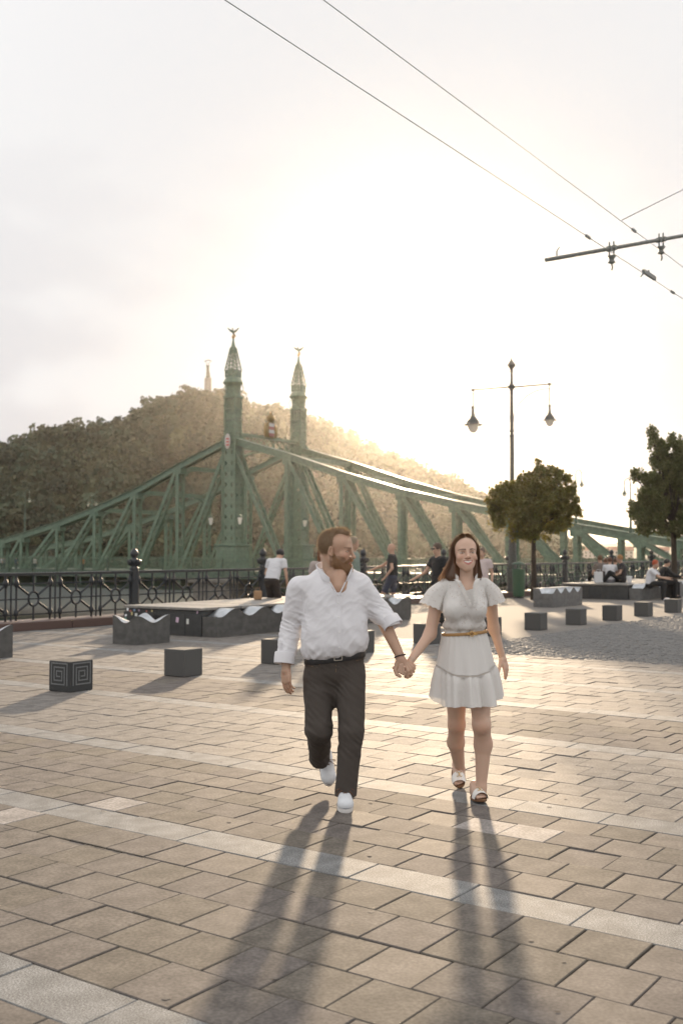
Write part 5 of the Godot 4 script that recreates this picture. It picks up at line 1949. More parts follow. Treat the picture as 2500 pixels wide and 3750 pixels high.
func build_man() -> void:
	var root := thing("person", "bearded man in white band-collar shirt and dark jeans, holding the woman's hand", "person", Vector3(-0.0261, -0.0246, -6.95) * Vector3(1, 0, 1))
	var inv_root := -root.position
	var skin := Color(0.50, 0.31, 0.215)
	var hair_c := Color(0.17, 0.11, 0.06)
	# ---- head frame: turned to his left, towards her
	var hb := Basis(Vector3.UP, deg_to_rad(75.0)) * Basis(Vector3.RIGHT, deg_to_rad(6.0))
	var ht := Transform3D(hb.scaled(Vector3.ONE * 1.06), Vector3(-0.0336, 1.623, -7) + inv_root)
	var body := [
		["c", Vector3(-0.0658, 1.56, -7.03), Vector3(-0.0462, 1.421, -7.03), 0.062, 0.068, 0.03],
		["c", Vector3(0, 1.52, -6.97), Vector3(-0.0175, 1.389, -6.93), 0.036, 0.05, 0.04],
		["c", Vector3(-0.2572, 1.386, -7.02), Vector3(0.1208, 1.407, -7.03), 0.045, 0.045, 0.05],
		["e", Vector3(-0.0496, 1.298, -7.01), Vector3(0.18, 0.17, 0.105), 0.05],
		["e", Vector3(-0.0458, 1.035, -6.99), Vector3(0.19, 0.15, 0.12), 0.06],
		["e", Vector3(-0.0442, 0.8563, -7.02), Vector3(0.18, 0.11, 0.11), 0.05],
		["c", Vector3(-0.2749, 1.377, -7.02), Vector3(-0.3323, 1.117, -7.08), 0.055, 0.043, 0.03],
		["c", Vector3(-0.3323, 1.117, -7.08), Vector3(-0.3571, 0.8641, -6.98), 0.046, 0.0285, 0.03],
		["c", Vector3(0.1279, 1.377, -7.03), Vector3(0.2456, 1.22, -7.05), 0.055, 0.043, 0.03],
		["c", Vector3(0.2456, 1.22, -7.05), Vector3(0.3703, 0.9571, -6.96), 0.049, 0.0305, 0.03],
		["c", Vector3(-0.1503, 0.8035, -7.02), Vector3(-0.1433, 0.4776, -6.95), 0.085, 0.058, 0.05],
		["c", Vector3(-0.1433, 0.4776, -6.95), Vector3(-0.1348, 0.1761, -7.45), 0.055, 0.036, 0.03],
		["c", Vector3(0.0617, 0.8233, -7), Vector3(0.0574, 0.4687, -6.92), 0.085, 0.058, 0.05],
		["c", Vector3(0.0574, 0.4687, -6.92), Vector3(0.0208, 0.0806, -6.92), 0.055, 0.036, 0.03],
	]
	for p in body:
		p[1] += inv_root
		if p[0] == "c":
			p[2] += inv_root
	var mb := MB.new()
	mb.tinted = true
	var f := Field.new()
	f.setup(body, 0.01)
	var tone := func(_p: Vector3, _n: Vector3) -> Color: return skin
	f.into(mb, tone)
	var hf := Field.new()
	var hp := moved(head_prims(false), ht)
	hp.append(["c", Vector3(-0.0658, 1.56, -7.03) + inv_root, Vector3(-0.0533, 1.483, -7.03) + inv_root, 0.061, 0.065, 0.03])
	hf.setup(hp, 0.0034)
	hf.into(mb, face_paint(ht.affine_inverse(), skin, Color(0.4, 0.16, 0.12), Color(0.16, 0.085, 0.04), Color(0.2, 0.115, 0.06), true))
	# right hand hangs loosely, thumb towards the thigh
	var rh := Field.new()
	rh.setup(moved(hand_prims(1.0, 0.62, 0.0, 0.55), aim(Vector3(-0.3553, 0.8676, -6.98) + inv_root, Vector3(0.02, -1, 0.12), Vector3(-0.75, 0.0, 0.66), 1.06)), 0.0034)
	rh.into(mb, tone)
	# left hand closed round hers
	var lh := Field.new()
	lh.setup(clasp_his(inv_root), 0.0028)
	lh.into(mb, tone)
	part(root, "body", mb.mesh(), skin_mat())
	eyes(root, ht, Color(0.1, 0.12, 0.13), 0.4)
	# ---- shirt
	var S := [
		["e", Vector3(-0.0514, 1.316, -7.01), Vector3(0.2, 0.15, 0.126), 0.05],
		["c", Vector3(-0.2448, 1.393, -7.02), Vector3(0.1102, 1.414, -7.03), 0.062, 0.062, 0.06],
		["c", Vector3(-0.1424, 1.453, -7.04), Vector3(0.0446, 1.46, -7.05), 0.045, 0.045, 0.07],
		["e", Vector3(-0.0477, 1.202, -7), Vector3(0.205, 0.15, 0.134), 0.06],
		["e", Vector3(-0.0476, 1.097, -6.98), Vector3(0.213, 0.14, 0.142), 0.06, Basis(Vector3.BACK, 0.1)],
		["e", Vector3(-0.044, 1.015, -6.98), Vector3(0.217, 0.092, 0.14), 0.05, Basis(Vector3.BACK, 0.14)],
		["e", Vector3(-0.0423, 0.9723, -6.985), Vector3(0.195, 0.05, 0.128), 0.03, Basis(Vector3.BACK, 0.16)],
		["c", Vector3(-0.2767, 1.377, -7.02), Vector3(-0.3287, 1.117, -7.08), 0.076, 0.068, 0.045],
		["c", Vector3(-0.3287, 1.117, -7.08), Vector3(-0.3682, 0.9051, -6.99), 0.069, 0.058, 0.03],
		["c", Vector3(0.1279, 1.377, -7.03), Vector3(0.2456, 1.225, -7.05), 0.077, 0.068, 0.045],
		["c", Vector3(0.2456, 1.225, -7.05), Vector3(0.3241, 1.145, -6.98), 0.068, 0.058, 0.03],
		["C", Vector3(-0.0496, 1.528, -7), Vector3(-0.021, 1.445, -6.93), 0.072, 0.055, 0.01],
		["C", Vector3(-0.0244, 1.456, -6.9), Vector3(-0.0208, 1.374, -6.86), 0.034, 0.006, 0.008],
		["p", Vector3(-0.3682, 0.8981, -6.99), Vector3(-0.3688, 0.8267, -6.97) - Vector3(-0.3682, 0.8981, -6.99), 0.09],
		["p", Vector3(0.3294, 1.139, -6.98), Vector3(0.3703, 0.9571, -6.96) - Vector3(0.3294, 1.139, -6.98), 0.085],
	]
	shift(S, inv_root)
	var sf := Field.new()
	sf.setup(S, 0.0065)
	var elbow_r: Vector3 = Vector3(-0.3314, 1.118, -7.06) + inv_root
	var elbow_l: Vector3 = Vector3(0.2456, 1.22, -7.05) + inv_root
	var waist: Vector3 = Vector3(-0.0383, 0.9559, -6.9) + inv_root
	var crease := func(p: Vector3) -> float:
		var d := 0.0
		var arm := maxf(exp(-pow((p - elbow_r).length() / 0.15, 2)), exp(-pow((p - elbow_l).length() / 0.13, 2)))
		d += 0.0075 * arm * ridge_fold(p + Vector3(1.7, p.x * 0.4, 0), 5.0, 26.0, 5.0)
		d += 0.009 * exp(-pow((p.y - waist.y) / 0.075, 2)) * ridge_fold(p, 14.0, 6.0, 14.0)
		d += 0.007 * ridge_fold(p + Vector3(p.y * 0.7, 5, 2), 5.0, 3.4, 5.0)
		d += 0.003 * ridge_fold(p + Vector3(p.y * -0.8, 1, 7), 13.0, 9.0, 13.0)
		var sharp := fnoise(p + Vector3(p.y * 0.5, 3.0, p.x), 7.0, 15.0, 7.0)
		d += 0.0022 * exp(-absf(sharp) * 7.0) * (0.25 + arm)
		return -d
	sf.bump(crease, 0.03)
	var sm := MB.new()
	sf.into(sm)
	var white := cloth_mat(0.84, 0.83, 0.85, 0.22)
	var shirt := part(root, "shirt", sm.mesh(), white)
	var away := Vector3(0, 0, -1)
	var pl := surface_strip(sf, [Vector3(-0.0227, 1.362, -6.9) + inv_root, Vector3(-0.0174, 1.199, -6.9) + inv_root, Vector3(-0.0122, 0.9594, -6.9) + inv_root], 0.034, 0.0035, away)
	part(shirt, "placket", pl.mesh(), white)
	for v in [2205, 2255, 2308, 2362]:
		var u = 1238.5 + (v - 2160) * 0.02
		var bm := MB.new()
		var at: Vector3 = sf.hit(Vector3((u - 1250.0) / 564.5, 1.62 + (2018.0 - v) / 564.5, -6.6) + inv_root, away)
		bm.ball(at + Vector3(0, 0, 0.004), Vector3(0.0052, 0.0052, 0.002), 10)
		part(shirt, "button", bm.mesh(), mat(0.75, 0.74, 0.72, 0.3))
	# armhole seam and shoulder seam of the left-hand sleeve in view
	for ln in [[Vector3(-0.2407, 1.442, -6.9), Vector3(-0.2538, 1.365, -6.88), Vector3(-0.2457, 1.277, -6.9), Vector3(-0.2404, 1.216, -6.9)]]:
		var line := []
		for p in ln:
			line.append(p + inv_root)
		part(shirt, "seam", surface_strip(sf, line, 0.007, 0.0022, away).mesh(), white)
	# band collar standing round the neck, open in front
	var rows := []
	var ring_lo := [Vector3(0.0208, 1.415, -6.875), Vector3(0.0597, 1.462, -6.95), Vector3(0.0677, 1.495, -7.05), Vector3(0.009, 1.512, -7.13), Vector3(-0.0992, 1.516, -7.13), Vector3(-0.1586, 1.492, -7.05), Vector3(-0.1228, 1.441, -6.94), Vector3(-0.0678, 1.411, -6.88)]
	var ring_hi := [Vector3(0.0347, 1.443, -6.865), Vector3(0.0633, 1.504, -6.95), Vector3(0.0642, 1.534, -7.05), Vector3(0.009, 1.548, -7.12), Vector3(-0.099, 1.552, -7.12), Vector3(-0.164, 1.531, -7.05), Vector3(-0.1121, 1.48, -6.93), Vector3(-0.0764, 1.45, -6.865)]
	var lo := smooth_line(ring_lo, 5, inv_root)
	var hi := smooth_line(ring_hi, 5, inv_root)
	for k in lo.size():
		var n: Vector3 = (lo[k] - (Vector3(-0.0496, 1.484, -7) + inv_root))
		n.y = 0
		n = n.normalized() * 0.004
		rows.append(PackedVector3Array([lo[k] + n, hi[k] + n, hi[k] + n * 0.2 + Vector3.UP * 0.002, hi[k] - n, lo[k] - n]))
	var cm := MB.new()
	cm.grid(rows)
	part(shirt, "collar", cm.mesh(), white)
	# front edges below the collar running into the placket
	for e in [[Vector3(-0.0712, 1.421, -6.87), Vector3(-0.0486, 1.381, -6.865), Vector3(-0.0243, 1.339, -6.86)], [Vector3(0.0243, 1.421, -6.87), Vector3(0.0052, 1.381, -6.865), Vector3(-0.0173, 1.336, -6.86)]]:
		var em := MB.new()
		var pts := PackedVector3Array()
		for p in e:
			pts.append(p + inv_root)
		em.tube(pts, PackedFloat32Array([0.0045]), 6)
		part(shirt, "front_edge", em.mesh(), white)
	# turned-up cuffs
	for q in [[Vector3(-0.3636, 0.9674, -7), Vector3(-0.3697, 0.8934, -6.985), 0.064, 0.0665], [Vector3(0.3039, 1.189, -7), Vector3(0.3362, 1.135, -6.975), 0.062, 0.066]]:
		part(shirt, "cuff", sleeve_ring(q[0] + inv_root, q[1] + inv_root, q[2], q[3], 0.0).mesh(), white)
	for q in [[Vector3(-0.3884, 0.9579, -6.97), Vector3(-0.3944, 1.032, -6.98)], [Vector3(0.3576, 1.162, -6.98), Vector3(0.3375, 1.203, -7)]]:
		var tm := MB.new()
		tm.beam(q[0] + inv_root, q[1] + inv_root, 0.012, 0.018, Vector3.RIGHT, 0.002)
		part(shirt, "sleeve_tab", tm.mesh(), white)
	# ---- jeans
	var J := [
		["e", Vector3(-0.046, 0.8527, -7.02), Vector3(0.196, 0.12, 0.128), 0.04, Basis(Vector3.BACK, 0.13)],
		["e", Vector3(-0.0424, 0.9189, -7.01), Vector3(0.192, 0.07, 0.125), 0.03, Basis(Vector3.BACK, 0.13)],
		["c", Vector3(-0.1503, 0.7859, -7.02), Vector3(-0.1466, 0.4793, -6.94), 0.1, 0.083, 0.03],
		["c", Vector3(-0.1431, 0.4793, -6.94), Vector3(-0.1459, 0.1771, -7.35), 0.082, 0.066, 0.03],
		["c", Vector3(0.0564, 0.8058, -7), Vector3(0.0625, 0.4721, -6.9), 0.1, 0.081, 0.03],
		["c", Vector3(0.0625, 0.4721, -6.9), Vector3(0.0208, 0.0078, -6.9), 0.079, 0.068, 0.02],
		["c", Vector3(-0.0423, 0.7882, -7), Vector3(-0.0422, 0.6459, -6.99), 0.07, 0.022, 0.05],
		["p", Vector3(0.019, 0.0679, -6.9), Vector3(0, -1, 0.06), 0.13],
		["p", Vector3(-0.1433, 0.236, -7.31), Vector3(-0.1468, -0.0391, -7.5) - Vector3(-0.1408, 0.4205, -7), 0.14],
		["p", Vector3(-0.0422, 0.9552, -6.98), Vector3(-0.15, 1, 0), 0.4],
	]
	shift(J, inv_root)
	var jf := Field.new()
	jf.setup(J, 0.0075)
	var knee_r: Vector3 = Vector3(-0.1433, 0.4637, -6.95) + inv_root
	var knee_l: Vector3 = Vector3(0.0574, 0.4515, -6.92) + inv_root
	var hip: Vector3 = Vector3(-0.042, 0.7419, -6.95) + inv_root
	var ank_r: Vector3 = Vector3(-0.1439, 0.26, -7.25) + inv_root
	var jcrease := func(p: Vector3) -> float:
		var a := maxf(exp(-pow((p - knee_r).length() / 0.15, 2)), maxf(exp(-pow((p - knee_l).length() / 0.13, 2)), exp(-pow((p - hip).length() / 0.13, 2))))
		a = maxf(a, exp(-pow((p - ank_r).length() / 0.13, 2)))
		return -(0.002 + 0.009 * a) * ridge_fold(p + Vector3(0, p.x * 0.8, 0), 6.0, 15.0, 6.0) - 0.005 * ridge_fold(p, 8.0, 2.6, 8.0)
	jf.bump(jcrease, 0.03)
	var jm := MB.new()
	jf.into(jm)
	var denim := grain(mat(0.066, 0.054, 0.045, 0.85), T.cloth, T.fine, 0.03, 7.0, false)
	var jeans := part(root, "jeans", jm.mesh(), denim)
	var thread := mat(0.2, 0.13, 0.07, 0.8)
	for ln in [[Vector3(-0.2383, 0.9074, -6.9), Vector3(-0.2081, 0.8853, -6.88), Vector3(-0.1558, 0.8795, -6.87), Vector3(-0.1281, 0.9071, -6.87)], [Vector3(0.0623, 0.9312, -6.87), Vector3(0.0866, 0.9174, -6.87), Vector3(0.1301, 0.9267, -6.88), Vector3(0.16, 0.942, -6.9)], [Vector3(-0.0363, 0.9177, -6.85), Vector3(-0.0362, 0.8404, -6.85), Vector3(-0.0397, 0.7705, -6.86)]]:
		var line := []
		for p in ln:
			line.append(p + inv_root)
		part(jeans, "stitching", surface_strip(jf, line, 0.0028, 0.0012, away).mesh(), thread)
	var belt := MB.new()
	var br_rows := []
	for k in 33:
		var a := TAU * k / 32
		var c: Vector3 = Vector3(-0.0424, 0.9312, -7.01) + inv_root + Vector3(sin(a) * 0.196, sin(a) * 0.026, cos(a) * 0.129)
		var n := Vector3(sin(a), 0, cos(a)) * 0.004
		br_rows.append(PackedVector3Array([c - Vector3.UP * 0.019, c - Vector3.UP * 0.017 + n, c + Vector3.UP * 0.017 + n, c + Vector3.UP * 0.019]))
	belt.grid(br_rows)
	part(root, "belt", belt.mesh(), mat(0.012, 0.011, 0.011, 0.4))
	var bk := MB.new()
	var bc: Vector3 = Vector3(-0.0208, 0.94, -6.868) + inv_root
	bk.beam(bc + Vector3(-0.024, 0.012, 0), bc + Vector3(0.024, 0.016, 0), 0.005, 0.004)
	bk.beam(bc + Vector3(-0.024, -0.014, 0), bc + Vector3(0.024, -0.01, 0), 0.005, 0.004)
	bk.beam(bc + Vector3(-0.024, -0.014, 0), bc + Vector3(-0.024, 0.012, 0), 0.004, 0.005)
	bk.beam(bc + Vector3(0.024, -0.01, 0), bc + Vector3(0.024, 0.016, 0), 0.004, 0.005)
	part(root, "belt_buckle", bk.mesh(), mat(0.5, 0.45, 0.38, 0.3, 0.9))
	# ---- shoes
	var s1 := Transform3D(Basis(Vector3.UP, 0.05), Vector3(0.0207, 0.0257, -6.86) * Vector3(1, 0, 1) + inv_root * Vector3(1, 0, 1))
	canvas_shoe(root, s1)
	var toe: Vector3 = Vector3(-0.0845, 0.0372, -7.32) + inv_root
	var b2 := Basis(Vector3.UP, 0.16) * Basis(Vector3.RIGHT, 0.72) * Basis(Vector3.BACK, 0.05)
	canvas_shoe(root, Transform3D(b2, toe - b2 * Vector3(0, 0.0, 0.14)))
	# ---- hair and beard
	build_man_hair(root, ht, hair_c)

func shift(prims: Array, d: Vector3) -> void:
	for p in prims:
		p[1] += d
		if p[0] == "c" or p[0] == "C":
			p[2] += d

func smooth_line(pts: Array, sub: int, d: Vector3) -> PackedVector3Array:
	var out := PackedVector3Array()
	for k in pts.size() - 1:
		var a: Vector3 = pts[maxi(k - 1, 0)]
		var b: Vector3 = pts[k]
		var c: Vector3 = pts[k + 1]
		var e: Vector3 = pts[mini(k + 2, pts.size() - 1)]
		for j in sub:
			out.append(b.cubic_interpolate(c, a, e, float(j) / sub) + d)
	out.append(pts[pts.size() - 1] + d)
	return out

func sleeve_ring(a: Vector3, b: Vector3, ra: float, rb: float, ripple: float) -> MB:
	# a short open tube of cloth with thickness
	var mb := MB.new()
	var d := (b - a).normalized()
	var s := d.cross(Vector3(0.1, 0.2, 1)).normalized()
	var t := d.cross(s)
	var rows := []
	var prof := [[0.0, 0.96], [0.08, 1.03], [0.5, 1.02], [0.94, 1.02], [1.0, 1.0], [0.97, 0.93], [0.6, 0.9]]
	for q in prof:
		var row := PackedVector3Array()
		for k in 28:
			var ang := TAU * k / 28
			var r: float = lerpf(ra, rb, q[0]) * q[1] * (1.0 + ripple * sin(ang * 7.0) * q[0] + 0.02 * sin(ang * 3.0 + q[0] * 4.0))
			row.append(a.lerp(b, q[0]) + s * cos(ang) * r + t * sin(ang) * r * 0.96)
		rows.append(row)
	mb.grid(rows, true)
	return mb

func canvas_shoe(root: Node3D, t: Transform3D) -> void:
	var canvas := cloth_mat(0.74, 0.76, 0.78, 0.0, 0.7)
	var up := part(root, "shoe", mesh_of(moved3(shoe_prims(), t), 0.004), canvas)
	var sole := MB.new()
	var rows := []
	for h in [[0.0, 0.93], [0.004, 1.0], [0.03, 1.02], [0.034, 1.0], [0.034, 0.85]]:
		var row := PackedVector3Array()
		for k in 32:
			row.append(t * (sole_point(k / 32.0) * Vector3(h[1], 1, h[1]) + Vector3(0, h[0], 0)))
		rows.append(row)
	sole.grid(rows, true)
	for k in range(1, 31):
		sole.tri(rows[0][0], rows[0][k + 1], rows[0][k])
	part(up, "sole", sole.mesh(), mat(0.72, 0.7, 0.67, 0.6))
	var pip := MB.new()
	var pts := PackedVector3Array()
	for k in 33:
		pts.append(t * (sole_point(k / 32.0) * Vector3(1.035, 1, 1.03) + Vector3(0, 0.0315, 0)))
	pip.tube(pts, PackedFloat32Array([0.0016]), 5)
	part(up, "piping", pip.mesh(), mat(0.03, 0.035, 0.06, 0.6))
	var lace := MB.new()
	for k in 3:
		var z := 0.075 - 0.028 * k
		var y := 0.089 + 0.011 * k
		lace.tube(PackedVector3Array([t * Vector3(-0.024, y - 0.006, z), t * Vector3(0, y + 0.006, z - 0.01), t * Vector3(0.024, y - 0.006, z - 0.02)]), PackedFloat32Array([0.0026]), 5)
		lace.tube(PackedVector3Array([t * Vector3(0.024, y - 0.006, z), t * Vector3(0, y + 0.006, z - 0.01), t * Vector3(-0.024, y - 0.006, z - 0.02)]), PackedFloat32Array([0.0026]), 5)
	for s in [-1.0, 1.0]:
		var lp := PackedVector3Array()
		for k in 13:
			var a := TAU * k / 12
			lp.append(t * Vector3(s * (0.022 + 0.026 * (1.0 - cos(a)) * 0.5 + 0.008), 0.122 + 0.012 * sin(a) - 0.012 * absf(sin(a * 0.5)), 0.012 + 0.014 * sin(a)))
		lace.tube(lp, PackedFloat32Array([0.0022]), 5)
		lace.tube(PackedVector3Array([t * Vector3(0, 0.122, 0.01), t * Vector3(s * 0.03, 0.112, 0.03), t * Vector3(s * 0.05, 0.09, 0.035)]), PackedFloat32Array([0.0022]), 5)
	part(up, "laces", lace.mesh(), mat(0.13, 0.055, 0.025, 0.7))

func sole_point(u: float) -> Vector3:
	# outline of a shoe sole, toe at +z
	var a := TAU * u
	var z := cos(a) * 0.145
	var w := 0.037 + 0.014 * smoothstep(-0.12, 0.08, z)
	return Vector3(sin(a) * w * (1.0 + 0.15 * absf(cos(a))), 0, z)

func moved3(prims: Array, t: Transform3D) -> Array:
	var out := moved(prims, t)
	for p in prims:
		if p[0] == "p":
			out.append(["p", t * p[1], t.basis * p[2], p[3]])
	return out

func clasp_his(d: Vector3) -> Array:
	# back of his left hand towards the camera, fingers curled under round her fingers
	var P := [
		["c", Vector3(0.372, 0.9536, -6.96), Vector3(0.377, 0.9297, -6.955), 0.029, 0.029, 0.02],
		["e", Vector3(0.3868, 0.8958, -6.945), Vector3(0.041, 0.044, 0.02), 0.02, Basis(Vector3.BACK, 0.35)],
		["c", Vector3(0.3591, 0.8953, -6.95), Vector3(0.3443, 0.8586, -6.935), 0.0185, 0.0135, 0.014],
		["c", Vector3(0.3443, 0.8586, -6.935), Vector3(0.3542, 0.8319, -6.925), 0.0135, 0.0118, 0.003],
		["c", Vector3(0.3542, 0.8319, -6.925), Vector3(0.3748, 0.8203, -6.92), 0.0115, 0.0088, 0.003],
		["c", Vector3(0.4058, 0.8893, -6.94), Vector3(0.4237, 0.8533, -6.92), 0.0125, 0.0115, 0.006],
		["c", Vector3(0.4237, 0.8533, -6.92), Vector3(0.4222, 0.8145, -6.925), 0.0112, 0.0102, 0.003],
		["c", Vector3(0.4222, 0.8145, -6.925), Vector3(0.4094, 0.8139, -6.945), 0.0102, 0.009, 0.003],
		["c", Vector3(0.4166, 0.8958, -6.945), Vector3(0.4418, 0.8626, -6.93), 0.0122, 0.011, 0.006],
		["c", Vector3(0.4418, 0.8626, -6.93), Vector3(0.447, 0.8313, -6.93), 0.0108, 0.0098, 0.003],
		["c", Vector3(0.447, 0.8313, -6.93), Vector3(0.436, 0.8151, -6.95), 0.0098, 0.0088, 0.003],
		["c", Vector3(0.4274, 0.9022, -6.95), Vector3(0.4565, 0.8754, -6.94), 0.0115, 0.0105, 0.006],
		["c", Vector3(0.4565, 0.8754, -6.94), Vector3(0.4617, 0.8476, -6.94), 0.0102, 0.0092, 0.003],
		["c", Vector3(0.4333, 0.9082, -6.96), Vector3(0.4645, 0.8878, -6.955), 0.0105, 0.0095, 0.006],
		["c", Vector3(0.4645, 0.8878, -6.955), Vector3(0.4697, 0.8668, -6.955), 0.0092, 0.0082, 0.003],
	]
	shift(P, d)
	return P

func clasp_hers(d: Vector3) -> Array:
	# her hand comes from the right behind his; three fingers wrap over the back of his
	var P := [
		["c", Vector3(0.4508, 0.9197, -6.985), Vector3(0.4363, 0.8991, -6.98), 0.024, 0.025, 0.02],
		["e", Vector3(0.4113, 0.8682, -6.975), Vector3(0.042, 0.034, 0.018), 0.015, Basis(Vector3.BACK, -0.7)],
		["c", Vector3(0.415, 0.829, -6.95), Vector3(0.403, 0.8319, -6.925), 0.0088, 0.0084, 0.003],
		["c", Vector3(0.4086, 0.8243, -6.93), Vector3(0.4078, 0.8501, -6.917), 0.0085, 0.0075, 0.003],
		["c", Vector3(0.3955, 0.8331, -6.945), Vector3(0.3907, 0.8392, -6.922), 0.0088, 0.0084, 0.003],
		["c", Vector3(0.3907, 0.8392, -6.922), Vector3(0.3991, 0.8816, -6.915), 0.0086, 0.0074, 0.003],
		["c", Vector3(0.3815, 0.84, -6.945), Vector3(0.3766, 0.8463, -6.92), 0.0088, 0.0084, 0.003],
		["c", Vector3(0.3766, 0.8463, -6.92), Vector3(0.3869, 0.8973, -6.914), 0.0086, 0.0074, 0.003],
		["c", Vector3(0.3692, 0.847, -6.945), Vector3(0.3629, 0.8529, -6.923), 0.0088, 0.0084, 0.003],
		["c", Vector3(0.3629, 0.8529, -6.923), Vector3(0.3748, 0.8952, -6.917), 0.0084, 0.0072, 0.003],
		["c", Vector3(0.3556, 0.8811, -6.985), Vector3(0.3345, 0.8671, -6.985), 0.0105, 0.0085, 0.003],
		["c", Vector3(0.387, 0.8886, -6.98), Vector3(0.3556, 0.8811, -6.985), 0.012, 0.0105, 0.006],
	]
	shift(P, d)
	return P

func build_hand_bracelet() -> void:
	var mb := MB.new()
	var c := Vector3(0.3745, 0.9468, -6.958)
	var d := (Vector3(0.3819, 0.9075, -6.95) - Vector3(0.3551, 1.002, -6.97)).normalized()
	var s := d.cross(Vector3(0, 0, 1)).normalized()
	var t := d.cross(s)
	for k in 26:
		var a := TAU * k / 26
		mb.ball(c + (s * cos(a) + t * sin(a)) * 0.0345, Vector3.ONE * 0.0048, 8)
	tag(part(self, "bracelet", mb.mesh(), mat(0.03, 0.02, 0.018, 0.4)), "dark beaded bracelet on the man's left wrist above the held hands", "bracelet")

func build_man_hair(root: Node3D, ht: Transform3D, hc: Color) -> void:
	var r := RandomNumberGenerator.new()
	r.seed = 31
	var hm := mat(hc.r, hc.g, hc.b, 0.55)
	translucent(hm, 0.3, 0.2, 0.1)
	# close-cropped cap over the crown and back, receding at the temples
	var P := [["e", Vector3(0, 0.037, -0.021), Vector3(0.0755, 0.0915, 0.0975), 0.01], ["e", Vector3(0, 0.108, 0.022), Vector3(0.036, 0.026, 0.055), 0.03], ["E", Vector3(0, 0.035, 0.085), Vector3(0.066, 0.068, 0.066), 0.015], ["E", Vector3(-0.06, 0.065, 0.055), Vector3(0.035, 0.045, 0.05), 0.01], ["E", Vector3(0.06, 0.065, 0.055), Vector3(0.035, 0.045, 0.05), 0.01], ["E", Vector3(0, -0.075, 0.0), Vector3(0.12, 0.05, 0.14), 0.01], ["E", Vector3(-0.08, -0.02, 0.03), Vector3(0.03, 0.06, 0.045), 0.01], ["E", Vector3(0.08, -0.02, 0.03), Vector3(0.03, 0.06, 0.045), 0.01]]
	var f := Field.new()
	f.setup(moved(P, ht), 0.004)
	var mb := MB.new()
	var fuzz := func(p: Vector3) -> float: return 0.0025 * fnoise(p, 130.0, 130.0, 130.0)
	f.bump(fuzz, 0.02)
	f.into(mb)
	var hair := part(root, "hair", mb.mesh(), hm)
	var st := MB.new()
	for k in mb.v.size():
		if r.randf() > 0.42:
			continue
		var q := ht.affine_inverse() * mb.v[k]
		var l := 0.006 + 0.018 * smoothstep(0.06, 0.12, q.y) + 0.006 * smoothstep(-0.06, -0.11, q.z)
		var d := (mb.n[k] * 0.55 + ht.basis * Vector3(0, -0.35, -0.45) + Vector3(rnd(r, -0.4, 0.4), rnd(r, -0.2, 0.4), rnd(r, -0.4, 0.4))).normalized()
		if q.z > -0.02 and q.y > 0.085:
			d = (d + ht.basis.z.normalized() * 1.2 + Vector3.UP * 0.3).normalized()
		l *= rnd(r, 0.6, 1.4)
		ribbon(st, PackedVector3Array([mb.v[k] - d * 0.003, mb.v[k] + d * l * 0.5, mb.v[k] + d * l + Vector3(0, -0.1 * l, 0)]), 0.0009, 0.0002, d.cross(Vector3(rnd(r, -1, 1), 1, rnd(r, -1, 1))).normalized())
	part(hair, "strands", st.mesh(), hm).set_meta("kind", "stuff")
	# full beard and moustache
	var B := [["e", Vector3(0, -0.1, 0.06), Vector3(0.049, 0.042, 0.047), 0.02], ["c", Vector3(-0.066, -0.028, 0.004), Vector3(-0.05, -0.075, 0.022), 0.012, 0.026, 0.02], ["c", Vector3(0.066, -0.028, 0.004), Vector3(0.05, -0.075, 0.022), 0.012, 0.026, 0.02], ["c", Vector3(-0.05, -0.075, 0.022), Vector3(-0.022, -0.105, 0.06), 0.026, 0.034, 0.02], ["c", Vector3(0.05, -0.075, 0.022), Vector3(0.022, -0.105, 0.06), 0.026, 0.034, 0.02], ["e", Vector3(0, -0.118, 0.062), Vector3(0.04, 0.032, 0.04), 0.02], ["c", Vector3(-0.006, -0.046, 0.099), Vector3(-0.036, -0.064, 0.074), 0.0075, 0.009, 0.006], ["c", Vector3(0.006, -0.046, 0.099), Vector3(0.036, -0.064, 0.074), 0.0075, 0.009, 0.006], ["E", Vector3(0, -0.062, 0.103), Vector3(0.024, 0.0055, 0.02), 0.003]]
	var bf := Field.new()
	bf.setup(moved(B, ht), 0.0034)
	bf.bump(func(p: Vector3) -> float: return 0.003 * fnoise(p, 110.0, 60.0, 110.0), 0.02)
	var bm := MB.new()
	bf.into(bm)
	var red := mat(0.2, 0.11, 0.05, 0.6)
	translucent(red, 0.3, 0.16, 0.07)
	var beard := part(root, "beard", bm.mesh(), red)
	var bs := MB.new()
	for k in bm.v.size():
		if r.randf() > 0.35:
			continue
		var d := (bm.n[k] * 0.6 + Vector3(0, -0.35, 0) + ht.basis.z.normalized() * 0.35 + Vector3(rnd(r, -0.4, 0.4), rnd(r, -0.3, 0.3), rnd(r, -0.4, 0.4))).normalized()
		var l := rnd(r, 0.006, 0.014)
		ribbon(bs, PackedVector3Array([bm.v[k] - bm.n[k] * 0.002, bm.v[k] + d * l]), 0.0008, 0.0002, d.cross(Vector3(rnd(r, -1, 1), 0.3, 1)).normalized())
	part(beard, "strands", bs.mesh(), red).set_meta("kind", "stuff")

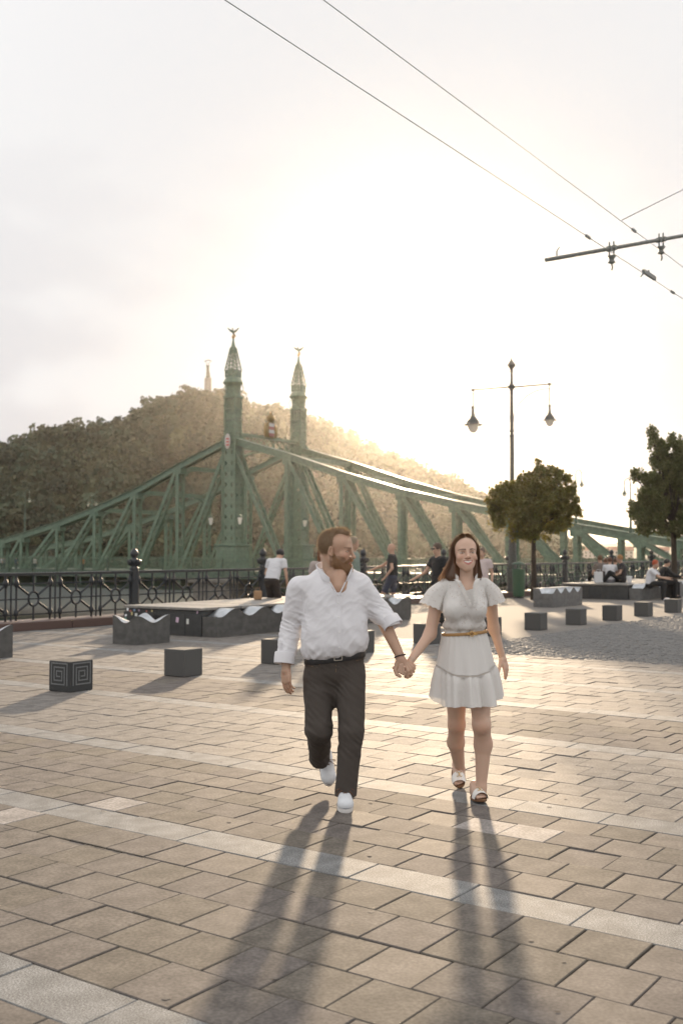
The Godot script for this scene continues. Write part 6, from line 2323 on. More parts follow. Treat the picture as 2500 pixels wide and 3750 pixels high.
func build_woman() -> void:
	var root := thing("person", "smiling woman with long dark hair in a short white eyelet dress and sandals", "person", Vector3(0.8105, -0.0036, -7.1) * Vector3(1, 0, 1))
	var d := -root.position
	var skin := Color(0.60, 0.40, 0.295)
	var hb := Basis(Vector3.UP, deg_to_rad(4.0)) * Basis(Vector3.RIGHT, deg_to_rad(-7.0)) * Basis(Vector3.BACK, deg_to_rad(2.0))
	var ht := Transform3D(hb.scaled(Vector3.ONE * 0.985), Vector3(0.8118, 1.597, -7.1) + d)
	var body := [
		["c", Vector3(0.8174, 1.526, -7.12), Vector3(0.8181, 1.418, -7.13), 0.049, 0.054, 0.03],
		["c", Vector3(0.6757, 1.386, -7.13), Vector3(0.9563, 1.386, -7.14), 0.037, 0.037, 0.05],
		["c", Vector3(0.7409, 1.414, -7.15), Vector3(0.8999, 1.414, -7.15), 0.024, 0.024, 0.04],
		["e", Vector3(0.8106, 1.294, -7.1), Vector3(0.125, 0.13, 0.085), 0.05],
		["e", Vector3(0.8133, 1.352, -7.075), Vector3(0.045, 0.06, 0.05), 0.04],
		["e", Vector3(0.8084, 1.078, -7.12), Vector3(0.115, 0.1, 0.08), 0.05],
		["e", Vector3(0.8171, 0.897, -7.14), Vector3(0.14, 0.1, 0.1), 0.05],
		["c", Vector3(0.6422, 1.365, -7.12), Vector3(0.5804, 1.076, -7.1), 0.047, 0.0375, 0.03],
		["c", Vector3(0.5804, 1.076, -7.1), Vector3(0.4525, 0.9232, -6.985), 0.038, 0.0245, 0.03],
		["c", Vector3(0.9756, 1.364, -7.15), Vector3(1.019, 1.104, -7.26), 0.046, 0.036, 0.03],
		["c", Vector3(1.019, 1.104, -7.26), Vector3(1.082, 0.9027, -7.3), 0.035, 0.0225, 0.03],
		["c", Vector3(0.7514, 0.8421, -7.15), Vector3(0.7624, 0.4671, -7.2), 0.083, 0.053, 0.04],
		["c", Vector3(0.7624, 0.4671, -7.2), Vector3(0.7671, 0.3362, -7.3), 0.053, 0.055, 0.03],
		["c", Vector3(0.7671, 0.3362, -7.3), Vector3(0.82, 0.106, -7.54), 0.054, 0.034, 0.03],
		["c", Vector3(0.82, 0.106, -7.54), Vector3(0.8173, 0.0449, -7.5), 0.033, 0.037, 0.02],
		["c", Vector3(0.8971, 0.8454, -7.12), Vector3(0.9054, 0.4943, -7.03), 0.084, 0.055, 0.04],
		["e", Vector3(0.9002, 0.4955, -6.99), Vector3(0.04, 0.045, 0.03), 0.03],
		["c", Vector3(0.9054, 0.4943, -7.03), Vector3(0.9245, 0.359, -7.1), 0.055, 0.057, 0.03],
		["c", Vector3(0.9245, 0.359, -7.1), Vector3(0.9107, 0.0847, -7.1), 0.056, 0.033, 0.03],
		["c", Vector3(0.9107, 0.0847, -7.1), Vector3(0.9087, 0.0406, -7.1), 0.033, 0.036, 0.02],
	]
	shift(body, d)
	var mb := MB.new()
	mb.tinted = true
	var f := Field.new()
	f.setup(body, 0.009)
	var knee: Vector3 = Vector3(0.8975, 0.4813, -6.97) + d
	var knee2: Vector3 = Vector3(0.756, 0.4535, -7.14) + d
	var tone := func(p: Vector3, _n: Vector3) -> Color:
		var k := maxf(exp(-pow((p - knee).length() / 0.05, 2)), exp(-pow((p - knee2).length() / 0.05, 2)))
		return skin.lerp(Color(0.58, 0.32, 0.22), k * 0.5)
	f.into(mb, tone)
	var hf := Field.new()
	var hp := moved(head_prims(true), ht)
	for sx in [-1.0, 1.0]:
		hp.append(["C", ht * Vector3(sx * 0.026, -0.053, 0.085), ht * Vector3(0.0, -0.060, 0.0945), 0.0034, 0.0066, 0.001])
	hp.append(["c", Vector3(0.8174, 1.53, -7.12) + d, Vector3(0.8184, 1.481, -7.13) + d, 0.048, 0.05, 0.025])
	hf.setup(hp, 0.0032)
	hf.into(mb, face_paint(ht.affine_inverse(), skin, Color(0.5, 0.2, 0.17), Color(0.15, 0.09, 0.055), skin, false))
	# her left hand swings back, seen edge-on
	var lh := Field.new()
	lh.setup(moved(hand_prims(1.0, 0.35, 0.03, 0.15), aim(Vector3(1.082, 0.9064, -7.3) + d, Vector3(1.115, 0.8038, -7.3) - Vector3(1.082, 0.9064, -7.3), Vector3(0.8, 0.2, 0.55), 0.9)), 0.0034)
	lh.into(mb, tone)
	var rh := Field.new()
	rh.setup(clasp_hers(d), 0.0026)
	rh.into(mb, tone)
	# feet
	var t1 := sandal_at(Basis(Vector3.UP, 0.02) * Basis(Vector3.RIGHT, 0.42), Vector3(0.8046, 0.0155, -7.42) + d)
	var t2 := sandal_at(Basis(Vector3.UP, 0.14) * Basis(Vector3.RIGHT, -0.1), Vector3(0.9006, 0.0261, -6.97) + d)
	for t in [t1, t2]:
		var ff := Field.new()
		ff.setup(moved(foot_prims(), t), 0.0038)
		ff.into(mb, tone)
	part(root, "body", mb.mesh(), skin_mat())
	eyes(root, ht, Color(0.075, 0.06, 0.035), 0.72)
	var te := MB.new()
	var trow := []
	for k in 9:
		var u := (k - 4) / 4.0
		trow.append(PackedVector3Array([ht * Vector3(u * 0.027, -0.051 + 0.0005 * u * u, 0.0915 - 0.0115 * u * u), ht * Vector3(u * 0.027, -0.058 + 0.004 * u * u, 0.0928 - 0.0115 * u * u), ht * Vector3(u * 0.027, -0.0665 + 0.0115 * u * u, 0.0905 - 0.0115 * u * u)]))
	te.grid(trow)
	part(root, "teeth", te.mesh(), mat(0.75, 0.72, 0.66, 0.3))
	for t in [t1, t2]:
		sandal(root, t)
	build_dress(root, d)
	build_woman_hair(root, ht, d)

func sandal_at(b: Basis, toe: Vector3) -> Transform3D:
	return Transform3D(b, toe - b * Vector3(0, 0.012, 0.115))

func foot_prims() -> Array:
	# bare foot in a sandal, toes along +z, sole at y = 0.018
	var P := [["c", Vector3(0, 0.04, -0.09), Vector3(0, 0.042, 0.0), 0.03, 0.032, 0.02], ["c", Vector3(0, 0.085, -0.08), Vector3(0, 0.05, 0.03), 0.03, 0.026, 0.03], ["e", Vector3(0, 0.036, 0.05), Vector3(0.041, 0.018, 0.045), 0.02]]
	var x := [-0.027, -0.01, 0.005, 0.018, 0.03]
	var l := [0.108, 0.108, 0.1, 0.092, 0.082]
	var r := [0.0125, 0.0095, 0.009, 0.0085, 0.008]
	for k in 5:
		P.append(["c", Vector3(x[k] * 0.9, 0.034, 0.06), Vector3(x[k], 0.029, l[k]), r[k], r[k] * 0.92, 0.003])
	return P

func sandal(root: Node3D, t: Transform3D) -> void:
	var so := MB.new()
	var rows := []
	for h in [[0.0, 0.95], [0.003, 1.0], [0.014, 1.02], [0.018, 1.0], [0.018, 0.05]]:
		var row := PackedVector3Array()
		for k in 28:
			row.append(t * (sole_point(k / 28.0) * Vector3(0.93 * h[1], 1, 0.86 * h[1]) + Vector3(0, h[0], 0)))
		rows.append(row)
	so.grid(rows, true)
	for k in range(1, 27):
		so.tri(rows[0][0], rows[0][k + 1], rows[0][k])
	var s := part(root, "sandal", so.mesh(), mat(0.17, 0.085, 0.04, 0.6))
	var st := MB.new()
	var strap := []
	for j in 7:
		var z := 0.02 + 0.075 * j / 6
		var row := PackedVector3Array()
		for k in 15:
			var a := PI * k / 14
			var w := 0.047 - 0.002 * absf(j - 3.0) * 0.3
			row.append(t * Vector3(-cos(a) * w, 0.012 + sin(a) * lerpf(0.064, 0.044, j / 6.0) + 0.003, z + 0.012 * sin(a)))
		strap.append(row)
	st.grid(strap)
	var leather := mat(0.72, 0.7, 0.66, 0.45)
	part(s, "strap", st.mesh(), leather)
	var bk := MB.new()
	var at := Vector3(0, 0.073, 0.062)
	for q in [-1.0, 1.0]:
		var pts := PackedVector3Array()
		for k in 9:
			var a := PI * 0.28 + PI * 1.44 * k / 8
			pts.append(t * (at + Vector3(q * (0.012 - cos(a) * -0.011), -0.018 * sin(a) * 0.4 + 0.002, sin(a) * 0.016)))
		bk.tube(pts, PackedFloat32Array([0.003]), 6)
	bk.beam(t * (at + Vector3(-0.004, 0, 0.012)), t * (at + Vector3(-0.004, 0.004, -0.012)), 0.003, 0.003)
	bk.beam(t * (at + Vector3(0.004, 0, 0.012)), t * (at + Vector3(0.004, 0.004, -0.012)), 0.003, 0.003)
	part(s, "buckle", bk.mesh(), mat(0.75, 0.6, 0.38, 0.25, 0.9))

func build_dress(root: Node3D, d: Vector3) -> void:
	var r := RandomNumberGenerator.new()
	r.seed = 8
	var cloth := cloth_mat(0.78, 0.755, 0.72, 0.42)
	# bodice
	var S := [
		["e", Vector3(0.807, 1.285, -7.1), Vector3(0.15, 0.13, 0.105), 0.05],
		["c", Vector3(0.6873, 1.397, -7.12), Vector3(0.946, 1.397, -7.13), 0.046, 0.046, 0.05],
		["e", Vector3(0.7267, 1.234, -7.02), Vector3(0.07, 0.068, 0.065), 0.05],
		["e", Vector3(0.8721, 1.237, -7.02), Vector3(0.07, 0.068, 0.065), 0.05],
		["e", Vector3(0.8045, 1.133, -7.1), Vector3(0.142, 0.055, 0.11), 0.06],
		["e", Vector3(0.8055, 1.082, -7.11), Vector3(0.137, 0.03, 0.104), 0.02],
		["C", Vector3(0.8175, 1.544, -7.12), Vector3(0.8156, 1.484, -7.09), 0.06, 0.05, 0.008],
		["C", Vector3(0.8103, 1.436, -7), Vector3(0.8395, 1.273, -6.94), 0.038, 0.007, 0.006],
		["p", Vector3(0.8043, 1.076, -7.1), Vector3(0, -1, 0), 0.2],
	]
	shift(S, d)
	var f := Field.new()
	f.setup(S, 0.006)
	var waist: Vector3 = Vector3(0.8043, 1.083, -7.1) + d
	f.bump(func(p: Vector3) -> float:
		var low := exp(-pow((p.y - waist.y) / 0.07, 2))
		return -(0.0025 + 0.005 * low) * ridge_fold(p, 24.0, 5.0, 24.0) - 0.003 * ridge_fold(p, 11.0, 9.0, 11.0), 0.03)
	var mb := MB.new()
	f.into(mb)
	var dress := part(root, "dress", mb.mesh(), cloth)
	# eyelet holes: small dark-edged openings punched in rows over yoke and sleeves
	var away := Vector3(0, 0, -1)
	var holes := MB.new()
	for k in 420:
		var u := rnd(r, 1626, 1786)
		var v := rnd(r, 2142, 2300)
		var band := absf(u - (1706.0 + (v - 2140.0) * 0.16))
		if band < 12.0 + maxf(0.0, (2222.0 - v) * 0.42) or band > 48.0 + maxf(0.0, (2200.0 - v)) * 0.9:
			continue
		var p: Vector3 = f.hit(Vector3((u - 1250.0) / 556.3, 1.62 + (2018.0 - v) / 556.3, -6.7) + d, away)
		holes.ball(p, Vector3(0.0021, 0.0034, 0.0012), 6, Basis(Vector3.BACK, rnd(r, -0.6, 0.6)))
	part(dress, "eyelets", holes.mesh(), mat(0.4, 0.29, 0.22, 0.9)).set_meta("kind", "stuff")
	# scalloped ruffles down both sides of the neckline
	for e in [[Vector3(0.7498, 1.435, -7.03), Vector3(0.7661, 1.424, -7), Vector3(0.7755, 1.406, -6.99), Vector3(0.7919, 1.377, -6.98), Vector3(0.803, 1.344, -6.97), Vector3(0.8195, 1.307, -6.962), Vector3(0.8378, 1.262, -6.955)], [Vector3(0.8831, 1.442, -7.03), Vector3(0.8616, 1.42, -7), Vector3(0.8529, 1.396, -6.988), Vector3(0.8518, 1.37, -6.98), Vector3(0.8505, 1.335, -6.97), Vector3(0.8526, 1.297, -6.96), Vector3(0.8465, 1.26, -6.955)]]:
		var ln := smooth_line(e, 10, d)
		var rows := []
		for k in ln.size():
			var sc := absf(sin(k * PI / 5.0)) * 0.006
			var s := 1.0 if e[0].x > 0.84 else -1.0
			var cloth_side := Vector3(s, 0, 0)
			rows.append(PackedVector3Array([ln[k] - cloth_side * (0.001 + sc) + Vector3(0, 0, 0.006 + 0.003 * sin(k * 1.25)), ln[k] + cloth_side * 0.008 + Vector3(0, 0, 0.006), ln[k] + cloth_side * 0.022 + Vector3(0, 0, -0.006)]))
		var rm := MB.new()
		rm.grid(rows)
		part(dress, "neckline_ruffle", rm.mesh(), cloth)
	for e in [[Vector3(0.7594, 1.437, -7.02), Vector3(0.746, 1.452, -7.06), Vector3(0.7441, 1.46, -7.11), Vector3(0.7577, 1.466, -7.17), Vector3(0.8271, 1.471, -7.19), Vector3(0.8918, 1.466, -7.17), Vector3(0.8933, 1.46, -7.11), Vector3(0.8834, 1.452, -7.06), Vector3(0.8659, 1.437, -7.02)]]:
		var ln := smooth_line(e, 8, d)
		var rows := []
		for k in ln.size():
			rows.append(PackedVector3Array([ln[k] + Vector3(0, -0.02, 0), ln[k] + Vector3(0, 0.006, 0), ln[k] + Vector3(0, 0.018 + 0.004 * sin(k * 1.6), 0.003 * sin(k * 1.3))]))
		var rm := MB.new()
		rm.grid(rows)
		part(dress, "collar_ruffle", rm.mesh(), cloth)
	# flared cap sleeves with scalloped, lace-edged hems
	for q in [[Vector3(0.7125, 1.401, -7.12), Vector3(0.6287, 1.329, -7.11), Vector3(0.5917, 1.254, -7.1), 0.05, 0.068, 0.082], [Vector3(0.9298, 1.4, -7.13), Vector3(0.9871, 1.343, -7.13), Vector3(1.01, 1.278, -7.13), 0.048, 0.06, 0.07]]:
		var rows := []
		var c := smooth_line([q[0], q[1], q[2]], 6, d)
		for i in c.size():
			var u := float(i) / (c.size() - 1)
			var dir := (c[mini(i + 1, c.size() - 1)] - c[maxi(i - 1, 0)]).normalized()
			var sd := dir.cross(Vector3(0, 0, 1)).normalized()
			var td := dir.cross(sd)
			var rad: float = lerpf(lerpf(q[3], q[4], minf(u * 2.0, 1.0)), q[5], maxf(0.0, u * 2.0 - 1.0))
			var row := PackedVector3Array()
			for k in 44:
				var a := TAU * k / 44
				var edge := (0.010 * absf(sin(a * 7.0)) if i == c.size() - 1 else 0.0)
				var rip := 1.0 + 0.05 * u * sin(a * 6.0 + 1.0) + 0.03 * u * sin(a * 11.0)
				row.append(c[i] + (sd * cos(a) + td * sin(a) * 0.9) * rad * rip + dir * edge)
			rows.append(row)
		var sm := MB.new()
		sm.grid(rows, true)
		var sl := part(dress, "cap_sleeve", sm.mesh(), cloth)
		var hm := MB.new()
		for k in 130:
			var i: int = 3 + r.randi() % (rows.size() - 3)
			var a: int = r.randi() % 44
			var p: Vector3 = rows[i][a]
			var n: Vector3 = (p - c[i]).normalized()
			if n.z > 0.1:
				hm.ball(p + n * 0.0005, Vector3(0.0019, 0.003, 0.0014), 6)
		part(sl, "eyelets", hm.mesh(), mat(0.44, 0.34, 0.27, 0.9)).set_meta("kind", "stuff")
	# skirt: gathered upper tier, open-work seam, gathered hem tier
	var nA := 120
	var top_y := 1.62 + (2018.0 - 2316.0) / 556.3
	var rowsA := []
	var rowsB := []
	var seam := []
	var hem_y := func(a: float) -> float:
		# height of the hem round the body; a = 0 faces the camera, positive to the picture's right
		var v := 2572.0 - 4.0 * cos(a * 2.0)
		v -= 30.0 * smoothstep(0.4, 1.5, a) + 58.0 * smoothstep(0.75, 1.7, -a)
		if absf(a) > 1.6:
			v = lerpf(v, 2520.0, smoothstep(1.6, 2.6, absf(a)))
		return 1.62 + (2018.0 - v) / 556.3
	var seam_y := func(a: float) -> float:
		var v := 2464.0 - 34.0 * smoothstep(0.1, 1.5, a) - 30.0 * smoothstep(0.2, 1.4, -a)
		if absf(a) > 1.6:
			v = lerpf(v, 2420.0, smoothstep(1.6, 2.6, absf(a)))
		return 1.62 + (2018.0 - v) / 556.3
	var radius := func(a: float, t: float) -> Vector2:
		# t: 0 waist, 1 hem -> half width and half depth, fuller to the right where the leg swings forward
		var w := lerpf(0.138, 0.228, pow(t, 0.72))
		var z := lerpf(0.104, 0.185, pow(t, 0.8))
		return Vector2(w, z)
	for i in 30:
		var t := i / 29.0
		var row := PackedVector3Array()
		for k in nA:
			var a := TAU * k / nA - PI
			var ys: float = seam_y.call(a)
			var yh: float = hem_y.call(a)
			var tier := 0 if i < 16 else 1
			var y: float = lerpf(top_y, ys, i / 15.0) if tier == 0 else lerpf(ys, yh, (i - 15) / 14.0)
			var g := (top_y - y) / 0.46
			var rr: Vector2 = radius.call(a, clampf(g, 0.0, 1.0))
			var gather := exp(-g * 7.0) if tier == 0 else exp(-(i - 15) / 4.5)
			var pl := 0.0
			pl += 0.0058 * sin(a * 34.0 + 2.0 * sin(a * 5.0)) * gather
			var wave := 0.019 * sin(a * 9.0 + 1.3 * sin(a * 2.0) + 0.6) + 0.012 * sin(a * 16.0 + 2.1 + 1.5 * sin(a * 3.0)) + 0.005 * sin(a * 27.0 + y * 9.0)
			pl += wave * smoothstep(0.05, 1.0, g) * (0.55 if tier == 0 else 1.15)
			if tier == 1:
				pl += 0.008 * minf(1.0, (i - 15) / 3.0)
			var cx: float = lerpf(0.8071, 0.8143, g)
			var lean := 0.05 * g
			row.append(Vector3(cx + sin(a) * (rr.x + pl), y, -7.11 + lean * maxf(0.0, cos(a)) + cos(a) * (rr.y + pl)) + d)
		if i <= 15:
			rowsA.append(row)
		if i == 15:
			seam = row
		if i >= 15:
			rowsB.append(row)
	var A := MB.new()
	rowsA.reverse()
	A.grid(rowsA, true)
	var B := MB.new()
	rowsB.reverse()
	B.grid(rowsB, true)
	var sk := part(dress, "skirt", A.mesh(), cloth)
	sk.set_meta("label", "gathered upper tier")
	part(dress, "hem_tier", B.mesh(), cloth)
	var cord := MB.new()
	for o in [0.009, -0.009]:
		var pts := PackedVector3Array()
		for k in nA + 1:
			var p: Vector3 = seam[k % nA]
			pts.append(p + Vector3(0, o, 0) + Vector3(sin(TAU * k / nA - PI), 0, cos(TAU * k / nA - PI)) * 0.003)
		cord.tube(pts, PackedFloat32Array([0.0022]), 5)
	for k in nA * 2:
		var p: Vector3 = seam[(k / 2) % nA]
		if k % 2:
			p = (p + seam[(k / 2 + 1) % nA]) * 0.5
		var a := TAU * k / (nA * 2) - PI
		cord.beam(p + Vector3(0, -0.009, 0) + Vector3(sin(a), 0, cos(a)) * 0.0035, p + Vector3(0, 0.009, 0) + Vector3(sin(a), 0, cos(a)) * 0.0035, 0.0022, 0.0022)
	part(dress, "openwork_seam", cord.mesh(), cloth)
	var gapm := MB.new()
	var gp := PackedVector3Array()
	for k in nA + 1:
		gp.append(seam[k % nA] + Vector3(sin(TAU * k / nA - PI), 0, cos(TAU * k / nA - PI)) * -0.002)
	gapm.tube(gp, PackedFloat32Array([0.0065]), 5)
	part(dress, "seam_gap", gapm.mesh(), mat(0.5, 0.42, 0.35, 0.9))
	# belt
	var bl := MB.new()
	var rows2 := []
	for k in 49:
		var a := TAU * k / 48
		var c: Vector3 = Vector3(0.8071, top_y + 0.012 * sin(a), -7.11) + d + Vector3(sin(a) * 0.147, 0, cos(a) * 0.1145)
		var n := Vector3(sin(a), 0, cos(a)) * 0.003
		rows2.append(PackedVector3Array([c - Vector3.UP * 0.01 - n, c - Vector3.UP * 0.0095 + n, c + Vector3.UP * 0.0095 + n, c + Vector3.UP * 0.01 - n]))
	bl.grid(rows2)
	var belt := part(root, "belt", bl.mesh(), mat(0.34, 0.19, 0.07, 0.45))
	var bm := MB.new()
	var bc := Vector3(0.8395, top_y + 0.002, -6.983) + d
	var ring := PackedVector3Array()
	for k in 17:
		var a := TAU * k / 16
		ring.append(bc + Vector3(cos(a) * 0.014, sin(a) * 0.0165, 0))
	bm.tube(ring, PackedFloat32Array([0.0026]), 6)
	bm.beam(bc + Vector3(0.016, 0, 0), bc + Vector3(0.034, 0, -0.004), 0.006, 0.016, Vector3.UP)
	bm.beam(bc + Vector3(-0.016, 0, 0), bc + Vector3(-0.028, 0, -0.004), 0.006, 0.012, Vector3.UP)
	part(belt, "buckle", bm.mesh(), mat(0.7, 0.45, 0.18, 0.25, 0.9))

func build_woman_hair(root: Node3D, ht: Transform3D, d: Vector3) -> void:
	var r := RandomNumberGenerator.new()
	r.seed = 64
	var hm := mat(0.088, 0.047, 0.026, 0.42)
	translucent(hm, 0.34, 0.2, 0.1)
	var inv := ht.affine_inverse()
	# smooth cap parted near the middle, volume falling behind the shoulders
	var P := [["e", Vector3(0, 0.046, -0.024), Vector3(0.086, 0.096, 0.1), 0.01], ["E", Vector3(0, -0.045, 0.1), Vector3(0.068, 0.09, 0.085), 0.012], ["E", Vector3(0, 0.0, 0.1), Vector3(0.049, 0.076, 0.08), 0.014], ["c", Vector3(-0.062, 0.02, -0.03), Vector3(-0.092, -0.14, -0.035), 0.036, 0.045, 0.03], ["c", Vector3(0.06, 0.02, -0.03), Vector3(0.078, -0.14, -0.04), 0.034, 0.035, 0.03], ["c", Vector3(0, 0.0, -0.07), Vector3(0, -0.14, -0.075), 0.05, 0.06, 0.04], ["E", Vector3(-0.048, -0.03, 0.03), Vector3(0.028, 0.07, 0.05), 0.01], ["E", Vector3(0.048, -0.03, 0.03), Vector3(0.028, 0.07, 0.05), 0.01]]
	var f := Field.new()
	f.setup(moved(P, ht), 0.0042)
	f.bump(func(p: Vector3) -> float: return -0.003 * ridge_fold(p, 60.0, 6.0, 60.0), 0.03)
	var mb := MB.new()
	f.into(mb)
	var hair := part(root, "hair", mb.mesh(), hm)
	# strands: from the crown over the temples and down past the shoulders, loose ends flying out left
	var st := MB.new()
	for k in 1500:
		var s := -1.0 if r.randf() < 0.56 else 1.0
		var q0 := Vector3(s * rnd(r, 0.0, 0.02), 0.134 + rnd(r, -0.004, 0.004), rnd(r, -0.06, 0.045))
		var wide := rnd(r, 0.082, 0.092)
		var zb := rnd(r, -0.06, 0.015)
		var pts := PackedVector3Array()
		var endx := rnd(r, 0.085, 0.128) if s < 0 else rnd(r, 0.08, 0.1)
		var loose := rnd(r, 0.0, 1.0)
		if s < 0 and loose > 0.72:
			endx = rnd(r, 0.12, 0.19)
		var path := [q0, Vector3(s * 0.05, 0.122, lerpf(q0.z, zb, 0.4)), Vector3(s * wide, 0.055, zb), Vector3(s * (wide + 0.007), -0.01, zb - 0.005), Vector3(s * lerpf(wide, endx, 0.5), -0.08, zb - 0.01), Vector3(s * endx, -0.15 - rnd(r, 0.0, 0.03), zb - 0.02)]
		for p in smooth_line(path, 3, Vector3.ZERO):
			pts.append(ht * (p + Vector3(rnd(r, -0.001, 0.001), 0, rnd(r, -0.001, 0.001))))
		ribbon(st, pts, 0.0012, 0.0005, Vector3(0, 0.15, 1).normalized().rotated(Vector3.UP, rnd(r, -1.5, 1.5)))
	for k in 700:
		# front locks swept from the parting over the temples
		var s := -1.0 if k % 2 else 1.0
		var f0 := rnd(r, 0.0, 1.0)
		var path := [Vector3(s * 0.004, 0.128 - 0.02 * f0, 0.03 + 0.036 * f0), Vector3(s * rnd(r, 0.036, 0.044), lerpf(0.118, 0.1, f0), lerpf(0.035, 0.062, f0)), Vector3(s * rnd(r, 0.068, 0.076), lerpf(0.07, 0.055, f0), lerpf(0.02, 0.038, f0)), Vector3(s * rnd(r, 0.082, 0.088), 0.0, lerpf(-0.01, 0.012, f0)), Vector3(s * rnd(r, 0.088, 0.1), -0.07, lerpf(-0.03, 0.0, f0)), Vector3(s * rnd(r, 0.088, 0.115), -0.145, -0.02)]
		var pts := PackedVector3Array()
		for p in smooth_line(path, 3, Vector3.ZERO):
			pts.append(ht * p)
		ribbon(st, pts, 0.0015, 0.0006, Vector3(0, 0.15, 1).normalized().rotated(Vector3.UP, rnd(r, -1.2, 1.2)))
	for k in 260:
		# stray hairs lit from behind
		var a := rnd(r, 0.0, PI)
		var base := Vector3(cos(a) * 0.086, 0.046 + sin(a) * 0.095, rnd(r, -0.07, 0.02))
		var dir := Vector3(cos(a) + rnd(r, -0.6, 0.6), sin(a) * 0.7 + rnd(r, -0.3, 0.5), rnd(r, -0.4, 0.3)).normalized()
		var l := rnd(r, 0.008, 0.024)
		ribbon(st, PackedVector3Array([ht * base, ht * (base + dir * l * 0.6), ht * (base + dir * l + Vector3(0, -0.3 * l, 0))]), 0.0006, 0.0002, Vector3(rnd(r, -1, 1), 0.2, 1).normalized())
	part(hair, "strands", st.mesh(), hm).set_meta("kind", "stuff")

# a smaller figure; J holds the joints in its own frame (y up, faces +z), top/legs/skin/hair are colours
func figure(label: String, at: Vector3, turn: float, J: Dictionary, C: Dictionary, size := 1.0) -> Node3D:
	var o := thing("person", label, "person", at, turn)
	var g := {"pelvis": Vector3(0, 0.94, 0), "chest": Vector3(0, 1.28, 0), "neck": Vector3(0, 1.47, 0), "head": Vector3(0, 1.62, 0.03), "face": Vector3(0, 0, 1),
		"sl": Vector3(0.18, 1.41, 0), "sr": Vector3(-0.18, 1.41, 0), "el": Vector3(0.25, 1.13, -0.03), "er": Vector3(-0.25, 1.13, -0.03), "hl": Vector3(0.26, 0.88, 0.08), "hr": Vector3(-0.26, 0.88, 0.08),
		"pl": Vector3(0.09, 0.92, 0), "pr": Vector3(-0.09, 0.92, 0), "kl": Vector3(0.1, 0.5, 0.03), "kr": Vector3(-0.1, 0.5, 0.03), "al": Vector3(0.1, 0.09, -0.02), "ar": Vector3(-0.1, 0.09, -0.02), "tl": Vector3(0.12, 0.045, 0.15), "tr": Vector3(-0.12, 0.045, 0.15)}
	g.merge(J, true)
	for k in g:
		if k != "face":
			g[k] = g[k] * size
	var w: float = C.get("girth", 1.0) * size
	var fat: float = C.get("fat", 1.0)
	var cell: float = C.get("cell", 0.017)
	var fb := Basis.looking_at(-(g.face as Vector3).normalized(), Vector3.UP)
	var up: Vector3 = (g.neck - g.pelvis).normalized()
	var across: Vector3 = (g.sl - g.sr).normalized()
	var tb := Basis(across, up, across.cross(up).normalized()).orthonormalized()
	var P := [["e", g.head + fb * Vector3(0, 0.03, -0.012), Vector3(0.074, 0.1, 0.094) * size, 0.02, fb], ["e", g.head + fb * Vector3(0, -0.045, 0.03), Vector3(0.056, 0.07, 0.056) * size, 0.02, fb], ["c", g.head + fb * Vector3(0, 0.005, 0.085), g.head + fb * Vector3(0, -0.03, 0.105), 0.009, 0.012, 0.01],
		["c", g.neck, g.head + Vector3(0, -0.03, -0.02), 0.058 * size, 0.053 * size, 0.03], ["e", g.head + fb * Vector3(0.078, -0.01, -0.01), Vector3(0.012, 0.03, 0.02), 0.01, fb], ["e", g.head + fb * Vector3(-0.078, -0.01, -0.01), Vector3(0.012, 0.03, 0.02), 0.01, fb],
		["e", g.chest, Vector3(0.14, 0.2, 0.085) * w, 0.05, tb], ["e", g.pelvis, Vector3(0.13, 0.12, 0.09) * w, 0.06, tb]]
	for s in ["l", "r"]:
		P.append(["c", g["s" + s], g["e" + s], 0.046 * w, 0.037 * w, 0.03])
		P.append(["c", g["e" + s], g["h" + s], 0.037 * w, 0.026 * w, 0.02])
		var hd: Vector3 = (g["h" + s] - g["e" + s]).normalized()
		P.append(["e", g["h" + s] + hd * 0.05, Vector3(0.03, 0.055, 0.022) * size, 0.015, Basis.looking_at(hd.cross(across + Vector3(0, 0.01, 0.02)).normalized(), hd)])
		for q in 4:
			P.append(["c", g["h" + s] + hd * 0.08 + across * (0.012 * (q - 1.5)), g["h" + s] + hd * (0.15 - 0.008 * absf(q - 1.5)) + across * (0.016 * (q - 1.5)) + tb.z * 0.025, 0.0105, 0.009, 0.004])
		P.append(["c", g["h" + s] + hd * 0.03 + tb.z * 0.02, g["h" + s] + hd * 0.09 + tb.z * 0.05, 0.013, 0.011, 0.006])
		P.append(["c", g["p" + s], g["k" + s], 0.075 * w, 0.055 * w, 0.04])
		P.append(["c", g["k" + s], g["k" + s].lerp(g["a" + s], 0.35), 0.055 * w, 0.056 * w, 0.03])
		P.append(["c", g["k" + s].lerp(g["a" + s], 0.35), g["a" + s], 0.056 * w, 0.036 * w, 0.03])
		P.append(["c", g["a" + s], g["t" + s], 0.036 * w, 0.03 * w, 0.03])
	var skin: Color = C.get("skin", Color(0.42, 0.26, 0.18))
	var sm := mat(skin.r, skin.g, skin.b, 0.55)
	part(o, "body", mesh_of(P, cell), sm)
	# clothing over it
	var top: Color = C.top
	var S := [["e", g.chest, Vector3(0.175, 0.21, 0.115 * fat) * w, 0.06, tb], ["c", g.sl * 0.92 + g.neck * 0.08, g.sr * 0.92 + g.neck * 0.08, 0.062 * w, 0.062 * w, 0.06], ["e", g.pelvis.lerp(g.chest, 0.42), Vector3(0.168 * fat, 0.17, 0.118 * fat) * w, 0.08, tb], ["e", g.pelvis + up * 0.02, Vector3(0.17 * fat, 0.1, 0.118 * fat) * w, 0.05, tb]]
	var long: float = C.get("sleeve", 0.55)
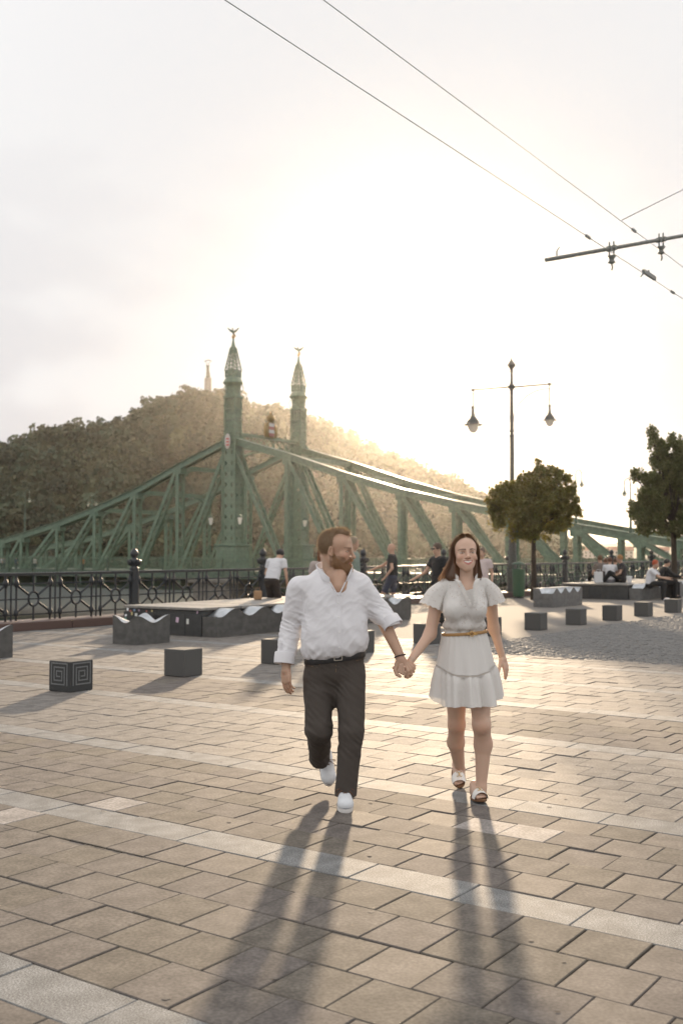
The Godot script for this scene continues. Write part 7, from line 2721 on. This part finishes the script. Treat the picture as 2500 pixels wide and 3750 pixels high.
	for s in ["l", "r"]:
		var e: Vector3 = g["s" + s].lerp(g["e" + s], minf(long, 1.0))
		S.append(["c", g["s" + s], e, 0.07 * w, 0.066 * w, 0.04])
		if long > 1.0:
			S.append(["c", e, g["e" + s].lerp(g["h" + s], long - 1.0), 0.06 * w, 0.048 * w, 0.03])
		elif long > 0.0:
			S.append(["p", e, g["e" + s] - g["s" + s], 0.085 * w])
	S.append(["C", g.neck + Vector3(0, 0.06, 0.02), g.neck + up * 0.0 + tb.z * 0.02, 0.06 * size, 0.05 * size, 0.01])
	S.append(["p", g.pelvis - up * 0.06, -up, 0.3])
	var crease := func(p: Vector3) -> float: return -0.009 * ridge_fold(p + at, 7.0, 11.0, 7.0) - 0.004 * ridge_fold(p, 19.0, 19.0, 19.0)
	part(o, C.get("top_name", "shirt"), mesh_of(S, cell * 0.9, crease), cloth_mat(top.r, top.g, top.b, 0.25 if top.r > 0.3 else 0.0))
	var leg: Color = C.legs
	var L := [["e", g.pelvis - up * 0.02, Vector3(0.165 * fat, 0.13, 0.115 * fat) * w, 0.05, tb]]
	var cut: float = C.get("trouser", 2.0)
	for s in ["l", "r"]:
		L.append(["c", g["p" + s], g["p" + s].lerp(g["k" + s], minf(cut, 1.0)), 0.096 * w, 0.078 * w, 0.05])
		if cut > 1.0:
			L.append(["c", g["k" + s], g["k" + s].lerp(g["a" + s], minf(1.0, cut - 1.0)), 0.077 * w, 0.062 * w, 0.03])
		else:
			L.append(["p", g["p" + s].lerp(g["k" + s], cut), g["k" + s] - g["p" + s], 0.11 * w])
	part(o, C.get("legs_name", "trousers"), mesh_of(L, cell, crease), cloth_mat(leg.r, leg.g, leg.b, 0.0))
	# hair
	var hc: Color = C.get("hair", Color(0.05, 0.03, 0.02))
	if hc.a > 0.5:
		var H := [["e", g.head + fb * Vector3(0, 0.045, -0.02), Vector3(0.084, 0.1, 0.101) * size, 0.02, fb], ["E", g.head + fb * Vector3(0, -0.02, 0.1), Vector3(0.075, 0.09, 0.08) * size, 0.02, fb], ["E", g.head + fb * Vector3(0, -0.1, 0.0), Vector3(0.12, 0.07, 0.13) * size, 0.02, fb]]
		if C.has("long_hair"):
			for s in [-1.0, 1.0]:
				H.append(["c", g.head + fb * Vector3(s * 0.06, 0.02, -0.03), g.head + fb * Vector3(s * 0.075, -C.long_hair, -0.02), 0.04, 0.035, 0.03])
			H.append(["c", g.head + fb * Vector3(0, 0.0, -0.07), g.head + fb * Vector3(0, -C.long_hair, -0.08), 0.05, 0.05, 0.03])
		var tuft := func(p: Vector3) -> float: return 0.006 * fnoise(p, 45.0, 45.0, 45.0)
		var hm := mat(hc.r, hc.g, hc.b, 0.6)
		translucent(hm, hc.r * 2.5, hc.g * 2.5, hc.b * 2.0)
		part(o, "hair", mesh_of(H, cell * 0.6, tuft), hm)
	if C.has("shoe"):
		var sc: Color = C.shoe
		for s in ["l", "r"]:
			part(o, "shoe", mesh_of([["c", g["a" + s] - Vector3(0, 0.025, 0), g["t" + s], 0.042, 0.042, 0.02], ["p", g["t" + s] - Vector3(0, 0.045, 0), Vector3(0, -1, 0), 0.2]], 0.012), mat(sc.r, sc.g, sc.b, 0.6))
	return o

func build_crowd() -> void:
	var black := Color(0.014, 0.014, 0.015)
	var white := Color(0.7, 0.7, 0.72)
	# ---- behind the couple, at the platform and railing
	var bend := {"pelvis": Vector3(0, 0.95, -0.1), "chest": Vector3(0, 1.25, 0.04), "neck": Vector3(0, 1.44, 0.15), "head": Vector3(0.0, 1.53, 0.27), "face": Vector3(0.3, -0.75, 0.8), "sl": Vector3(0.2, 1.38, 0.1), "sr": Vector3(-0.2, 1.38, 0.1), "el": Vector3(0.29, 1.1, 0.1), "er": Vector3(-0.28, 1.1, 0.08), "hl": Vector3(0.26, 0.88, 0.2), "hr": Vector3(-0.27, 0.84, 0.14), "pl": Vector3(0.09, 0.92, -0.1), "pr": Vector3(-0.09, 0.92, -0.1)}
	var a := figure("man in white t-shirt and dark cap bending over a bag beside the platform", Vector3(-1.558, -0.0635, -25) * Vector3(1, 0, 1), deg_to_rad(150), bend, {"top": white, "legs": Color(0.03, 0.022, 0.018), "shoe": black, "hair": Color(0.01, 0.01, 0.012), "fat": 1.08, "top_name": "t_shirt"})
	var cap := MB.new()
	cap.ball(Vector3(0, 1.575, 0.25), Vector3(0.095, 0.075, 0.11), 14, Basis(Vector3.RIGHT, 0.6))
	cap.box(Vector3(0.05, 1.5, 0.36), Vector3(0.07, 0.008, 0.07), Basis(Vector3.RIGHT, 1.0) * Basis(Vector3.UP, 0.3), 0.004)
	part(a, "cap", cap.mesh(), mat(0.012, 0.012, 0.014, 0.7))
	var bag := MB.new()
	bag.box(Vector3(0, 0.1, 0), Vector3(0.085, 0.1, 0.045), Basis(Vector3.UP, 0.4), 0.02)
	var sack := thing("paper_bag", "brown paper carrier bag beside the bending man in white", "bag", Vector3(-1.854, 0.2756, -24) * Vector3(1, 0, 1) + Vector3(0, 0.56, 0))
	sack.position.y = 0.542
	part(sack, "body", bag.mesh(), mat(0.32, 0.19, 0.1, 0.8))
	var hnd := MB.new()
	hnd.tube(PackedVector3Array([Vector3(-0.05, 0.19, 0.02), Vector3(-0.04, 0.26, 0.01), Vector3(0.04, 0.26, -0.01), Vector3(0.05, 0.19, -0.02)]), PackedFloat32Array([0.006]), 5)
	part(sack, "handle", hnd.mesh(), mat(0.28, 0.16, 0.09, 0.8))
	figure("auburn-haired woman half hidden behind the neck of the bearded man", Vector3(-0.3516, -0.0705, -20.2) * Vector3(1, 0, 1), deg_to_rad(10), {}, {"top": Color(0.42, 0.36, 0.33), "legs": Color(0.05, 0.06, 0.09), "hair": Color(0.13, 0.06, 0.025), "long_hair": 0.2, "shoe": black, "skin": Color(0.5, 0.33, 0.25)}, 0.965)
	figure("grey-haired man in a green shirt standing behind the bearded man's face", Vector3(0.217, 0.0369, -21.5) * Vector3(1, 0, 1), deg_to_rad(70), {"face": Vector3(0.2, 0, 1)}, {"top": Color(0.2, 0.25, 0.21), "legs": Color(0.03, 0.03, 0.035), "hair": Color(0.2, 0.17, 0.13), "shoe": black, "fat": 1.15}, 1.09)
	var stride := {"kl": Vector3(0.1, 0.52, 0.2), "al": Vector3(0.1, 0.1, 0.28), "tl": Vector3(0.11, 0.06, 0.45), "kr": Vector3(-0.1, 0.5, 0.0), "ar": Vector3(-0.1, 0.16, -0.3), "tr": Vector3(-0.11, 0.05, -0.18), "er": Vector3(-0.26, 1.2, 0.28), "hr": Vector3(-0.2, 1.08, 0.58), "el": Vector3(0.25, 1.13, -0.05), "hl": Vector3(0.24, 0.92, 0.12)}
	figure("bald man in black t-shirt and blue shorts walking left behind the platform", Vector3(1.315, -0.0048, -28) * Vector3(1, 0, 1), deg_to_rad(-105), stride, {"top": Color(0.02, 0.019, 0.018), "legs": Color(0.06, 0.065, 0.09), "trouser": 0.95, "hair": Color(0, 0, 0, 0), "shoe": Color(0.3, 0.3, 0.3), "fat": 1.12, "top_name": "t_shirt", "legs_name": "shorts"}, 1.04)
	var g := figure("dark-haired man in black with sunglasses left of the woman's hair", Vector3(2.055, 0.0422, -23) * Vector3(1, 0, 1), deg_to_rad(-60), {"er": Vector3(-0.27, 1.14, 0.14), "hr": Vector3(-0.24, 1.02, 0.42), "face": Vector3(-0.1, -0.1, 1)}, {"top": black, "legs": black, "hair": Color(0.045, 0.028, 0.018), "shoe": black, "top_name": "t_shirt"}, 1.02)
	var gl := MB.new()
	for s in [-1.0, 1.0]:
		gl.box(Vector3(s * 0.036 - 0.01, 1.668, 0.135), Vector3(0.03, 0.02, 0.006), Basis(Vector3.UP, s * 0.2), 0.004)
		gl.beam(Vector3(s * 0.068 - 0.005, 1.674, 0.125), Vector3(s * 0.085, 1.674, 0.02), 0.006, 0.01)
	part(g, "sunglasses", gl.mesh(), mat(0.008, 0.008, 0.009, 0.15))
	figure("person in a pale top mostly hidden behind the woman's right-hand hair", Vector3(3.308, -0.001, -25.5) * Vector3(1, 0, 1), deg_to_rad(-20), {}, {"top": Color(0.62, 0.52, 0.5), "legs": Color(0.3, 0.2, 0.17), "hair": Color(0.06, 0.04, 0.03), "shoe": white}, 0.97)
	# ---- sitting on the right-hand platform, seen from behind
	var sit := {"pelvis": Vector3(0, 0.1, 0), "chest": Vector3(0, 0.42, -0.01), "neck": Vector3(0, 0.6, 0.04), "head": Vector3(0, 0.745, 0.09), "sl": Vector3(0.18, 0.54, 0.03), "sr": Vector3(-0.18, 0.54, 0.03), "el": Vector3(0.25, 0.29, 0.1), "er": Vector3(-0.25, 0.29, 0.1), "hl": Vector3(0.14, 0.2, 0.3), "hr": Vector3(-0.14, 0.2, 0.3), "pl": Vector3(0.09, 0.1, 0.03), "pr": Vector3(-0.09, 0.1, 0.03), "kl": Vector3(0.16, 0.3, 0.4), "kr": Vector3(-0.16, 0.3, 0.4), "al": Vector3(0.12, 0.06, 0.58), "ar": Vector3(-0.12, 0.06, 0.58), "tl": Vector3(0.13, 0.04, 0.72), "tr": Vector3(-0.13, 0.04, 0.72)}
	var y := Vector3(0, 0.525, 0)
	figure("seated man in grey-brown t-shirt, leftmost of the group on the right platform", Vector3(9.174, 0.7322, -38.2) * Vector3(1, 0, 1) + y, deg_to_rad(196), sit, {"top": Color(0.17, 0.14, 0.12), "legs": black, "hair": Color(0.1, 0.055, 0.025), "shoe": white, "top_name": "t_shirt"}, 1.08)
	figure("seated person in dark top squeezed between grey and white shirts on the platform", Vector3(9.499, 0.7159, -38.9) * Vector3(1, 0, 1) + y, deg_to_rad(170), sit, {"top": Color(0.1, 0.08, 0.07), "legs": black, "hair": Color(0.08, 0.035, 0.02), "shoe": black}, 0.96)
	figure("seated man in white t-shirt with his back turned on the right platform", Vector3(9.433, 0.7368, -38) * Vector3(1, 0, 1) + y, deg_to_rad(172), sit, {"top": white, "legs": Color(0.2, 0.2, 0.22), "hair": Color(0.09, 0.04, 0.02), "shoe": white, "top_name": "t_shirt"}, 1.0)
	figure("seated person in black jacket right beside the white t-shirt on the platform", Vector3(9.758, 0.7229, -38.6) * Vector3(1, 0, 1) + y, deg_to_rad(150), sit, {"top": black, "legs": black, "hair": Color(0.05, 0.03, 0.02), "shoe": black, "sleeve": 1.8, "top_name": "jacket"}, 0.97)
	figure("blond man in black shirt facing sideways, rightmost of the seated group", Vector3(9.865, 0.7368, -38) * Vector3(1, 0, 1) + y, deg_to_rad(262), sit, {"top": Color(0.03, 0.027, 0.03), "legs": black, "hair": Color(0.26, 0.15, 0.06), "shoe": white, "fat": 1.05}, 1.1)
	var tote := thing("tote_bag", "white paper carrier bag standing behind the seated man in grey", "bag", Vector3(8.854, 0.7531, -37.3) * Vector3(1, 0, 1) + y)
	var tb := MB.new()
	tb.box(Vector3(0, 0.19, 0), Vector3(0.14, 0.19, 0.06), Basis(Vector3.UP, 0.1), 0.012)
	part(tote, "body", tb.mesh(), cloth_mat(0.72, 0.72, 0.72, 0.3))
	var th := MB.new()
	th.tube(PackedVector3Array([Vector3(-0.07, 0.37, 0.03), Vector3(-0.05, 0.46, 0.03), Vector3(0.05, 0.46, 0.03), Vector3(0.07, 0.37, 0.03)]), PackedFloat32Array([0.007]), 5)
	part(tote, "handle", th.mesh(), mat(0.6, 0.6, 0.6, 0.7))
	var tub := thing("takeaway_tub", "white takeaway tub on the platform right of the blond man", "tub", Vector3(9.998, 0.6702, -37.6) * Vector3(1, 0, 1) + y)
	var tu := MB.new()
	tu.lathe([Vector2(0.07, 0), Vector2(0.1, 0.2), Vector2(0.108, 0.2), Vector2(0.108, 0.22), Vector2(0, 0.225)], Vector3.ZERO, Basis(), 14)
	part(tub, "cup", tu.mesh(), mat(0.7, 0.7, 0.7, 0.5))
	# ---- on the wavy bench at the right edge
	var lean := sit.duplicate()
	lean.merge({"head": Vector3(-0.02, 0.72, 0.2), "neck": Vector3(0, 0.58, 0.12), "chest": Vector3(0, 0.4, 0.04), "sl": Vector3(0.17, 0.52, 0.1), "sr": Vector3(-0.17, 0.52, 0.1), "er": Vector3(-0.22, 0.33, 0.32), "hr": Vector3(-0.2, 0.27, 0.6), "el": Vector3(0.2, 0.3, 0.28), "hl": Vector3(0.12, 0.3, 0.52), "kl": Vector3(0.12, 0.12, 0.42), "kr": Vector3(-0.12, 0.12, 0.42), "al": Vector3(0.1, -0.33, 0.4), "ar": Vector3(-0.1, -0.33, 0.42), "tl": Vector3(0.12, -0.37, 0.55), "tr": Vector3(-0.12, -0.37, 0.57)}, true)
	figure("red-haired woman in white top and black trousers seated on the wavy bench", Vector3(10.23, 0.3328, -35.9) * Vector3(1, 0, 1) + Vector3(0, 0.42, 0), deg_to_rad(62), lean, {"top": white, "legs": black, "hair": Color(0.3, 0.07, 0.025), "shoe": white, "fat": 1.15, "sleeve": 0.7}, 1.06)
	figure("person in black with dark cap seated beyond the red-haired woman", Vector3(10.82, 0.4, -36.6) * Vector3(1, 0, 1) + Vector3(0, 0.46, 0), deg_to_rad(95), lean, {"top": black, "legs": black, "hair": Color(0.01, 0.01, 0.01), "shoe": black, "sleeve": 1.8}, 1.05)
	var bb := thing("black_bag", "large black bag standing before the red-haired woman at the right edge", "bag", Vector3(11.23, 0, -36.883))
	var bm := MB.new()
	bm.box(Vector3(0, 0.29, 0), Vector3(0.27, 0.29, 0.16), Basis(Vector3.UP, 0.2), 0.035)
	part(bb, "body", bm.mesh(), cloth_mat(0.012, 0.012, 0.013, 0.0))
	var bh := MB.new()
	bh.tube(PackedVector3Array([Vector3(-0.15, 0.57, 0.04), Vector3(-0.08, 0.68, 0.04), Vector3(0.08, 0.68, 0.04), Vector3(0.15, 0.57, 0.04)]), PackedFloat32Array([0.014]), 6)
	part(bb, "handle", bh.mesh(), mat(0.012, 0.012, 0.013, 0.7))
	# ---- strollers on the bridge footway, a few pixels each
	var looks := [["red", Color(0.5, 0.06, 0.04)], ["white", white], ["dark blue", Color(0.04, 0.05, 0.1)], ["pale", Color(0.5, 0.47, 0.43)], ["orange", Color(0.5, 0.2, 0.06)], ["grey", Color(0.2, 0.2, 0.2)]]
	var us := [26.0, 42.0, 96.0, 164.0, 338.0, 52.0]
	for k in 6:
		var q: float = (us[k] - 1250.0) / 3950.0
		var zz := 138.0
		var s := (q * 125.0 + 12.6) / (0.848 + 0.53 * q)
		figure("tiny stroller in a %s top on the bridge footway, far left" % looks[k][0] if k != 4 else "tiny stroller in an orange top on the bridge footway, above the wavy bench", br(s, -0.95, -1.6), deg_to_rad(90 + 30 * k), {}, {"top": looks[k][1], "legs": Color(0.04, 0.04, 0.05), "hair": Color(0.05, 0.03, 0.02), "cell": 0.045, "girth": 1.15}, 1.02)
